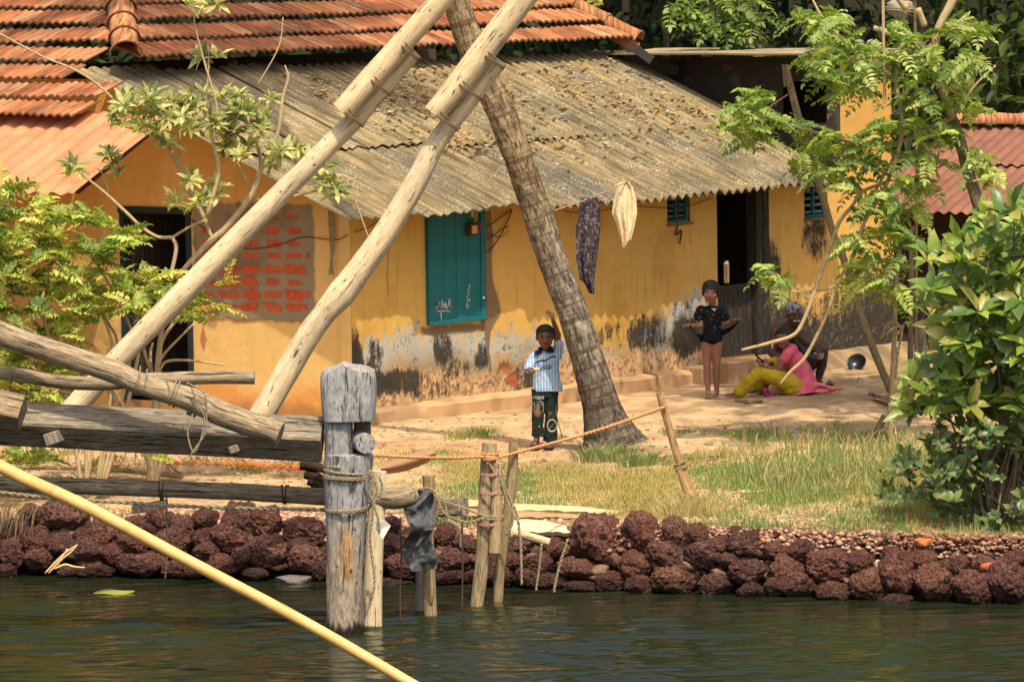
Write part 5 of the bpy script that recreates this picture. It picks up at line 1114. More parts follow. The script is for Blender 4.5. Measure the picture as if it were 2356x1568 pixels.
# straws in the water at left, floating leaf
mb = MB()
for pts in ([(104, 1318), (130, 1290), (152, 1270), (178, 1252)], [(112, 1318), (140, 1288), (160, 1272), (176, 1256)], [(125, 1308), (150, 1298), (170, 1303), (195, 1305)], [(118, 1312), (138, 1288), (156, 1262)]): p, r = TR([(a, b, 5 if i < 3 else 3) for i, (a, b) in enumerate(pts)], 41.0); mb.tube(p, r, 5, sub=5, col=(1.2, 1.05, .8))
tag(mb.build('pale_straw', MT['pale_wood']), 'bent pale straws poking from the water at the left rocks', 'straw')
c0 = G(262, 1361, WZ + .012); mb = MB(); th = np.linspace(0, 2 * np.pi, 15)[:-1]; e = np.stack([np.cos(th) * .14 * (1 + .2 * np.cos(2 * th)), np.sin(th) * .16, .006 * np.cos(th * 3)], 1); mb.add(np.vstack([c0 + e, c0 + [[0, 0, .012]]]), np.array([[14, i, (i + 1) % 14] for i in range(14)]), None, (.50, .50, .12)); tag(mb.build('floating_leaf', MT['leaf']), 'yellow green leaf floating near the left bank', 'leaf')
# ---------------------------------------------------------------- foliage
def leafbatch(mb, base, d, nrm, L_, W_, col, fold=.25, droop=.25, point=.55):
    """many leaves at once: base, direction, normal (n,3); length, width (n,)"""
    base, d, nrm = [np.asarray(q, float) for q in (base, d, nrm)]; n = len(base)
    L_ = np.broadcast_to(np.asarray(L_, float), (n,))[:, None]; W_ = np.broadcast_to(np.asarray(W_, float), (n,))[:, None]
    d = d / (np.linalg.norm(d, axis=1)[:, None] + 1e-9); nrm = nrm - d * (d * nrm).sum(1)[:, None]; nrm /= np.linalg.norm(nrm, axis=1)[:, None] + 1e-9; s = np.cross(d, nrm)
    def st(f, w, k): return base + d * L_ * f - nrm * L_ * droop * f * f + s * W_ * .5 * w + nrm * W_ * fold * abs(w) * k
    V = np.stack([st(0, 0, 0), st(.32, 0, 0), st(.68, 0, 0), st(1, 0, 0), st(.30, -.9, 1), st(.66, -point * 1.6, 1), st(.30, .9, 1), st(.66, point * 1.6, 1)], 1).reshape(-1, 3)
    b = np.arange(n)[:, None] * 8
    tr = np.concatenate([b + np.array([[0, 6, 1]]), b + np.array([[0, 1, 4]]), b + np.array([[2, 7, 3]]), b + np.array([[2, 3, 5]])]); qd = np.concatenate([b + np.array([[1, 6, 7, 2]]), b + np.array([[1, 2, 5, 4]])])
    mb.add(V, [tr, qd], None, np.repeat(np.broadcast_to(col, (n, 3)), 8, 0))
def pinnate(mb, base, d, L_, pairs, lw, ll, pal, stem=(.30, .30, .10), droop=.35):
    """compound leaf"""
    d = np.asarray(d, float); d = d / np.linalg.norm(d); n = pairs + 1; up = Z * 1.0 + rng.normal(0, .35, 3); up = up - d * (up @ d); up /= np.linalg.norm(up); s = np.cross(d, up)
    f = np.linspace(.12, 1, n); pts = np.asarray(base) + d * L_ * f[:, None] - Z * (droop * L_ * f ** 2)[:, None]
    tn = d * L_ - 2 * Z * droop * L_ * f[:, None]; tn /= np.linalg.norm(tn, axis=1)[:, None]
    c0 = np.array(pal[rng.integers(len(pal))]) * rng.uniform(.75, 1.2)
    B_, D2, N_, LL = [], [], [], []
    for sg in (-1, 1):
        B_.append(pts); D2.append(tn * .45 + sg * s * 1.0 + rng.normal(0, .12, (n, 3))); N_.append(np.tile(up, (n, 1)) + rng.normal(0, .25, (n, 3))); LL.append(ll * (.7 + .5 * np.sin(np.pi * f)) * rng.uniform(.85, 1.1, n))
    B_.append(pts[-1:]); D2.append(tn[-1:]); N_.append(up[None]); LL.append(np.array([ll]))
    B_, D2, N_, LL = map(np.concatenate, (B_, D2, N_, LL)); leafbatch(mb, B_, D2, N_, LL, LL * lw, c0 * rng.uniform(.85, 1.15, (len(B_), 1)), fold=.15, droop=.15)
    w = s * .0022; P0 = np.vstack([np.asarray(base)[None], pts]); V = np.stack([P0 - w, P0 + w], 1); mb.grid(V, None, np.ones(V.shape) * np.array(stem))
def rosette(mb, c, n, L_, ar, pal, axis=(0, 0, 1), spread=.9, point=.55, fold=.2, droop=.25):
    ax = np.asarray(axis, float) + rng.normal(0, .25, 3); ax /= np.linalg.norm(ax); e = np.cross(ax, [.3, .8, .1]); e /= np.linalg.norm(e); f = np.cross(ax, e)
    a = rng.uniform(0, 6.28) + np.arange(n) * 2.4; el = rng.uniform(.1, 1.0, n) * spread
    d = (np.cos(a) * np.sin(el + .35))[:, None] * e + (np.sin(a) * np.sin(el + .35))[:, None] * f + np.cos(el + .35)[:, None] * ax; nm = ax[None] - d * .5 + rng.normal(0, .2, (n, 3))
    l = L_ * rng.uniform(.65, 1.1, n); leafbatch(mb, np.asarray(c) + d * l[:, None] * .1, d, nm, l, l * ar, np.array(pal)[rng.integers(0, len(pal), n)] * rng.uniform(.75, 1.2, (n, 1)), fold, droop, point)
def inpoly(u, v, pl):
    r = False; n = len(pl)
    for i in range(n):
        (x1, y1), (x2, y2) = pl[i], pl[(i + 1) % n]
        if (y1 > v) != (y2 > v) and u < (x2 - x1) * (v - y1) / (y2 - y1) + x1: r = not r
    return r
def ppts(pl, n, dmin=0):
    us, vs = [p[0] for p in pl], [p[1] for p in pl]; out = []; t = 0
    while len(out) < n and t < n * 200:
        t += 1; u, v = random.uniform(min(us), max(us)), random.uniform(min(vs), max(vs))
        if inpoly(u, v, pl) and (not dmin or all((u - a) ** 2 + (v - b) ** 2 > dmin ** 2 for a, b in out)): out.append((u, v))
    return out
# --- right shrub
base = G(2262, 1215, -.15); ys = base[1] + .3
sh = thing('broadleaf_shrub', base, 'large dense shrub with big glossy broad leaves at the right edge', 'shrub')
poly = [(2300, 478), (2250, 505), (2215, 550), (2160, 580), (2110, 600), (2150, 640), (2115, 700), (2160, 745), (2150, 810), (2100, 850), (2095, 920), (2110, 960), (2150, 985), (2150, 1010), (2050, 1060), (1995, 1110), (2040, 1150), (2130, 1165), (2190, 1215), (2300, 1235), (2560, 1235), (2600, 800), (2500, 480), (2380, 455)]
mb = MB(); ctrs = []
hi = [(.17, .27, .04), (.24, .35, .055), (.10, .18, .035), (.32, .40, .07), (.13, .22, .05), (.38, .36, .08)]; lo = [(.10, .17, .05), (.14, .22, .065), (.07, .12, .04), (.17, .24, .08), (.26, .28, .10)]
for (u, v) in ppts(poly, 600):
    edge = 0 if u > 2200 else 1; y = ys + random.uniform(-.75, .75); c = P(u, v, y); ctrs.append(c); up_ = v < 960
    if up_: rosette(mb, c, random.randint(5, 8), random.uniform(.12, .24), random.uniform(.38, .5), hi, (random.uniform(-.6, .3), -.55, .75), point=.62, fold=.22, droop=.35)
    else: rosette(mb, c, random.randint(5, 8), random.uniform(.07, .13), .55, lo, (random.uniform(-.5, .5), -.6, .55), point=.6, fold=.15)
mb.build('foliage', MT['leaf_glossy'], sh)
mb = MB(); stp = base + np.array([.1, .1, 0])
for k in range(46):
    c = ctrs[random.randrange(len(ctrs))]; m1 = stp + np.array([random.uniform(-.1, .3), random.uniform(-.1, .2), random.uniform(.2, .6)]); m2 = (m1 + c) / 2 + np.array([0, 0, random.uniform(-.2, .1)])
    mb.tube([stp + np.array([random.uniform(-.06, .06), 0, -.05]), m1, m2, c], [.024, .016, .011, .005], 7, sub=5, rough=.08)
mb.build('stem', MT['branch_dk'], sh)
# --- generic branch helper
def branches(name, lists, y, mat, par, scale=1.0):
    for i, l in enumerate(lists):
        yy = y if np.isscalar(y) else y[i]; p, r = TR(l, yy); p[:, 1] += np.linspace(0, random.uniform(-.12, .12), len(p)); mb = MB(); mb.tube(p, r * scale, 9, sub=6, rough=.10, rf=14); mb.build(name, MT[mat], par)
# --- right tree, feathery rounded leaflets
tb_ = np.array([*P(2330, 1040, 46.4)[:2], -.14])
rt_ = thing('feathery_tree', tb_, 'slender crooked tree with feathery compound leaves in front of the house end', 'tree')
mb = MB(); p, r = TR([(2335, 1045, 44), (2325, 850, 40), (2300, 650, 38), (2266, 517, 34), (2232, 408, 28), (2208, 323, 27), (2191, 272, 24), (2150, 180, 22), (2130, 120, 22), (2088, 82, 18)], 46.4); mb.tube(p, r, 14, sub=6, rough=.08, rf=8); mb.build('trunk', MT['branch_dk'], rt_)
BR = [[(2191, 272, 18), (2160, 180, 18), (2155, 80, 18), (2200, -20, 20), (2240, -200, 22)], [(2010, 64, 12), (2045, 76, 18), (2078, 84, 20), (2100, 95, 20)], [(2062, 50, 8), (2068, 75, 12)], [(2095, 80, 14), (2072, 110, 16), (2064, 150, 14), (2062, 200, 12), (2075, 300, 11), (2040, 420, 10), (1990, 505, 9), (1970, 566, 9), (1956, 600, 9)],
      [(2040, 420, 8), (1985, 440, 8), (1960, 474, 8), (1932, 508, 10), (1912, 559, 10), (1895, 607, 10), (1871, 675, 10), (1851, 729, 9), (1827, 767, 9), (1779, 784, 8), (1705, 803, 6)], [(1779, 784, 6), (1776, 800, 5)], [(1956, 600, 9), (1926, 655, 8), (1905, 716, 8), (1881, 770, 8), (1851, 825, 8), (1820, 855, 7), (1796, 884, 5)], [(1926, 655, 6), (1918, 700, 5)],
      [(1928, 652, 6), (1895, 666, 6), (1815, 668, 5), (1790, 640, 4), (1765, 618, 3)], [(2130, 120, 10), (2000, 160, 8), (1960, 110, 7), (1900, 50, 6), (1860, -20, 5)], [(2191, 272, 10), (2050, 330, 9), (1900, 310, 7), (1780, 275, 6), (1700, 245, 3)], [(2058, 360, 8), (2000, 470, 6), (1985, 540, 5)], [(2191, 272, 9), (2240, 200, 6), (2290, 150, 4)], [(2130, 120, 8), (2180, 60, 6), (2240, 40, 4)], [(2085, 20, 16), (2060, -10, 12)], [(2112, 20, 14), (2128, 60, 16)], [(1870, 672, 5), (1845, 676, 4), (1838, 674, 3)]]
branches('branch', BR, [46.3 + .05 * (i % 3) for i in range(len(BR))], 'branch', rt_)
C = [(1700, 245), (1725, 215), (1760, 225), (1780, 270), (1690, 280), (1740, 300), (1820, 275), (1850, 290), (1900, 310), (1850, 35), (1890, 60), (1925, 40), (1960, 85), (1900, 95), (1930, 120), (1880, 130), (1990, 150), (1960, 155), (2000, 190), (1910, 180), (1950, 200), (2060, 130), (2110, 90), (2140, 120), (2180, 60), (2215, 40), (2240, 70), (2150, 170), (2200, 160), (2230, 130), (2100, 180), (2080, 230), (2130, 220), (2180, 230), (2210, 200), (2240, 235), (1870, 330), (1920, 345), (1980, 320), (2040, 290), (2100, 280), (2150, 300), (1940, 380), (2000, 370), (2050, 340), (2120, 340), (1890, 385), (1960, 420), (2020, 440), (2060, 470), (2080, 420), (2000, 480), (2150, 370), (2250, 350), (2270, 400), (1990, 535), (2040, 520), (2080, 545), (1960, 560), (2000, 590), (2060, 600), (1985, 640), (2035, 650), (2070, 670), (1830, 365), (2110, 470), (2130, 420), (1760, 625), (1795, 640), (2190, 300), (2060, 60), (2000, 110)]
mb = MB(); pal = [(.30, .40, .10), (.40, .50, .13), (.17, .27, .07), (.24, .35, .11), (.50, .55, .20)]
for (u, v) in C:
    for k in range(random.randint(6, 9)):
        c = P(u + random.uniform(-18, 18), v + random.uniform(-14, 14), 46.3 + random.uniform(-.6, .6)); a = random.uniform(0, 6.28); d = np.array([math.cos(a), math.sin(a) * .7, random.uniform(-.5, .45)]); L_ = random.uniform(.20, .36); pinnate(mb, c - d * .1, d, L_, random.randint(6, 9), .50, random.uniform(.06, .09), pal)
# high crown above the picture, shading the right end of the house
for k in range(250):
    c = np.array([random.gauss(4.4, 1.0), random.gauss(48.3, .9), random.uniform(5.0, 7.6)])
    if math.hypot(c[0] - 4.4, c[1] - 48.3) > 2.1: continue
    for j in range(3): a = random.uniform(0, 6.28); pinnate(mb, c, (math.cos(a), math.sin(a), random.uniform(-.4, .4)), .45, 6, .5, .12, pal)
mb.build('foliage', MT['leaf'], rt_)
mb = MB(); mb.tube([P(2240, -200, 46.4), np.array([4.4, 47.6, 5.6]), np.array([4.5, 48.3, 7.2])], [.04, .03, .015], 8, sub=5); mb.build('upper_branch', MT['branch_dk'], rt_)
# --- left shrub with pointed leaflets
lb = np.array([*P(190, 1140, 43.0)[:2], -.14]); ls = thing('pinnate_shrub', lb, 'yellow green shrub with long feathery leaves at the left edge', 'shrub')
polyL = [(-60, 400), (20, 405), (60, 440), (120, 450), (160, 480), (220, 480), (270, 510), (320, 545), (300, 590), (250, 590), (230, 640), (260, 680), (220, 730), (180, 760), (190, 830), (150, 880), (90, 900), (0, 870), (-60, 880)]
mb = MB(); pal = [(.42, .47, .09), (.54, .57, .13), (.30, .38, .08), (.22, .31, .08), (.62, .55, .14)]; cl = []
pts_ = ppts(polyL, 215) + [(random.gauss(290, 18), random.gauss(655, 22)) for _ in range(12)] + [(random.gauss(370, 30), random.gauss(650, 18)) for _ in range(16)] + [(random.gauss(430, 25), random.gauss(690, 22)) for _ in range(10)] + [(random.gauss(330, 14), random.gauss(690, 12)) for _ in range(5)] + [(random.gauss(90, 40), random.gauss(905, 12)) for _ in range(12)] + [(random.gauss(70, 45), random.gauss(1045, 8)) for _ in range(8)] + [(370, 1040), (240, 1050), (500, 700), (520, 640)]
for (u, v) in pts_:
    c = P(u, v, 43.0 + random.uniform(-.45, .45)); cl.append(c)
    for k in range(3): a = random.uniform(-.9, 4.0); d = np.array([math.cos(a), math.sin(a) * .4 - .3, random.uniform(-.1, .8)]); pinnate(mb, c - d * .12, d, random.uniform(.16, .30), random.randint(5, 8), .38, random.uniform(.05, .085), pal, droop=.3)
mb.build('foliage', MT['leaf'], ls)
ST = [[(190, 1130, 10), (150, 900, 9), (90, 700, 7), (40, 560, 5)], [(200, 1130, 10), (190, 900, 8), (130, 740, 6), (60, 640, 4)], [(220, 1130, 10), (262, 830, 8), (215, 690, 6), (130, 600, 5), (40, 520, 3)], [(225, 1130, 10), (270, 830, 7), (245, 740, 6), (180, 660, 4)], [(230, 1130, 11), (300, 820, 8), (290, 730, 7), (230, 620, 6), (180, 560, 4)], [(235, 1130, 9), (300, 900, 8), (320, 760, 7), (280, 640, 5), (250, 590, 3)], [(330, 1050, 8), (310, 980, 8), (250, 870, 7)], [(200, 1120, 8), (215, 940, 7), (120, 890, 4)], [(0, 690, 5), (60, 660, 4), (100, 640, 3)]]
branches('stem', ST, 43.05, 'branch', ls)
# --- scraggly tree with leathery leaf tufts
mb_ = np.array([*P(365, 1120, 43.6)[:2], -.14]); mt_ = thing('scraggly_tree', mb_, 'thin scraggly tree with pale bare branches and tufts of leathery leaves before the left door', 'tree')
MBR = [[(350, 1125, 30), (352, 1050, 26), (358, 920, 16), (366, 811, 14), (380, 700, 9), (391, 641, 9), (405, 573, 10), (396, 546, 9)], [(396, 546, 9), (361, 544, 8), (323, 519, 8), (289, 486, 8), (238, 439, 7), (204, 411, 5), (163, 374, 3)], [(396, 546, 7), (440, 520, 6), (473, 507, 7)], [(473, 507, 12), (435, 435, 11), (411, 381, 11), (377, 320, 9), (360, 292, 6), (330, 260, 4)], [(476, 500, 12), (503, 394, 11), (490, 326, 8), (500, 250, 6), (470, 140, 5), (450, 60, 4), (440, -20, 3)], [(405, 640, 10), (440, 600, 12), (490, 549, 15), (520, 524, 15), (578, 449, 14), (602, 384, 12), (639, 306, 9), (650, 230, 7), (663, 180, 7), (656, 150, 3)],
       [(490, 549, 9), (480, 530, 9), (473, 507, 9)], [(602, 384, 10), (590, 330, 7), (560, 290, 5)], [(411, 381, 6), (413, 330, 5), (414, 300, 4)], [(578, 449, 7), (560, 400, 6), (548, 368, 5), (590, 360, 3)], [(578, 460, 6), (670, 452, 6), (740, 435, 6), (820, 410, 4)], [(740, 400, 3), (800, 410, 4), (820, 470, 4), (850, 555, 4)], [(0, 78, 4), (95, 129, 5), (160, 156, 5), (218, 190, 6), (279, 248, 6), (330, 300, 5)], [(470, 270, 4), (480, 130, 3), (460, 50, 3)], [(590, 200, 3), (640, 110, 3), (650, 40, 2)], [(250, 440, 4), (235, 400, 4), (215, 385, 3)],
       [(355, 1100, 20), (335, 1040, 14), (300, 1000, 8)], [(358, 1100, 18), (390, 1020, 12), (420, 990, 7)], [(366, 811, 10), (380, 770, 8), (440, 690, 6), (460, 640, 4)], [(366, 830, 8), (390, 800, 6), (450, 740, 4)], [(368, 850, 6), (385, 830, 7), (440, 828, 6), (520, 838, 5)], [(358, 880, 8), (330, 800, 6), (345, 760, 4)], [(352, 900, 10), (345, 820, 8), (350, 790, 5)], [(352, 1080, 12), (370, 900, 9), (363, 820, 7)]]
branches('branch', MBR, [43.6 + .04 * (i % 4) for i in range(len(MBR))], 'branch', mt_)
mb = MB(); pal = [(.46, .47, .17), (.58, .56, .24), (.30, .34, .12), (.66, .60, .28), (.17, .22, .08)]
RC = [(270, 265), (300, 225), (285, 245), (320, 270), (350, 230), (330, 240), (370, 260), (400, 240), (420, 270), (400, 290), (440, 220), (450, 250), (480, 270), (430, 240), (470, 130), (500, 135), (480, 12), (430, 12), (500, 10), (500, 290), (520, 320), (540, 270), (560, 260), (590, 250), (575, 245), (540, 300), (570, 340), (600, 300), (640, 350), (660, 340), (630, 375), (700, 365), (720, 370), (250, 360), (258, 378), (165, 402), (400, 470), (470, 460), (500, 450), (440, 415), (330, 290), (315, 305), (770, 430), (750, 415), (610, 270), (620, 230), (360, 300), (385, 330), (680, 345), (550, 220), (530, 350), (510, 230), (450, 300), (555, 360)]
RC += [(u + random.gauss(0, 20), v + random.gauss(0, 14)) for (u, v) in RC[:44] if v > 160]
for (u, v) in RC: rosette(mb, P(u, v, 43.6 + random.uniform(-.25, .25)), random.randint(12, 17), random.uniform(.11, .16), .34, pal, (random.uniform(-.5, .5), -.35, .8), spread=1.3)
mb.build('foliage', MT['leaf'], mt_)
# --- wood behind the house; its deep shade is put into dark colours
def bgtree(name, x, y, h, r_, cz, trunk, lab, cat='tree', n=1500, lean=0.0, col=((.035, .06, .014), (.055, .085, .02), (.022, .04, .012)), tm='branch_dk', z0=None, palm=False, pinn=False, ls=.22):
    z0 = gheight(x, y) - .1 if z0 is None else z0; t = thing(name, (x, y, z0), lab, cat, 'trees behind the house'); mb = MB()
    top = np.array([x + lean, y, cz]); mb.tube([(x, y, z0), (x + lean * .3, y, z0 + (cz - z0) * .4), top], [trunk, trunk * .85, trunk * .6], 14, sub=8, rough=.08, rf=3)
    for k in range(0 if palm else 7): a = random.uniform(0, 6.28); e = top + np.array([math.cos(a) * r_ * .6, math.sin(a) * r_ * .6, random.uniform(.1, .6) * r_]); mb.tube([top - Z * random.uniform(0, 1.2), (top + e) / 2 + Z * .1, e], [trunk * .4, trunk * .25, .02], 6, sub=4)
    mb.build('trunk', MT[tm], t); mb = MB()
    if palm:
        for k in range(14): frond(mb, top, k * 2.4, random.uniform(-.1, 1.1), random.uniform(2.4, 3.2), col=(.05, .08, .02))
    else:
        lob = [top + np.array([random.gauss(0, .5), random.gauss(0, .5), random.gauss(.25, .4)]) * r_ for _ in range(11)]; q = np.array([lob[random.randrange(11)] for _ in range(n)]); v = rng.normal(size=(n, 3)); v /= np.linalg.norm(v, axis=1)[:, None]; q = q + v * r_ * .42 * rng.uniform(.5, 1, (n, 1)) ** .5
        leafbatch(mb, q, v + rng.normal(0, .5, (n, 3)), np.tile(Z, (n, 1)) + rng.normal(0, .4, (n, 3)), rng.uniform(.6, 1.3, n) * ls, ls * .5, np.array(col)[rng.integers(0, 3, n)] * rng.uniform(.6, 1.3, (n, 1)), .2, .3)
    mb.build('crown', MT['leaf'], t, smooth=not palm); return t
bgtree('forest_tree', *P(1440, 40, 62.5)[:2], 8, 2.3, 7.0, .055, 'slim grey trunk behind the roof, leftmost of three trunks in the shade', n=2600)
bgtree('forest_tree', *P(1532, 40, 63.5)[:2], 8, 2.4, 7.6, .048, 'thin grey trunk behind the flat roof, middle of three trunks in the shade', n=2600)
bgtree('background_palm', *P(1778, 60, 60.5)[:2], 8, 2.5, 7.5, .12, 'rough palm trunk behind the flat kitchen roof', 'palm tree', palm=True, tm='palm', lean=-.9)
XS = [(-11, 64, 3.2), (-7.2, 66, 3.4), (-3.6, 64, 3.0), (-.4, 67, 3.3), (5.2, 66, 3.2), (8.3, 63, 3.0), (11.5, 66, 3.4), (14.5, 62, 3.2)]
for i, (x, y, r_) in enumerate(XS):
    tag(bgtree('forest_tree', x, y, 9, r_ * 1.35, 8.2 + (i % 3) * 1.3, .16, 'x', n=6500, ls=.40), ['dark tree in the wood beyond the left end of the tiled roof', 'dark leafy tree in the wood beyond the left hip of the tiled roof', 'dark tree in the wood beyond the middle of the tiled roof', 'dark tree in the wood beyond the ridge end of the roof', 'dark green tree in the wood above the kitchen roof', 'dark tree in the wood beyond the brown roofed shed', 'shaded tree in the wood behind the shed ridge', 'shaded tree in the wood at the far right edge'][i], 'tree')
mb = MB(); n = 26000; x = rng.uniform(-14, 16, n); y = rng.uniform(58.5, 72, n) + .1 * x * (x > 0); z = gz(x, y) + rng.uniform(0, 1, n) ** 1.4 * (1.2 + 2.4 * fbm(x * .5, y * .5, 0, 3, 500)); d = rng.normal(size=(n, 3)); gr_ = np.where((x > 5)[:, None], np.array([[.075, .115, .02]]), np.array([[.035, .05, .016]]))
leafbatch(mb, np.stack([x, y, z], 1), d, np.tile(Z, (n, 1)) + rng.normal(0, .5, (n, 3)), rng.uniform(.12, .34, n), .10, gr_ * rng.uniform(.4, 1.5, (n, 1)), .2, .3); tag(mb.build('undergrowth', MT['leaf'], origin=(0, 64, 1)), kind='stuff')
V = np.zeros((60, 14, 3)); xx = np.linspace(-40, 40, 60)
for i, x in enumerate(xx):
    for j, f in enumerate(np.linspace(0, 1, 14)): V[i, j] = (x, 73 + 14 * f, gheight(x, 74) - .5 + 11 * math.sin(f * 1.5) + 1.2 * (float(fbm(x * .4, f * 6, 0, 3, 510)) - .5))
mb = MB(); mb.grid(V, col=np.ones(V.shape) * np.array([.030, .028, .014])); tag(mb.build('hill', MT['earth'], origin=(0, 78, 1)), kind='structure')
# leafy sprigs hanging in at the top
sp = thing('overhanging_branch', P(1660, -60, 57), 'leafy green branch hanging in at the top over the flat roof', 'branch'); mb = MB(); pal = [(.20, .30, .07), (.30, .40, .10), (.12, .20, .05)]
for (u, v) in [(1570, 8), (1600, 20), (1640, 30), (1665, 55), (1690, 60), (1705, 40), (1730, 50), (1700, 12), (1650, 0), (1740, 30), (1620, 45), (1675, 85), (1590, -20), (1720, -10), (1545, 10)]:
    for k in range(4): a = random.uniform(0, 6.28); pinnate(mb, P(u, v, 57), (math.cos(a), math.sin(a), random.uniform(-.8, .2)), .30, 5, .5, .10, pal)
mb.build('foliage', MT['leaf'], sp); mb = MB(); p, r = TR([(1640, -250, 14), (1650, -80, 10), (1670, 10, 7), (1690, 60, 4)], 57); mb.tube(p, r, 7, sub=5); p, r = TR([(1650, -80, 8), (1600, -10, 6), (1570, 15, 4)], 57); mb.tube(p, r, 7, sub=5); mb.build('twig', MT['branch_dk'], sp)
sp = thing('overhanging_branch', P(1350, -60, 58), 'small sprig with a yellowing leaf above the end of the tiled roof', 'branch'); mb = MB()
for (u, v) in [(1335, 5), (1360, 12), (1375, 20), (1350, -10)]: rosette(mb, P(u, v, 58), 5, .16, .5, [(.25, .32, .08), (.5, .42, .10)], (0, -.5, .5))
mb.build('foliage', MT['leaf'], sp); mb = MB(); p, r = TR([(1360, -300, 10), (1350, -60, 6), (1355, 15, 3)], 58); mb.tube(p, r, 7, sub=5); mb.build('twig', MT['branch_dk'], sp)
# small broadleaf seedlings in the grass
for (u, v, lab) in ((2062, 1185 - 70, 'small leafy seedling in the grass left of the big shrub'),):
    mb = MB(); c = G(u, v, -.12)
    for k in range(5): rosette(mb, c + np.array([random.uniform(-.12, .12), random.uniform(-.1, .1), random.uniform(.08, .2)]), 5, .10, .5, [(.3, .36, .10), (.42, .42, .14)])
    tag(mb.build('seedling', MT['leaf']), lab, 'plant')
# ---------------------------------------------------------------- shed, poles, laundry, pots
se = P(2100, 488, 57.0); ss_, st_, sz_ = inv(se)
shed = thing('brown_roofed_shed', Hq(11.0, -.5, GZ), 'low open shed with brown corrugated roof and orange ridge tiles at the right', 'shed')
metal('roof_sheet', 'sheet_brown', K + A * ss_ + Z * sz_, B, A, -4.2, 1.15, 0, 1.1, .45, .15, .016, seed=11, par=shed); metal('roof_sheet', 'sheet_brown', K + A * ss_ + Z * (sz_ + .02), B, A, -4.2, 1.1, 1.0, 1.88, .45, .15, .016, seed=12, par=shed)
caps('ridge_tile', Hq(ss_ + 1.9, .95, sz_ + .92), Hq(ss_ + 1.9, -4.2, sz_ + .92), .09, .44, par=shed, col=(.62, .24, .12))
mb = MB(); mb.add([Hq(ss_ + .8, 1.0, GZ - .1), Hq(ss_ + .8, -4.2, GZ - .1), Hq(ss_ + .8, -4.2, 1.7), Hq(ss_ + .8, 1.0, 1.7)], np.array([[0, 1, 2, 3]]), col=(.13, .075, .05)); mb.add([Hq(ss_ + .3, .15, GZ - .1), Hq(ss_ + .3, -1.0, GZ - .1), Hq(ss_ + .3, -1.0, .62), Hq(ss_ + .3, .15, .62)], np.array([[0, 1, 2, 3]]), col=(.34, .22, .14)); mb.add([Hq(ss_ + 3.6, 1, GZ - .1), Hq(ss_ + 3.6, -4.2, GZ - .1), Hq(ss_ + 3.6, -4.2, 1.3), Hq(ss_ + 3.6, 1, 1.3)], np.array([[0, 1, 2, 3]]), col=(.1, .07, .05))
V = np.array([[Hq(ss_ + 1.86, t, sz_ + .84 - 1.5 * f * .45) + A * 1.7 * f for f in (0, 1)] for t in (-4.2, 1.1)]); mb.grid(V, col=np.ones(V.shape) * .1); mb.build('shed_wall', MT['vcol'], shed, smooth=False)
for (u, v0, v1, w_) in ((2140, 500, 870, 10), (2290, 480, 900, 12)): p, r = TR([(u, v0, w_), (u, v1, w_ + 2)], 57.0); mb = MB(); mb.tube(p, r, 10, sub=3); mb.build('shed_post', MT['branch_dk'], shed)
def pole(nm, pts, y, mat, lab, cat='pole', col=(1, 1, 1)): return logthing(nm, pts, y, mat, lab, cat, seg=12, col=col, rough=.06)
pole('leaning_pole', [(1806, 150, 17), (1844, 296, 18), (1871, 374, 17), (1915, 530, 16), (1943, 600, 17), (1997, 770, 17), (2050, 900, 18)], np.linspace(50.9, 50.9, 7), 'branch_dk', 'grey leaning pole resting diagonally across the right end of the house', col=(1.25, 1.2, 1.1))
pole('broken_stick', [(1800, 148, 3), (1806, 200, 6)], 50.8, 'branch_dk', 'splinter standing up at the top of the leaning grey pole', 'stick')
pole('thin_pole', [(2031, -40, 7), (2033, 100, 7), (2036, 240, 7)], 46.2, 'branch', 'upright thin stick hanging at the top right among the leaves', 'stick')
pole('thin_pole', [(2104, -40, 8), (2108, 300, 7), (2108, 600, 7), (2106, 960, 8)], 47.8, 'branch_dk', 'tall thin upright pole right of the house end', 'pole', (1.4, 1.3, 1))
pole('gate_post', [(2098, 520, 12), (2096, 700, 13), (2094, 905, 14)], 51.0, 'branch_dk', 'dark upright gate post left of the stump with the crow', 'post')
pole('fence_stump', [(2121, 748, 20), (2122, 850, 21), (2122, 920, 22)], 50.6, 'grey_wood', 'grey fence stump with a crow on top', 'post')
pole('vine_stick', [(2068, 560, 8), (2062, 660, 9), (2058, 760, 11), (2052, 900, 12), (2047, 1045, 12)], 46.6, 'tan_wood', 'crooked tan stick standing in the grass with dried vine knots', 'stick')
mb = MB(); 
for pts in ([(2030, 775), (2040, 745), (2060, 742), (2075, 760), (2068, 800), (2060, 870)], [(2035, 770), (2055, 755), (2080, 750), (2062, 775), (2064, 830)], [(2078, 940), (2110, 910), (2108, 890), (2085, 900), (2080, 930)], [(2060, 900), (2045, 940), (2050, 980)]): p, _ = TR([(a, b, 1) for a, b in pts], 46.5); rope(mb, p, .012)
tag(mb.build('dried_vine', MT['rope']), 'dried vine coiled round the crooked tan stick', 'vine')
pole('branch_stub', [(2035, 955, 14), (2020, 990, 18), (2000, 1040, 16)], 46.6, 'branch_dk', 'short dark leaning branch stub in the grass by the tan stick', 'branch')
slabthing('old_board', 2008, 905, 2085, 925, .10, .04, 'grey_wood', 'grey old board leaning by the crooked stick near the yard edge', 'board', -.06, (1.1, 1.0, .9))
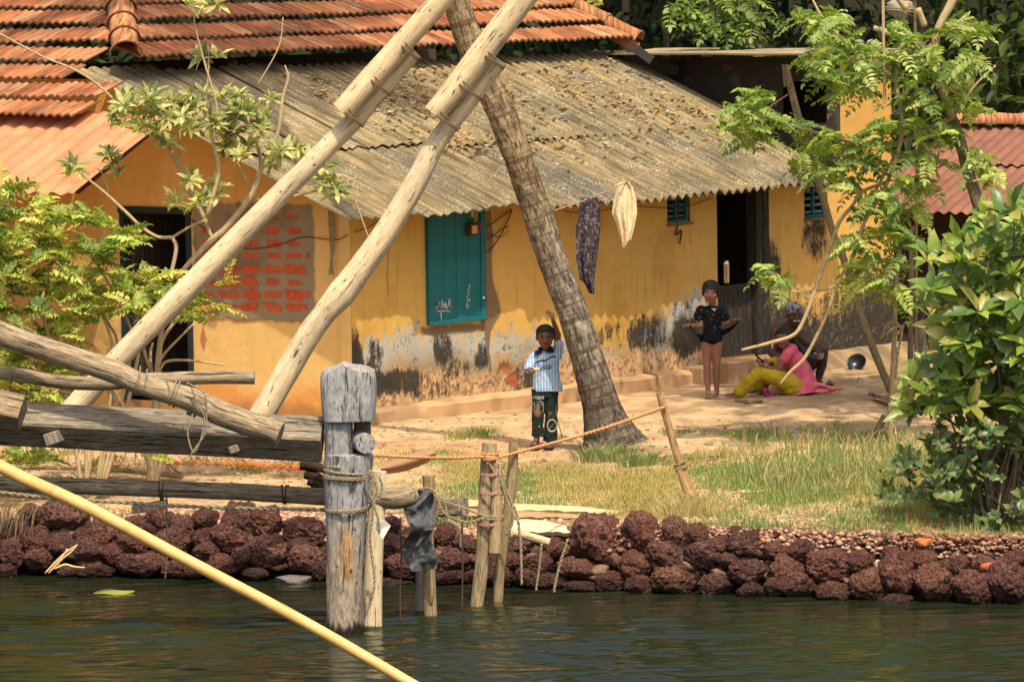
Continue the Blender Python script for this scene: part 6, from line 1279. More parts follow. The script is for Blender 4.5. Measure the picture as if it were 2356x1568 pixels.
# net weight stone hanging at the top right
mb = MB(); c = P(2070, 22, 47.0); mb.add(c + iv * np.array([.13, .10, .10]), ifc, None, (.42, .36, .27)); wt = tag(mb.build('hanging_stone', MT['rubble']), 'round stone weight hung in rope at the top right among leaves', 'stone')
mb = MB(); coil(mb, c, (.2, 0, 1), .125, .008, 1.5, .05); rope(mb, [c + Z * .1, c + Z * .6 + X0 * .03, c + Z * 1.5], .008); mb.build('rope_sling', MT['rope'], wt)
# laundry line
ropething('clothesline', [(1276, 484), (1352, 458), (1440, 420), (1555, 366), (1640, 322), (1718, 280), (1812, 218)], [46.0, 46.5, 47.1, 47.9, 48.7, 49.5, 50.8], 3.2, 'rope_red', 'thin reddish clothesline from the palm trunk to the leaning pole')
def cloth(name, L, v0, y, fold, col, lab, cat, pat=None, seed=0):
    hs_ = [a[0] for a in L]; n, m = 70, 26; t = np.linspace(hs_[0], hs_[-1], n); V = np.zeros((n, m, 3)); C_ = np.zeros((n, m, 3))
    for i, v in enumerate(t):
        l, r = np.interp(v, hs_, [a[1] for a in L]), np.interp(v, hs_, [a[2] for a in L]); u = np.linspace(l, r, m); f = np.linspace(0, 1, m); rag = (fbm(u * .2, v * .1, 0, 3, seed) - .5) * 8 * sst(.7, 1, i / n)
        d = fold * (np.sin(f * 19 + v * .012 + seed) * .5 + .7 * np.sin(f * 8 - v * .01)) * (.4 + .6 * sst(v0, v0 + 60, v)) + .03 * (fbm(u * .05, v * .03, 0, 3, seed + 2) - .5)
        for j in range(m): V[i, j] = P(u[j], v + rag[j], y + d[j])
        C_[i] = np.array(col)
        if pat is not None: k = sst(.60, .68, fbm(u * .35, v * .30, 0, 2, seed + 5)); C_[i] = lerp(C_[i], pat, k * .6)
    mb = MB(); slab(mb, V, np.array([0, .006, 0]), V - V[0, 0], C_); return tag(mb.build(name, MT['cloth'], auto=60), lab, cat)
cloth('dark_cloth', [(455, 1336, 1376), (480, 1332, 1380), (520, 1325, 1382), (560, 1325, 1378), (600, 1325, 1372), (606, 1328, 1371), (645, 1334, 1368), (652, 1345, 1368), (676, 1356, 1367)], 455, 46.5, .03, (.055, .040, .048), 'dark patterned cloth hanging from the clothesline beside the palm trunk', 'cloth', (.30, .26, .27), 3)
cloth('pale_cloth', [(418, 1424, 1446), (430, 1420, 1456), (460, 1412, 1464), (490, 1408, 1466), (520, 1420, 1460), (550, 1428, 1452), (570, 1432, 1438)], 418, 47.1, .03, (.74, .60, .36), 'pale cream cloth hanging from the clothesline right of the dark one', 'cloth', None, 8)
# dry cord bundle hanging in front of the side wall
mb = MB(); yv = float(Hq(-.1, onW0(762, 540)[0], 0)[1])
for k in range(5): p, _ = TR([(758 + k * 2, 440, 1), (756 + k * 3.2, 500, 1), (760 + k * 2.4, 560, 1), (761 + k * .8, 598, 1), (756 + k * 3, 632, 1)], yv); rope(mb, p, .006)
coil(mb, P(763, 600, yv), (0, 0, 1), .012, .006, 3, .02); tag(mb.build('cord_bundle', MT['rope']), 'knotted bundle of dry cords hanging in front of the brick patched wall', 'cord')
# steel canister in the doorway, standing on the half door ledge
def lathe(mb, c, prof, ax=None, seg=28, col=(1, 1, 1)):
    ax = np.eye(3) if ax is None else np.asarray(ax, float); th = np.linspace(0, 2 * np.pi, seg + 1); V = np.array([[np.array([r * math.cos(t), r * math.sin(t), z]) @ ax for t in th] for r, z in prof]) + np.asarray(c); mb.grid(V[:, ::-1], None, np.ones(V.shape) * np.array(col)); return mb
sc_, zc_ = onW1(1669, 651, .05); mb = MB(); lathe(mb, Hq(sc_, .05, zc_ + .0), [(0, 0), (.040, 0), (.043, .01), (.043, .19), (.046, .195), (.046, .205), (.043, .21), (.041, .235), (.02, .24), (0, .24)])
tag(mb.build('steel_canister', MT['steel']), 'shiny steel canister standing on the half door in the dark doorway', 'canister')
# black tub, glass jar, small black sandal
pt_ = PL(1972, 836, K - B * .62, B); mb = MB(); f_ = np.array([-.25, -.75, .60]); f_ /= np.linalg.norm(f_); e_ = np.cross(f_, Z); e_ /= np.linalg.norm(e_); lathe(mb, pt_ + f_ * -.03, [(0, 0), (.07, 0), (.095, .05), (.105, .055), (.105, .062), (.092, .055), (.066, .008), (0, .008)], [e_, np.cross(f_, e_), f_]); tag(mb.build('black_tub', MT['black']), 'round black tub leaning against the earth bank at the wall foot', 'tub')
pj = G(1979, 889, -.12); mb = MB(); lathe(mb, pj, [(0, 0), (.028, 0), (.03, .006), (.03, .065), (.022, .075), (.022, .08)]); j_ = tag(mb.build('glass_jar', MT['glass']), 'small glass jar with a pale lid on the bare ground', 'jar'); mb = MB(); lathe(mb, pj + Z * .08, [(0, 0), (.025, 0), (.025, .018), (0, .018)], col=(.6, .55, .42)); mb.build('lid', MT['vcol'], j_)
mb = MB(); mb.ell(G(1908, 886, -.12) + Z * .012, (.05, .03, .014)); mb.tube([G(1904, 886, -.12) + Z * .02, G(1908, 885, -.12) + Z * .05, G(1914, 886, -.12) + Z * .02], [.006] * 3, 6, sub=4); tag(mb.build('sandal', MT['black']), 'black sandal lying on the bare ground left of the glass jar', 'sandal')
# crow
cb = P(2120, 748, 50.6); cr = thing('crow', cb, 'black crow perched on the grey fence stump', 'bird'); mb = MB(); bd = np.array([.35, -.2, .90]); bd /= np.linalg.norm(bd)
mb.ell(cb + np.array([-.005, 0, .115]), (.05, .055, .085), [np.array([.9, 0, -.35]), np.array([0, 1, 0]), np.array([.35, 0, .9])]); mb.cone(cb + np.array([.02, 0, .17]), cb + np.array([.03, 0, .20]), .036, .032); mb.ell(cb + np.array([.035, 0, .205]), (.036, .034, .032))
mb.cone(cb + np.array([.065, -.005, .205]), cb + np.array([.115, -.01, .195]), .013, .003); mb.cone(cb + np.array([-.03, 0, .06]), cb + np.array([-.075, .01, -.055]), .03, .012); mb.ell(cb + np.array([-.01, -.04, .11]), (.03, .016, .08), [np.array([.9, 0, -.35]), np.array([0, 1, 0]), np.array([.35, 0, .9])])
mb.build('body', MT['black'], cr); mb = MB(); mb.tube([cb + np.array([0, -.01, .05]), cb + np.array([.01, -.01, .0])], [.006, .005], 6); mb.tube([cb + np.array([.02, .01, .05]), cb + np.array([.035, .01, .0])], [.006, .005], 6); mb.build('legs', MT['black'], cr)
# ---------------------------------------------------------------- people
def remesh(mb, name, mat, parent, vox, colf, smooth=3, disp=None):
    """fuse overlapping volumes into one continuous skin, then colour it"""
    org = ORG[parent.name]; me = mb.mesh('tmp', org); o = bpy.data.objects.new('tmp', me); COL.objects.link(o)
    m = o.modifiers.new('r', 'REMESH'); m.mode = 'VOXEL'; m.voxel_size = vox; m.use_smooth_shade = True
    if smooth: q = o.modifiers.new('s', 'SMOOTH'); q.factor = .5; q.iterations = smooth
    dg = bpy.context.evaluated_depsgraph_get(); dg.update(); ev = o.evaluated_get(dg); nm = bpy.data.meshes.new_from_object(ev); bpy.data.objects.remove(o); bpy.data.meshes.remove(me)
    n = len(nm.vertices); v = np.zeros(n * 3, np.float32); nm.vertices.foreach_get('co', v); v = v.reshape(-1, 3).astype(float) + org
    if disp is not None:
        nn = np.zeros(n * 3, np.float32); nm.vertices.foreach_get('normal', nn); v2 = v + nn.reshape(-1, 3) * disp(v)[:, None]; nm.vertices.foreach_set('co', (v2 - org).astype(np.float32).ravel())
    for a in ('tc', 'Col'):
        if a in nm.attributes: nm.attributes.remove(nm.attributes[a])
    a = nm.attributes.new('tc', 'FLOAT_VECTOR', 'POINT'); a.data.foreach_set('vector', (v - org).astype(np.float32).ravel())
    c = np.broadcast_to(np.asarray(colf(v) if callable(colf) else colf, float), (n, 3)); a = nm.attributes.new('Col', 'FLOAT_COLOR', 'POINT'); a.data.foreach_set('color', np.hstack([c, np.ones((n, 1))]).astype(np.float32).ravel())
    for p_ in nm.polygons: p_.use_smooth = True
    nm.name = name; nm.materials.clear(); nm.materials.append(mat); ob = bpy.data.objects.new(name, nm); COL.objects.link(ob); ob.parent = parent; ORG[ob.name] = org; return ob
class Head:
    def __init__(s, c, h, w, yaw, pitch=0.0, roll=0.0):
        s.c = np.asarray(c, float); s.h, s.w = h, w; f = np.array([math.sin(yaw) * math.cos(pitch), -math.cos(yaw) * math.cos(pitch), math.sin(pitch)]); r = np.array([math.cos(yaw), math.sin(yaw), 0]); u = np.cross(r, f); u = u if u[2] > 0 else -u
        r2 = r * math.cos(roll) + u * math.sin(roll); u2 = u * math.cos(roll) - r * math.sin(roll); s.f, s.r, s.u = f, r2, u2; s.ax = np.array([r2, f, u2])
    def at(s, x, y, z): return s.c + s.r * x * s.w + s.f * y * s.w + s.u * z * s.h
    def skin(s, mb):
        w, h = s.w, s.h; E = lambda p, r: mb.ell(p, r, s.ax, 20, 14)
        E(s.at(0, -.06, .14), (.49 * w, .58 * w, .36 * h)); E(s.at(0, .10, -.08), (.41 * w, .46 * w, .34 * h)); E(s.at(0, .30, -.33), (.20 * w, .20 * w, .11 * h)); E(s.at(0, .14, -.27), (.31 * w, .33 * w, .16 * h))
        mb.cone(s.at(0, .54, .06), s.at(0, .66, -.10), .045 * w, .075 * w); E(s.at(.07, .60, -.115), (.055 * w, .06 * w, .03 * h)); E(s.at(-.07, .60, -.115), (.055 * w, .06 * w, .03 * h))
        E(s.at(0, .50, -.21), (.15 * w, .09 * w, .026 * h)); E(s.at(0, .485, -.255), (.13 * w, .09 * w, .028 * h)); E(s.at(0, .44, .13), (.36 * w, .10 * w, .035 * h))
        for g in (-1, 1): E(s.at(.51 * g, -.03, -.03), (.045 * w, .10 * w, .10 * h)); E(s.at(.26 * g, .36, -.08), (.13 * w, .14 * w, .09 * h))
    def paint(s, v, c, base, lip=(.22, .07, .06)):
        q = (v - s.c); x, y, z = q @ s.r / s.w, q @ s.f / s.w, q @ s.u / s.h
        c = lerp(c, np.array(base) * .45, np.exp(-((np.abs(x) - .21) / .13) ** 2 - ((z - .045) / .055) ** 2) * (y > .2) * .75)  # eye socket shade painted on, the head has no hollows
        c = lerp(c, (.012, .01, .009), sst(1.1, .7, np.abs(np.abs(x) - .22) / .15 + np.abs(z - .135 + .08 * np.abs(np.abs(x) - .2)) / .024) * (y > .15))
        c = lerp(c, lip, sst(1.15, .8, np.hypot(x / .15, (z + .232) / .042)) * (y > .3) * .85); c = lerp(c, (.03, .012, .01), sst(1.1, .6, np.hypot(x / .13, (z + .232) / .009)) * (y > .3) * .8)
        c = lerp(c, np.array(base) * .5, np.exp(-((np.abs(x) - .06) / .04) ** 2 - ((z + .135) / .018) ** 2) * (y > .45) * .8); c = lerp(c, np.minimum(np.array(base) * 1.35, 1), np.exp(-(x / .05) ** 2 - ((z + .03) / .09) ** 2) * (y > .5) * .6); return c  # nostril shade and nose bridge highlight painted on
    def eyes(s, par):
        for g in (-1, 1):
            mb = MB(); p = s.at(.205 * g, .455, .045); mb.ell(p, (.074 * s.w, .05 * s.w, .026 * s.h), s.ax, 14, 8, (.42, .37, .33)); mb.ell(p + s.f * .030 * s.w, (.036 * s.w, .030 * s.w, .028 * s.h), s.ax, 12, 8, (.012, .007, .005)); mb.ell(p + s.u * .024 * s.h + s.f * .006 * s.w, (.088 * s.w, .05 * s.w, .010 * s.h), s.ax, 12, 6, (.02, .01, .008)); mb.build('eye', MT['eye'], par)
def hand(mb, w, d, nrm, L_, curl=.5, thumb=1, spread=.12):
    """wrist w, direction d, palm normal nrm, length L_"""
    d = np.asarray(d, float); d /= np.linalg.norm(d); nrm = np.asarray(nrm, float); nrm = nrm - d * (d @ nrm); nrm /= np.linalg.norm(nrm); s = np.cross(d, nrm); w = np.asarray(w, float); pc = w + d * L_ * .27
    mb.ell(pc, (L_ * .21, L_ * .29, L_ * .09), [s, d, nrm], 16, 10)
    for k, (o, l) in enumerate(((-.155, .40), (-.052, .46), (.052, .43), (.15, .34))):
        b = w + d * L_ * (.50 - .25 * abs(o)) + s * L_ * o; dd = d + s * o * spread * 6; a1 = curl * (.7 + .1 * k); p1 = b + (dd * math.cos(a1) + nrm * math.sin(a1)) * L_ * l * .45; a2 = a1 + curl * 1.0; p2 = p1 + (dd * math.cos(a2) + nrm * math.sin(a2)) * L_ * l * .33; a3 = a2 + curl * .7; p3 = p2 + (dd * math.cos(a3) + nrm * math.sin(a3)) * L_ * l * .22
        mb.cone(b, p1, L_ * .050, L_ * .046, 8); mb.cone(p1, p2, L_ * .046, L_ * .041, 8); mb.cone(p2, p3, L_ * .041, L_ * .033, 8)
    b = w + d * L_ * .16 - s * thumb * L_ * .16; p1 = b + (-s * thumb * .8 + d * .7 + nrm * .3) * L_ * .24; p2 = p1 + (-s * thumb * .35 + d * .8 + nrm * .5) * L_ * .20; mb.cone(b, p1, L_ * .066, L_ * .052, 8); mb.cone(p1, p2, L_ * .052, L_ * .040, 8)
def chain(mb, pts, rr, seg=16):
    for i in range(len(pts) - 1): mb.cone(pts[i], pts[i + 1], rr[i], rr[i + 1], seg)
def foot(mb, ankle, toe, h, w):
    a, t = np.asarray(ankle, float), np.asarray(toe, float); d = t - a; d[2] = 0; l = np.linalg.norm(d); d /= l; s = np.cross(d, Z); g = min(t[2], a[2] - h); f0 = np.array([a[0], a[1], t[2]])
    mb.cone(a, f0 - d * l * .15 + Z * w * .55, w * .72, w * .55); mb.cone(f0 - d * l * .15 + Z * w * .5, f0 + d * l * .75 + Z * w * .32, w * .52, w * .42); mb.cone(a, f0 + d * l * .7 + Z * w * .35, w * .55, w * .36)
    for k in range(5): o = (k - 2) * w * .36; b = f0 + d * l * .78 + s * o + Z * w * .24; mb.cone(b, b + d * l * (.26 - .03 * abs(k - 1)), w * .22, w * .17, 8)
def hair(H_, par, name, col, scale=1.0, fr=.30, long=0.0, seed=0, vox=.006, gray=None, extra=None):
    mb = MB(); w, h = H_.w, H_.h; mb.ell(H_.at(0, -.13, .20), (.545 * w * scale, .62 * w * scale, .36 * h * scale), H_.ax, 22, 16); mb.ell(H_.at(0, -.30, .02), (.51 * w * scale, .42 * w * scale, .32 * h), H_.ax, 20, 14)
    mb.ell(H_.at(0, .20, .38), (.40 * w, .30 * w, .12 * h), H_.ax, 16, 10)
    for g in (-1, 1): mb.ell(H_.at(.46 * g, -.02, .16), (.08 * w, .20 * w, .20 * h), H_.ax, 12, 8)
    if extra: extra(mb)
    def cf(v): n = fbm(v[:, 0] * 60, v[:, 1] * 60, v[:, 2] * 25, 3, seed)[:, None]; c = np.array(col) * (.6 + .8 * n); return c if gray is None else lerp(c, gray, sst(.2, .8, n[:, 0]) * .75)
    return remesh(mb, name, MT['skin'], par, vox, cf, 2, lambda v: (fbm(v[:, 0] * 80, v[:, 1] * 80, v[:, 2] * 35, 3, seed + 3) - .5) * .010)
FD = lambda k, s=0: (lambda v: (fbm(v[:, 0] * k, v[:, 1] * k, v[:, 2] * k * .6, 4, s) - .5))
# ================= boy waving
yb0 = G(1250, 1031, GZ)[1]; BJ = lambda x, y, dy=0.0: P(1159.2 + x * .2343, 688 + y * .2343, yb0 + dy); k0 = yb0 / F * .2343
boy = thing('person', BJ(405, 1450), 'small boy waving one raised arm, light blue striped shirt and dark printed trousers', 'person')
mb = MB(); HB = Head(BJ(408, 378, -.02), .215, .158, .02, -.05); HB.skin(mb); SK = (.175, .075, .050)
chain(mb, [BJ(408, 470, .02), BJ(408, 540, .03)], [.036, .040]); sL, sR = BJ(305, 560, .02), BJ(515, 520, .03); chain(mb, [BJ(330, 550, .02), BJ(490, 540, .03)], [.05, .05]); chain(mb, [BJ(405, 600, .03), BJ(405, 850, .03)], [.075, .072])
eR, wR = BJ(533, 350, -.01), BJ(478, 190, -.04); chain(mb, [sR, eR, wR], [.034, .027, .018]); hand(mb, wR, (-.5, -.15, .85), (-.5, -.8, -.1), .115, .38, -1, .25)
eL, wL = BJ(243, 668, -.02), BJ(262, 715, -.15); chain(mb, [sL, eL, wL], [.034, .027, .019]); hand(mb, wL, (.75, -.55, .15), (.1, -.3, 1), .095, .75, 1)
hl, hr = BJ(355, 920, .03), BJ(455, 920, .03); kl, kr = BJ(335, 1130, -.03), BJ(464, 1150, .0); al, ar = BJ(322, 1370, -.01), BJ(442, 1415, .03)
chain(mb, [hl, kl, al], [.058, .042, .026]); chain(mb, [hr, kr, ar], [.058, .042, .026]); chain(mb, [hl, hr], [.06, .06])
foot(mb, al, BJ(292, 1438, -.13), .03, .040); foot(mb, ar, BJ(440, 1462, -.10), .03, .040)
def cf(v): c = np.broadcast_to(np.array(SK), v.shape).copy(); c = lerp(c, (.48, .27, .18), sst(.07, .045, np.linalg.norm(v - (wR + np.array([-.04, -.03, .04])), axis=1))); return HB.paint(v, c, SK)
remesh(mb, 'body', MT['skin'], boy, .0045, cf, 3); HB.eyes(boy)
def fringe(mb):
    for q in (-.36, -.2, 0, .2, .36): mb.ell(HB.at(q, .33 - abs(q) * .35, .30), (.13 * HB.w, .10 * HB.w, .07 * HB.h), HB.ax, 10, 8)
hair(HB, boy, 'hair', (.016, .013, .012), seed=1, extra=fringe)
mb = MB()
def loft(mb, rings, seg=36, n=2.4, fr=None):
    """rings: (centre, half width, half depth, axis-x vec); horizontal slices joined"""
    V = []
    th = np.linspace(0, 2 * np.pi, seg, endpoint=False)
    for (c, a, b, *ex) in rings:
        e = np.array(ex[0] if ex else (1, 0, 0), float); e /= np.linalg.norm(e); g = np.array(ex[1], float) if len(ex) > 1 else np.cross(Z, e); g /= np.linalg.norm(g); r = (np.abs(np.cos(th)) ** n + np.abs(np.sin(th)) ** n) ** (-1 / n); V.append(np.asarray(c) + (np.cos(th) * r * a)[:, None] * e + (np.sin(th) * r * b)[:, None] * g)
    V = np.array(V); m = len(V); i = np.arange(m - 1)[:, None]; j = np.arange(seg)[None]; j2 = (j + 1) % seg; fc = np.stack([i * seg + j, i * seg + j2, (i + 1) * seg + j2, (i + 1) * seg + j], -1).reshape(-1, 4)
    W = np.vstack([V.reshape(-1, 3), V[0].mean(0)[None], V[-1].mean(0)[None]]); a = m * seg; q = np.arange(seg); mb.add(W, [fc, np.stack([np.full(seg, a), (q + 1) % seg, q], -1), np.stack([np.full(seg, a + 1), (m - 1) * seg + q, (m - 1) * seg + (q + 1) % seg], -1)])
R_ = lambda l, r, y, dy=.03: (BJ((l + r) / 2, y, dy), (r - l) / 2 * k0, 0)
rings = []
for (l, r, y, d) in ((290, 578, 902, .088), (288, 568, 850, .088), (290, 548, 760, .085), (300, 540, 680, .085), (306, 540, 600, .085), (300, 545, 550, .078), (320, 520, 522, .062), (362, 470, 502, .045)): c, a, _ = R_(l, r, y); rings.append((c, a, d))
loft(mb, rings); chain(mb, [BJ(315, 560, .02), BJ(278, 610, .0), BJ(246, 675, -.035)], [.050, .049, .050]); chain(mb, [BJ(505, 560, .03), BJ(530, 500, .03), BJ(540, 440, .0)], [.052, .048, .046])
def shirtc(v):
    x = (v[:, 0] - BJ(405, 700)[0]); c = np.empty(v.shape); c[:] = (.27, .43, .68); st = np.abs((x / .026) % 1 - .5); c = lerp(c, (.58, .69, .80), sst(.30, .42, st)); c = lerp(c, (.10, .18, .34), sst(.06, .02, st) * .55 * (np.abs((v[:, 2] / .012) % 1 - .5) > .15)); u_, vz = project_np(v)
    zx, zy = (u_ - 1159.2) / .2343, (vz - 688) / .2343; ln = 625 - (zx - 315) * .33 + 8 * np.sin(zx * .05); c = lerp(c, (.012, .02, .07), sst(11, 6, np.abs(zy - ln)) * (zx > 310) * (zx < 512) * (v[:, 1] < yb0 + .03)); c = lerp(c, (.04, .08, .2), sst(10, 5, np.abs(zy - 692 + (zx - 210) * .1)) * (zx < 305) * .9)
    c = lerp(c, (.78, .82, .86), sst(22, 12, np.abs(zx - 372)) * (zy < 570) * (zy > 505) * .6); return c
def project_np(v): q = v - CAM; w = q @ FW; return CX + F * (q @ RT) / w, CY - F * (q @ UP) / w
remesh(mb, 'shirt', MT['cloth'], boy, .005, shirtc, 2, lambda v: FD(16, 5)(v) * .022)
mb = MB(); cl = (.010, .014, .05)
for pl_ in ([(352, 478), (333, 496), (292, 534), (340, 545), (376, 522), (362, 498)], [(466, 470), (484, 482), (496, 504), (448, 522), (416, 516), (446, 496)]):
    n_ = len(pl_); Fv = [BJ(a, b, -.058) for a, b in pl_]; Bv = [BJ(a, b, -.030) for a, b in pl_]; mb.add(Fv + Bv, [np.array([list(range(n_))[::-1]]), np.array([[n_ + q for q in range(n_)]]), np.array([[q, (q + 1) % n_, n_ + (q + 1) % n_, n_ + q] for q in range(n_)])])
mb.tube([BJ(a, b, d) for a, b, d in ((362, 500, -.04), (348, 485, -.01), (352, 478, .03), (408, 474, .05), (462, 470, .03), (472, 478, -.01), (448, 498, -.04))], .011, 8, sub=3)
remesh(mb, 'collar', MT['cloth'], boy, .004, cl, 1)
# script lettering across the chest (drawn after the picture)
mb = MB()
for st in ([(352, 625), (335, 622), (330, 640), (352, 655), (350, 685), (330, 692)], [(360, 700), (372, 650), (388, 652), (380, 675), (366, 676)], [(390, 665), (400, 652), (408, 665), (398, 678), (390, 666)], [(412, 676), (420, 650), (432, 655)], [(436, 690), (448, 640), (444, 676), (456, 672)], [(430, 656), (456, 650)], [(476, 648), (462, 652), (470, 664), (458, 674)], [(340, 690), (400, 684), (470, 668)]): mb.tube([BJ(a, b, -.062) for a, b in st], .0022, 5, sub=4, col=(.02, .05, .16))
mb.build('chest_lettering', MT['vcol'], boy)
mb = MB(); 
def leg(mb, pts, rr): 
    rings = [(p, r, r * .92) for p, r in zip(pts, rr)]; loft(mb, rings, 28, 2.2)
leg(mb, [BJ(345, 890, .03), BJ(345, 1000, .01), BJ(333, 1140, -.02), BJ(332, 1250, -.01), BJ(338, 1345, .0)], [.062, .060, .055, .052, .058]); leg(mb, [BJ(462, 885, .03), BJ(466, 1000, .02), BJ(464, 1150, .01), BJ(460, 1280, .02), BJ(456, 1393, .03)], [.064, .060, .056, .057, .066])
loft(mb, [(BJ(404, 880, .03), .125, .075), (BJ(404, 960, .03), .118, .075)], 28)
def trc(v):
    c = np.empty(v.shape); c[:] = (.016, .026, .022); n = fbm(v[:, 0] * 30, v[:, 1] * 30, v[:, 2] * 30, 3, 4); c = lerp(c, (.04, .055, .045), sst(.5, .7, n) * .7); u_, q = project_np(v); zx, zy = (u_ - 1159.2) / .2343, (q - 688) / .2343; fr = v[:, 1] < yb0 + .02
    c = lerp(c, (.22, .02, .035), sst(1.15, .8, np.hypot((zx - 335) / 17, (zy - 1105) / 22)) * fr); c = lerp(c, (.10, .03, .03), sst(1.15, .8, np.hypot((zx - 338) / 22, (zy - 1150) / 16)) * fr * .7); c = lerp(c, (.02, .16, .14), ((np.abs((zx / 13) % 1 - .5) < .28) & (np.abs((zy / 22) % 1 - .5) < .3) & (zx > 316) & (zx < 356) & (zy > 990) & (zy < 1072) & fr) * .9)
    d = np.hypot((zx - 474) / 46, (zy - 1238) / 58); c = lerp(c, (.60, .56, .48), sst(.13, .08, np.abs(d - 1)) * fr * .9); c = lerp(c, (.30, .30, .27), sst(4, 2, np.abs((zy - 1238) + (zx - 474) * 1.2)) * (d < 1) * fr * .8); c = lerp(c, (.22, .20, .16), sst(8, 5, np.abs(zx - 516)) * (zy > 1020) * (zy < 1150) * .7); return c
remesh(mb, 'trousers', MT['cloth'], boy, .005, trc, 2, lambda v: FD(22, 9)(v) * .016)
def text_part(txt, u, v, y, size, mat, par, name='lettering'):
    cu = bpy.data.curves.new(name, 'FONT'); cu.body = txt; cu.size = size; cu.extrude = .001; cu.align_x = 'CENTER'; o = bpy.data.objects.new('t', cu); COL.objects.link(o); dg = bpy.context.evaluated_depsgraph_get(); dg.update(); me = bpy.data.meshes.new_from_object(o.evaluated_get(dg)); bpy.data.objects.remove(o)
    me.materials.clear(); me.materials.append(mat); ob = bpy.data.objects.new(name, me); COL.objects.link(ob); ob.parent = par; ob.location = tuple(P(u, v, y) - ORG[par.name]); ob.rotation_euler = (math.radians(90), 0, 0); return ob
text_part('TEENS', 1159.2 + 340 * .2343, 688 + 978 * .2343, yb0 - .052, .036, flat('print_white', (.6, .58, .52), .9, .05), boy)
mb = MB()
for pts in ([(303, 1000), (294, 1030), (306, 1050), (296, 1080), (304, 1110)], [(368, 1010), (384, 1008), (384, 1035), (370, 1036), (368, 1010)], [(385, 1030), (390, 1080), (378, 1120)], [(335, 1250), (350, 1245), (358, 1262)]): mb.tube([BJ(a, b, -.058) for a, b in pts], .0022, 5, sub=3, col=(.5, .5, .45))
mb.build('trouser_print', MT['vcol'], boy); mb = MB(); mb.tube([BJ(522, 1165, -.01), BJ(535, 1220, -.02), BJ(560, 1300, -.01), BJ(573, 1358, .0)], [.010, .011, .012, .013], 8, ell=.3, sub=3, col=(.02, .02, .018)); mb.build('strap', MT['cloth'], boy)
for (a, t) in ((al, BJ(292, 1440, -.13)), (ar, BJ(440, 1464, -.10))):
    mb = MB(); d = t - a; d[2] = 0; d /= np.linalg.norm(d); c = np.array([a[0], a[1], t[2] - .004]) + d * .045; loft(mb, [(c - Z * .008, .042, .092, np.cross(d, Z)), (c + Z * .004, .042, .092, np.cross(d, Z))], 20); s_ = np.cross(d, Z); mb.tube([c - s_ * .038, c + d * .02 + Z * .045, c + s_ * .038], .008, 6, sub=4); mb.build('sandal', flat('sandal_brown', (.03, .022, .018)), boy)
mb = MB(); mb.ell(wL + np.array([.055, -.06, .03]), (.032, .025, .018), None, 12, 8, (.68, .50, .18)); tag(mb.build('snack', MT['vcol']), 'small yellow snack held in the lowered hand of the waving boy', 'food')
# ================= child in black
yg = G(1641, 914, GZ)[1]; GJ = lambda x, y, dy=0.0: P(1555 + x * .1923, 631.4 + y * .1923, yg + dy); kg = yg / F * .1923
girl = thing('person', GJ(430, 1470), 'standing child in black top with short dark hair, hands holding out black cloth', 'person')
mb = MB(); HG = Head(GJ(417, 222, -.02), .225, .158, -.12, -.02, -.05); HG.skin(mb); SK2 = (.25, .115, .075)
chain(mb, [GJ(435, 320, .02), GJ(435, 395, .03)], [.032, .036]); chain(mb, [GJ(325, 445, .03), GJ(530, 440, .03)], [.036, .036]); chain(mb, [GJ(430, 500, .04), GJ(430, 720, .03)], [.062, .070])
eL, wL2 = GJ(302, 615, .02), GJ(150, 605, -.05); chain(mb, [GJ(290, 455, .03), eL, wL2], [.032, .024, .017]); hand(mb, wL2, (-1, -.25, -.05), (0, -.6, -.6), .095, .9, 1)
eR, wR2 = GJ(585, 590, .02), GJ(715, 535, -.05); chain(mb, [GJ(568, 458, .03), eR, wR2], [.032, .024, .017]); hand(mb, wR2, (1, -.2, .15), (.1, -.3, -.9), .095, .55, -1)
for (h_, k_, a_, t_) in ((GJ(372, 770, .03), GJ(370, 1070, .0), GJ(385, 1400, .03), GJ(405, 1478, -.10)), (GJ(488, 780, .03), GJ(484, 1085, .01), GJ(490, 1395, .05), GJ(462, 1462, -.07))): chain(mb, [h_, (h_ + k_) / 2, k_, (k_ + a_) / 2 + np.array([0, .012, 0]), a_], [.064, .055, .038, .036, .022]); foot(mb, a_, t_, .03, .036)
remesh(mb, 'body', MT['skin'], girl, .0045, lambda v: HG.paint(v, np.broadcast_to(np.array(SK2), v.shape).copy(), SK2, (.30, .10, .09)), 3); HG.eyes(girl)
def fr2(mb):
    for q in (-.42, -.28, -.12, .05, .22, .38): mb.ell(HG.at(q, .36 - abs(q) * .4, .24 - .03 * (abs(q) > .3)), (.12 * HG.w, .10 * HG.w, .12 * HG.h), HG.ax, 10, 8)
    for g in (-1, 1): mb.ell(HG.at(.48 * g, -.05, .08), (.08 * HG.w, .24 * HG.w, .22 * HG.h), HG.ax, 10, 8)
hair(HG, girl, 'hair', (.014, .011, .011), scale=1.06, seed=5, extra=fr2)
BK = (.010, .010, .013); mb = MB(); rg = []
for (l, r, y, d) in ((318, 548, 740, .085), (325, 545, 690, .082), (332, 540, 600, .085), (322, 548, 500, .085), (285, 590, 440, .080), (285, 588, 405, .074), (315, 555, 385, .064), (365, 510, 374, .052)): rg.append((GJ((l + r) / 2, y, .03), (r - l) / 2 * kg, d))
loft(mb, rg); chain(mb, [GJ(300, 430, .03), GJ(276, 500, .025)], [.054, .052]); chain(mb, [GJ(560, 430, .03), GJ(582, 505, .02)], [.054, .050])
def bkc(v): n = fbm(v[:, 0] * 70, v[:, 1] * 70, v[:, 2] * 70, 2, 8); return lerp(np.broadcast_to(np.array(BK), v.shape).copy(), (.20, .20, .22), sst(.72, .78, n) * .7)
remesh(mb, 'top', MT['cloth'], girl, .005, bkc, 2, lambda v: FD(18, 6)(v) * .018)
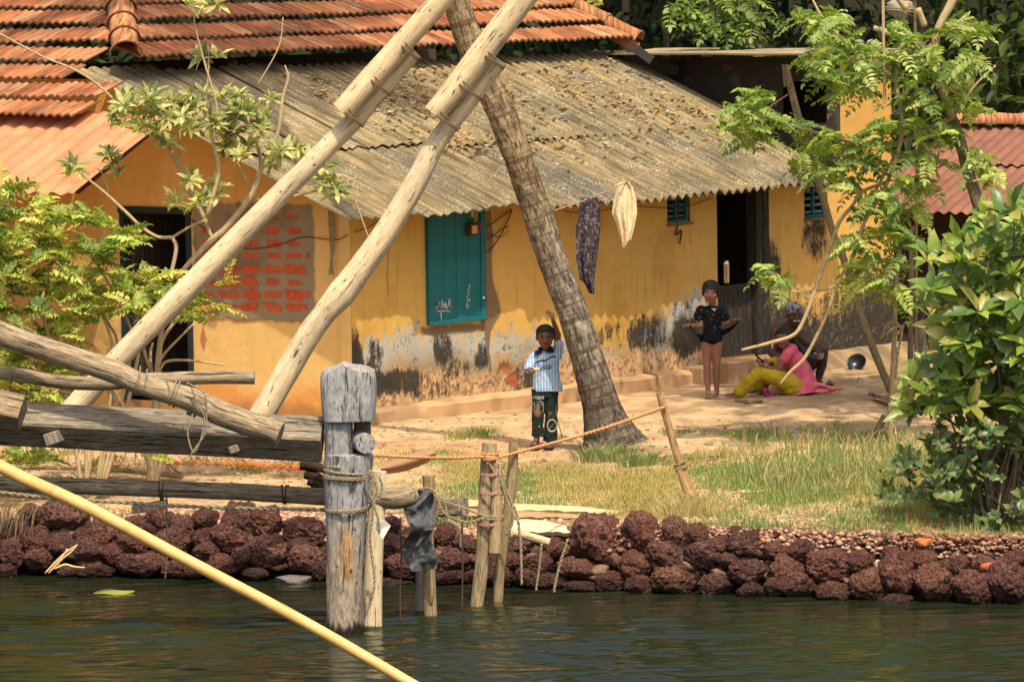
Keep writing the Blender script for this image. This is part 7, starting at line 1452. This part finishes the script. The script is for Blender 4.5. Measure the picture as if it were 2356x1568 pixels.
mb = MB(); loft(mb, [(GJ(430, 700, .03), .108, .088), (GJ(430, 790, .03), .112, .09)], 30); chain(mb, [GJ(385, 780, .03), GJ(378, 800, .03)], [.068, .066]); chain(mb, [GJ(480, 790, .03), GJ(482, 805, .03)], [.066, .064]); remesh(mb, 'shorts', MT['cloth'], girl, .006, BK, 2, lambda v: FD(20, 7)(v) * .01)
def drape(mb, A_, B_, C_, D_, sag=.02, n=16, k=1.0):
    V = np.zeros((n, n, 3))
    for i, f in enumerate(np.linspace(0, 1, n)):
        for j, g in enumerate(np.linspace(0, 1, n)): V[i, j] = (A_ * (1 - f) + B_ * f) * (1 - g) + (D_ * (1 - f) + C_ * f) * g + Z * -sag * math.sin(math.pi * f) + np.array([0, 1, 0]) * (.012 * math.sin(g * 22 + f * 5) * k)
    slab(mb, V, np.array([0, .006, 0]), V, np.ones(V.shape) * np.array([.012, .012, .016]))
for q_ in (0, 1):
  mb = MB()
  if q_ == 0: drape(mb, GJ(540, 655, -.05), GJ(755, 545, -.08), GJ(750, 575, -.07), GJ(540, 740, -.04))
  else: drape(mb, GJ(340, 700, -.05), GJ(250, 690, -.05), GJ(290, 800, -.02), GJ(335, 760, -.03)); mb.tube([GJ(262, 722, -.05), GJ(210, 680, -.07), GJ(160, 625, -.08)], .006, 7, sub=3, col=BK)
  mb.build('held_cloth', MT['cloth'], girl)
mb = MB(); coil(mb, wR2 + (GJ(620, 575) - GJ(715, 535)) * .4, GJ(715, 535) - GJ(585, 590), .024, .004, 2, .02); coil(mb, wL2 + (eL - wL2) * .12, eL - wL2, .022, .004, 2, .02); mb.build('bangle', flat('bangle', (.10, .02, .02)), girl)
mb = MB(); mb.tube([GJ(355, 1440, -.03), GJ(395, 1415, -.05), GJ(425, 1430, -.03)], .005, 6, sub=4, col=(.35, .32, .28)); mb.tube([GJ(340, 1475, -.02), GJ(385, 1483, -.08), GJ(425, 1488, -.10)], .008, 6, sub=4, col=(.25, .2, .17)); mb.build('sandal', MT['vcol'], girl)
mb = MB(); mb.tube([GJ(428, 405, -.06), GJ(455, 418, -.065), GJ(475, 405, -.06)], .004, 6, sub=3, col=(.6, .55, .5)); mb.ell(GJ(462, 425, -.065), (.009, .006, .009), None, 8, 6, (.6, .5, .5)); mb.build('neck_bow', MT['vcol'], girl)
# ================= seated woman
yw = G(1800, 908, GZ)[1]; WJ = lambda x, y, dy=0.0: P(1649.2 + x * .1683, 669.1 + y * .1683, yw + dy); kw = yw / F * .1683
wom = thing('person', WJ(1100, 1400), 'seated young woman in pink tunic and yellow trousers looking over her shoulder', 'person')
mb = MB(); HW = Head(WJ(905, 655, -.06), .205, .150, -.42, -.02, .16); HW.skin(mb); SK3 = (.20, .092, .060)
neck = WJ(1000, 790, .0); chain(mb, [WJ(950, 725, -.03), neck], [.042, .046]); chain(mb, [neck, WJ(1110, 950, .05), WJ(1190, 1150, .08), WJ(1160, 1330, .06)], [.045, .09, .09, .11]); sh_ = WJ(975, 850, -.09)
chain(mb, [neck, sh_], [.034, .036]); eW, wW = WJ(820, 1110, -.12), WJ(650, 1010, -.14); chain(mb, [sh_, eW, wW], [.040, .033, .022]); hand(mb, wW, (-.8, -.1, .35), (.3, -.5, .6), .13, .5, 1)
e2, w2 = WJ(880, 1020, .18), WJ(720, 985, .02); chain(mb, [WJ(1000, 850, .14), e2, w2], [.040, .030, .022]); hand(mb, w2, (-.8, -.3, .2), (.2, -.6, .5), .12, .6, -1)
kn1, an1 = WJ(595, 1110, -.12), WJ(290, 1395, -.10); chain(mb, [WJ(1080, 1320, -.02), kn1, an1], [.085, .062, .034]); foot(mb, an1, WJ(110, 1440, -.16), .03, .044); kn2, an2 = WJ(800, 1000, .12), WJ(560, 1340, .16); chain(mb, [WJ(1080, 1300, .12), kn2, an2], [.085, .062, .034]); foot(mb, an2, WJ(430, 1400, .08), .03, .044)
remesh(mb, 'body', MT['skin'], wom, .0055, lambda v: HW.paint(v, np.broadcast_to(np.array(SK3), v.shape).copy(), SK3, (.26, .08, .07)), 3); HW.eyes(wom)
def bun(mb): mb.cone(WJ(1010, 640, .02), WJ(1080, 720, .05), .045, .04); mb.cone(WJ(1080, 720, .05), WJ(1180, 800, .04), .04, .036); mb.cone(WJ(1180, 800, .04), WJ(1250, 900, .02), .036, .05); mb.cone(WJ(1250, 900, .02), WJ(1320, 930, .0), .055, .040)
hair(HW, wom, 'hair', (.012, .010, .010), seed=9, extra=bun); 
mb = MB(); rg = []
UPV = [(WJ(1010, 800, .02), .06, .075), (WJ(1030, 850, .04), .095, .12), (WJ(1080, 950, .05), .115, .14), (WJ(1130, 1080, .07), .125, .15), (WJ(1160, 1200, .07), .135, .16), (WJ(1160, 1330, .05), .155, .19), (WJ(1150, 1390, .04), .17, .20)]
for (c, a, b) in UPV: rg.append((c, a, b, (1, 0, .12)))
loft(mb, rg, 40, 2.2); chain(mb, [WJ(1015, 820, -.02), WJ(975, 850, -.08), WJ(930, 930, -.105)], [.080, .062, .052]); chain(mb, [WJ(1020, 820, .03), WJ(1010, 840, .14), WJ(960, 900, .17)], [.07, .066, .055]); chain(mb, [WJ(1050, 1240, -.02), WJ(900, 1200, -.06)], [.09, .075])
PK = (.62, .11, .17)
def pkc(v): n = fbm(v[:, 0] * 12, v[:, 1] * 12, v[:, 2] * 12, 4, 31); return lerp(np.broadcast_to(np.array(PK), v.shape).copy(), (.70, .22, .26), sst(.45, .65, n) * .5)
remesh(mb, 'tunic', MT['cloth'], wom, .006, pkc, 2, lambda v: FD(14, 11)(v) * .035)
def hemcloth(name, pts, col, y0):
    """cloth lying on the ground; pts outline in picture units"""
    mb = MB(); n = len(pts); V = []
    top = [WJ(a, b, y0) for a, b in pts]; c = np.mean(top, 0); r = 8
    for i in range(r):
        f = i / (r - 1)
        for q in top: p = c * (1 - f) + q * f; V.append(p + Z * (.02 * (fbm(p[0] * 22, p[2] * 30, 0, 3, 7) * 2 - .6)) + np.array([0, -.05 * math.sin(f * 2.5), 0]) + np.array([0, .03, 0]) * (fbm(p[0] * 30, p[2] * 22, 0, 3, 17) - .5))
    V = np.array(V).reshape(r, n, 3); V = np.concatenate([V, V[:, :1]], 1); slab(mb, V, np.array([0, .01, -.006]), V - V[0, 0], np.ones(V.shape) * np.array(col)); return mb.build(name, MT['cloth'], wom)
hemcloth('tunic_hem', [(1020, 1385), (1080, 1350), (1250, 1290), (1345, 1255), (1400, 1262), (1500, 1290), (1580, 1310), (1640, 1318), (1712, 1352), (1650, 1368), (1570, 1378), (1530, 1405), (1400, 1400), (1200, 1400)], (.74, .20, .22), -.02)
hemcloth('scarf_end', [(620, 1310), (680, 1330), (760, 1390), (800, 1430), (720, 1452), (655, 1455), (640, 1400)], (.40, .06, .18), -.06)
mb = MB(); chain(mb, [WJ(1090, 1310, -.03), WJ(850, 1200, -.11), kn1, WJ(450, 1230, -.12), WJ(315, 1385, -.11)], [.105, .086, .068, .066, .062]); chain(mb, [WJ(1090, 1300, .12), kn2, WJ(680, 1150, .14), WJ(590, 1310, .16)], [.105, .076, .078, .074]); mb.ell(WJ(1040, 1350, .0), (.14, .16, .07))
def yec(v): n = fbm(v[:, 0] * 10, v[:, 1] * 10, v[:, 2] * 10, 4, 41); d = (v - kn1) @ ((an1 - kn1) / np.linalg.norm(an1 - kn1)); c = lerp(np.broadcast_to(np.array([.46, .335, .025]), v.shape).copy(), (.30, .21, .025), sst(.45, .7, n) * .8); return lerp(c, (.30, .20, .02), sst(.30, .42, np.abs((d / .075) % 1 - .5)) * (d > .06) * .7)
remesh(mb, 'trousers', MT['cloth'], wom, .006, yec, 2, lambda v: FD(12, 13)(v) * .022 + .0012 * np.sin(((v - kn1) @ ((an1 - kn1) / np.linalg.norm(an1 - kn1))) * 84))
mb = MB(); coil(mb, wW + (eW - wW) * .10, eW - wW, .025, .003, 3, .02); mb.build('bangle', flat('bangle_gold', (.5, .3, .08)), wom)
mb = MB(); d_ = WJ(520, 860, -.14) - WJ(640, 975, -.16); mb.box((WJ(520, 860, -.14) + WJ(640, 975, -.16)) / 2, (np.linalg.norm(d_) / 2, .005, .010), [d_ / np.linalg.norm(d_), np.array([0, 1, 0]), np.cross(d_ / np.linalg.norm(d_), [0, 1, 0])], .003, col=(.02, .02, .025)); tag(mb.build('knife', MT['vcol']), 'dark knife blade held up by the seated woman', 'knife')
# ================= old man squatting behind her
ym = yw + .52; NJ = lambda x, y, dy=0.0: P(1649.2 + x * .1683, 669.1 + y * .1683, ym + dy)
man = thing('person', NJ(1150, 1240), 'bare chested old man with grey hair and white moustache squatting with a steel bowl', 'person')
mb = MB(); HM = Head(NJ(1058, 330, -.12), .235, .165, .25, -.12, 0); HM.skin(mb); SK4 = (.075, .035, .028)
nk = NJ(1010, 520, .0); chain(mb, [NJ(1040, 440, -.06), nk], [.055, .06]); chain(mb, [nk, NJ(960, 640, .08), NJ(950, 850, .16), NJ(990, 1050, .18)], [.09, .15, .135, .13]); sA, sB = NJ(815, 580, .05), NJ(1130, 610, .03); chain(mb, [sA, sB], [.075, .07])
eA = NJ(745, 830, .0); chain(mb, [sA, eA, NJ(850, 960, -.18)], [.062, .046, .032]); hand(mb, NJ(850, 960, -.18), (.7, -.3, .1), (0, -.3, -.8), .15, .6, 1); eB, wB = NJ(1290, 740, -.05), NJ(1400, 860, -.22)
chain(mb, [sB, eB, wB], [.055, .044, .032]); hand(mb, wB, (-.2, -.4, -.7), (-.7, -.2, .1), .15, .5, -1)
kA, kB = NJ(1440, 800, -.10), NJ(840, 930, -.12); chain(mb, [NJ(1060, 1120, .12), kA, NJ(1440, 1000, -.04), NJ(1385, 1215, -.02)], [.10, .066, .050, .036]); chain(mb, [NJ(960, 1120, .12), kB, NJ(850, 1230, -.05)], [.10, .066, .036]); foot(mb, NJ(1385, 1215, -.02), NJ(1400, 1262, -.20), .03, .046); foot(mb, NJ(850, 1230, -.05), NJ(840, 1270, -.22), .03, .046)
remesh(mb, 'body', MT['skin'], man, .006, lambda v: HM.paint(v, np.broadcast_to(np.array(SK4), v.shape).copy(), SK4, (.07, .03, .03)), 3); HM.eyes(man); hair(HM, man, 'hair', (.05, .05, .052), seed=13, gray=(.42, .42, .42), scale=1.03)
mb = MB()
for g in (-1, 1): mb.cone(HM.at(.03 * g, .60, -.165), HM.at(.19 * g, .50, -.195), .010, .006)
mb.ell(HM.at(0, .60, -.165), (.06 * HM.w, .05 * HM.w, .014 * HM.h), HM.ax); remesh(mb, 'moustache', MT['skin'], man, .004, (.60, .58, .54), 1)
mb = MB(); chain(mb, [NJ(1060, 1130, .12), NJ(1300, 960, .0)], [.115, .085]); chain(mb, [NJ(960, 1130, .12), NJ(880, 1000, -.05)], [.115, .08]); mb.ell(NJ(1010, 1160, .12), (.17, .15, .10)); remesh(mb, 'loincloth', MT['cloth'], man, .007, (.05, .05, .055), 2, lambda v: FD(14, 15)(v) * .02)
mb = MB(); lathe(mb, NJ(1385, 930, -.28), [(0, 0), (.045, 0), (.058, .03), (.062, .058), (.066, .060), (.060, .060), (.055, .03), (.04, .006), (0, .006)]); tag(mb.build('steel_bowl', MT['steel']), 'shiny steel bowl in the hand of the squatting old man', 'bowl')
# ---------------------------------------------------------------- camera, light, world
cam = bpy.data.cameras.new('camera'); co = bpy.data.objects.new('camera', cam); COL.objects.link(co)
cam.sensor_width = 36; cam.lens = 36 * F / 2356; cam.clip_end = 2000; cam.clip_start = .5
Mx = Matrix(((RT[0], UP[0], -FW[0], 0), (RT[1], UP[1], -FW[1], 0), (RT[2], UP[2], -FW[2], CAMH), (0, 0, 0, 1)))
co.matrix_world = Mx; SC.camera = co
SUN = Vector((0.22, -.95, 0)).normalized(); EL = math.radians(60)
sd = Vector((SUN.x * math.cos(EL), SUN.y * math.cos(EL), math.sin(EL)))
sl = bpy.data.lights.new('sun', 'SUN'); so = bpy.data.objects.new('sun', sl); COL.objects.link(so)
sl.energy = 3.6; sl.angle = math.radians(.53); sl.color = (1, .89, .70)
so.rotation_euler = sd.to_track_quat('Z', 'Y').to_euler()
w = bpy.data.worlds.new('World'); SC.world = w; w.use_nodes = True; nt = w.node_tree
sk = nt.nodes.new('ShaderNodeTexSky'); sk.sky_type = 'NISHITA'; sk.sun_disc = False; sk.sun_elevation = EL
sk.sun_rotation = math.atan2(SUN.x, SUN.y); sk.dust_density = 6; sk.air_density = 1.0
nt.links.new(sk.outputs[0], nt.nodes['Background'].inputs[0]); nt.nodes['Background'].inputs[1].default_value = .15
SC.view_settings.view_transform = 'Standard'; SC.view_settings.look = 'None'; SC.view_settings.exposure = 0.32; SC.view_settings.gamma = 1
SC.cycles.max_bounces = 6; SC.cycles.transparent_max_bounces = 6
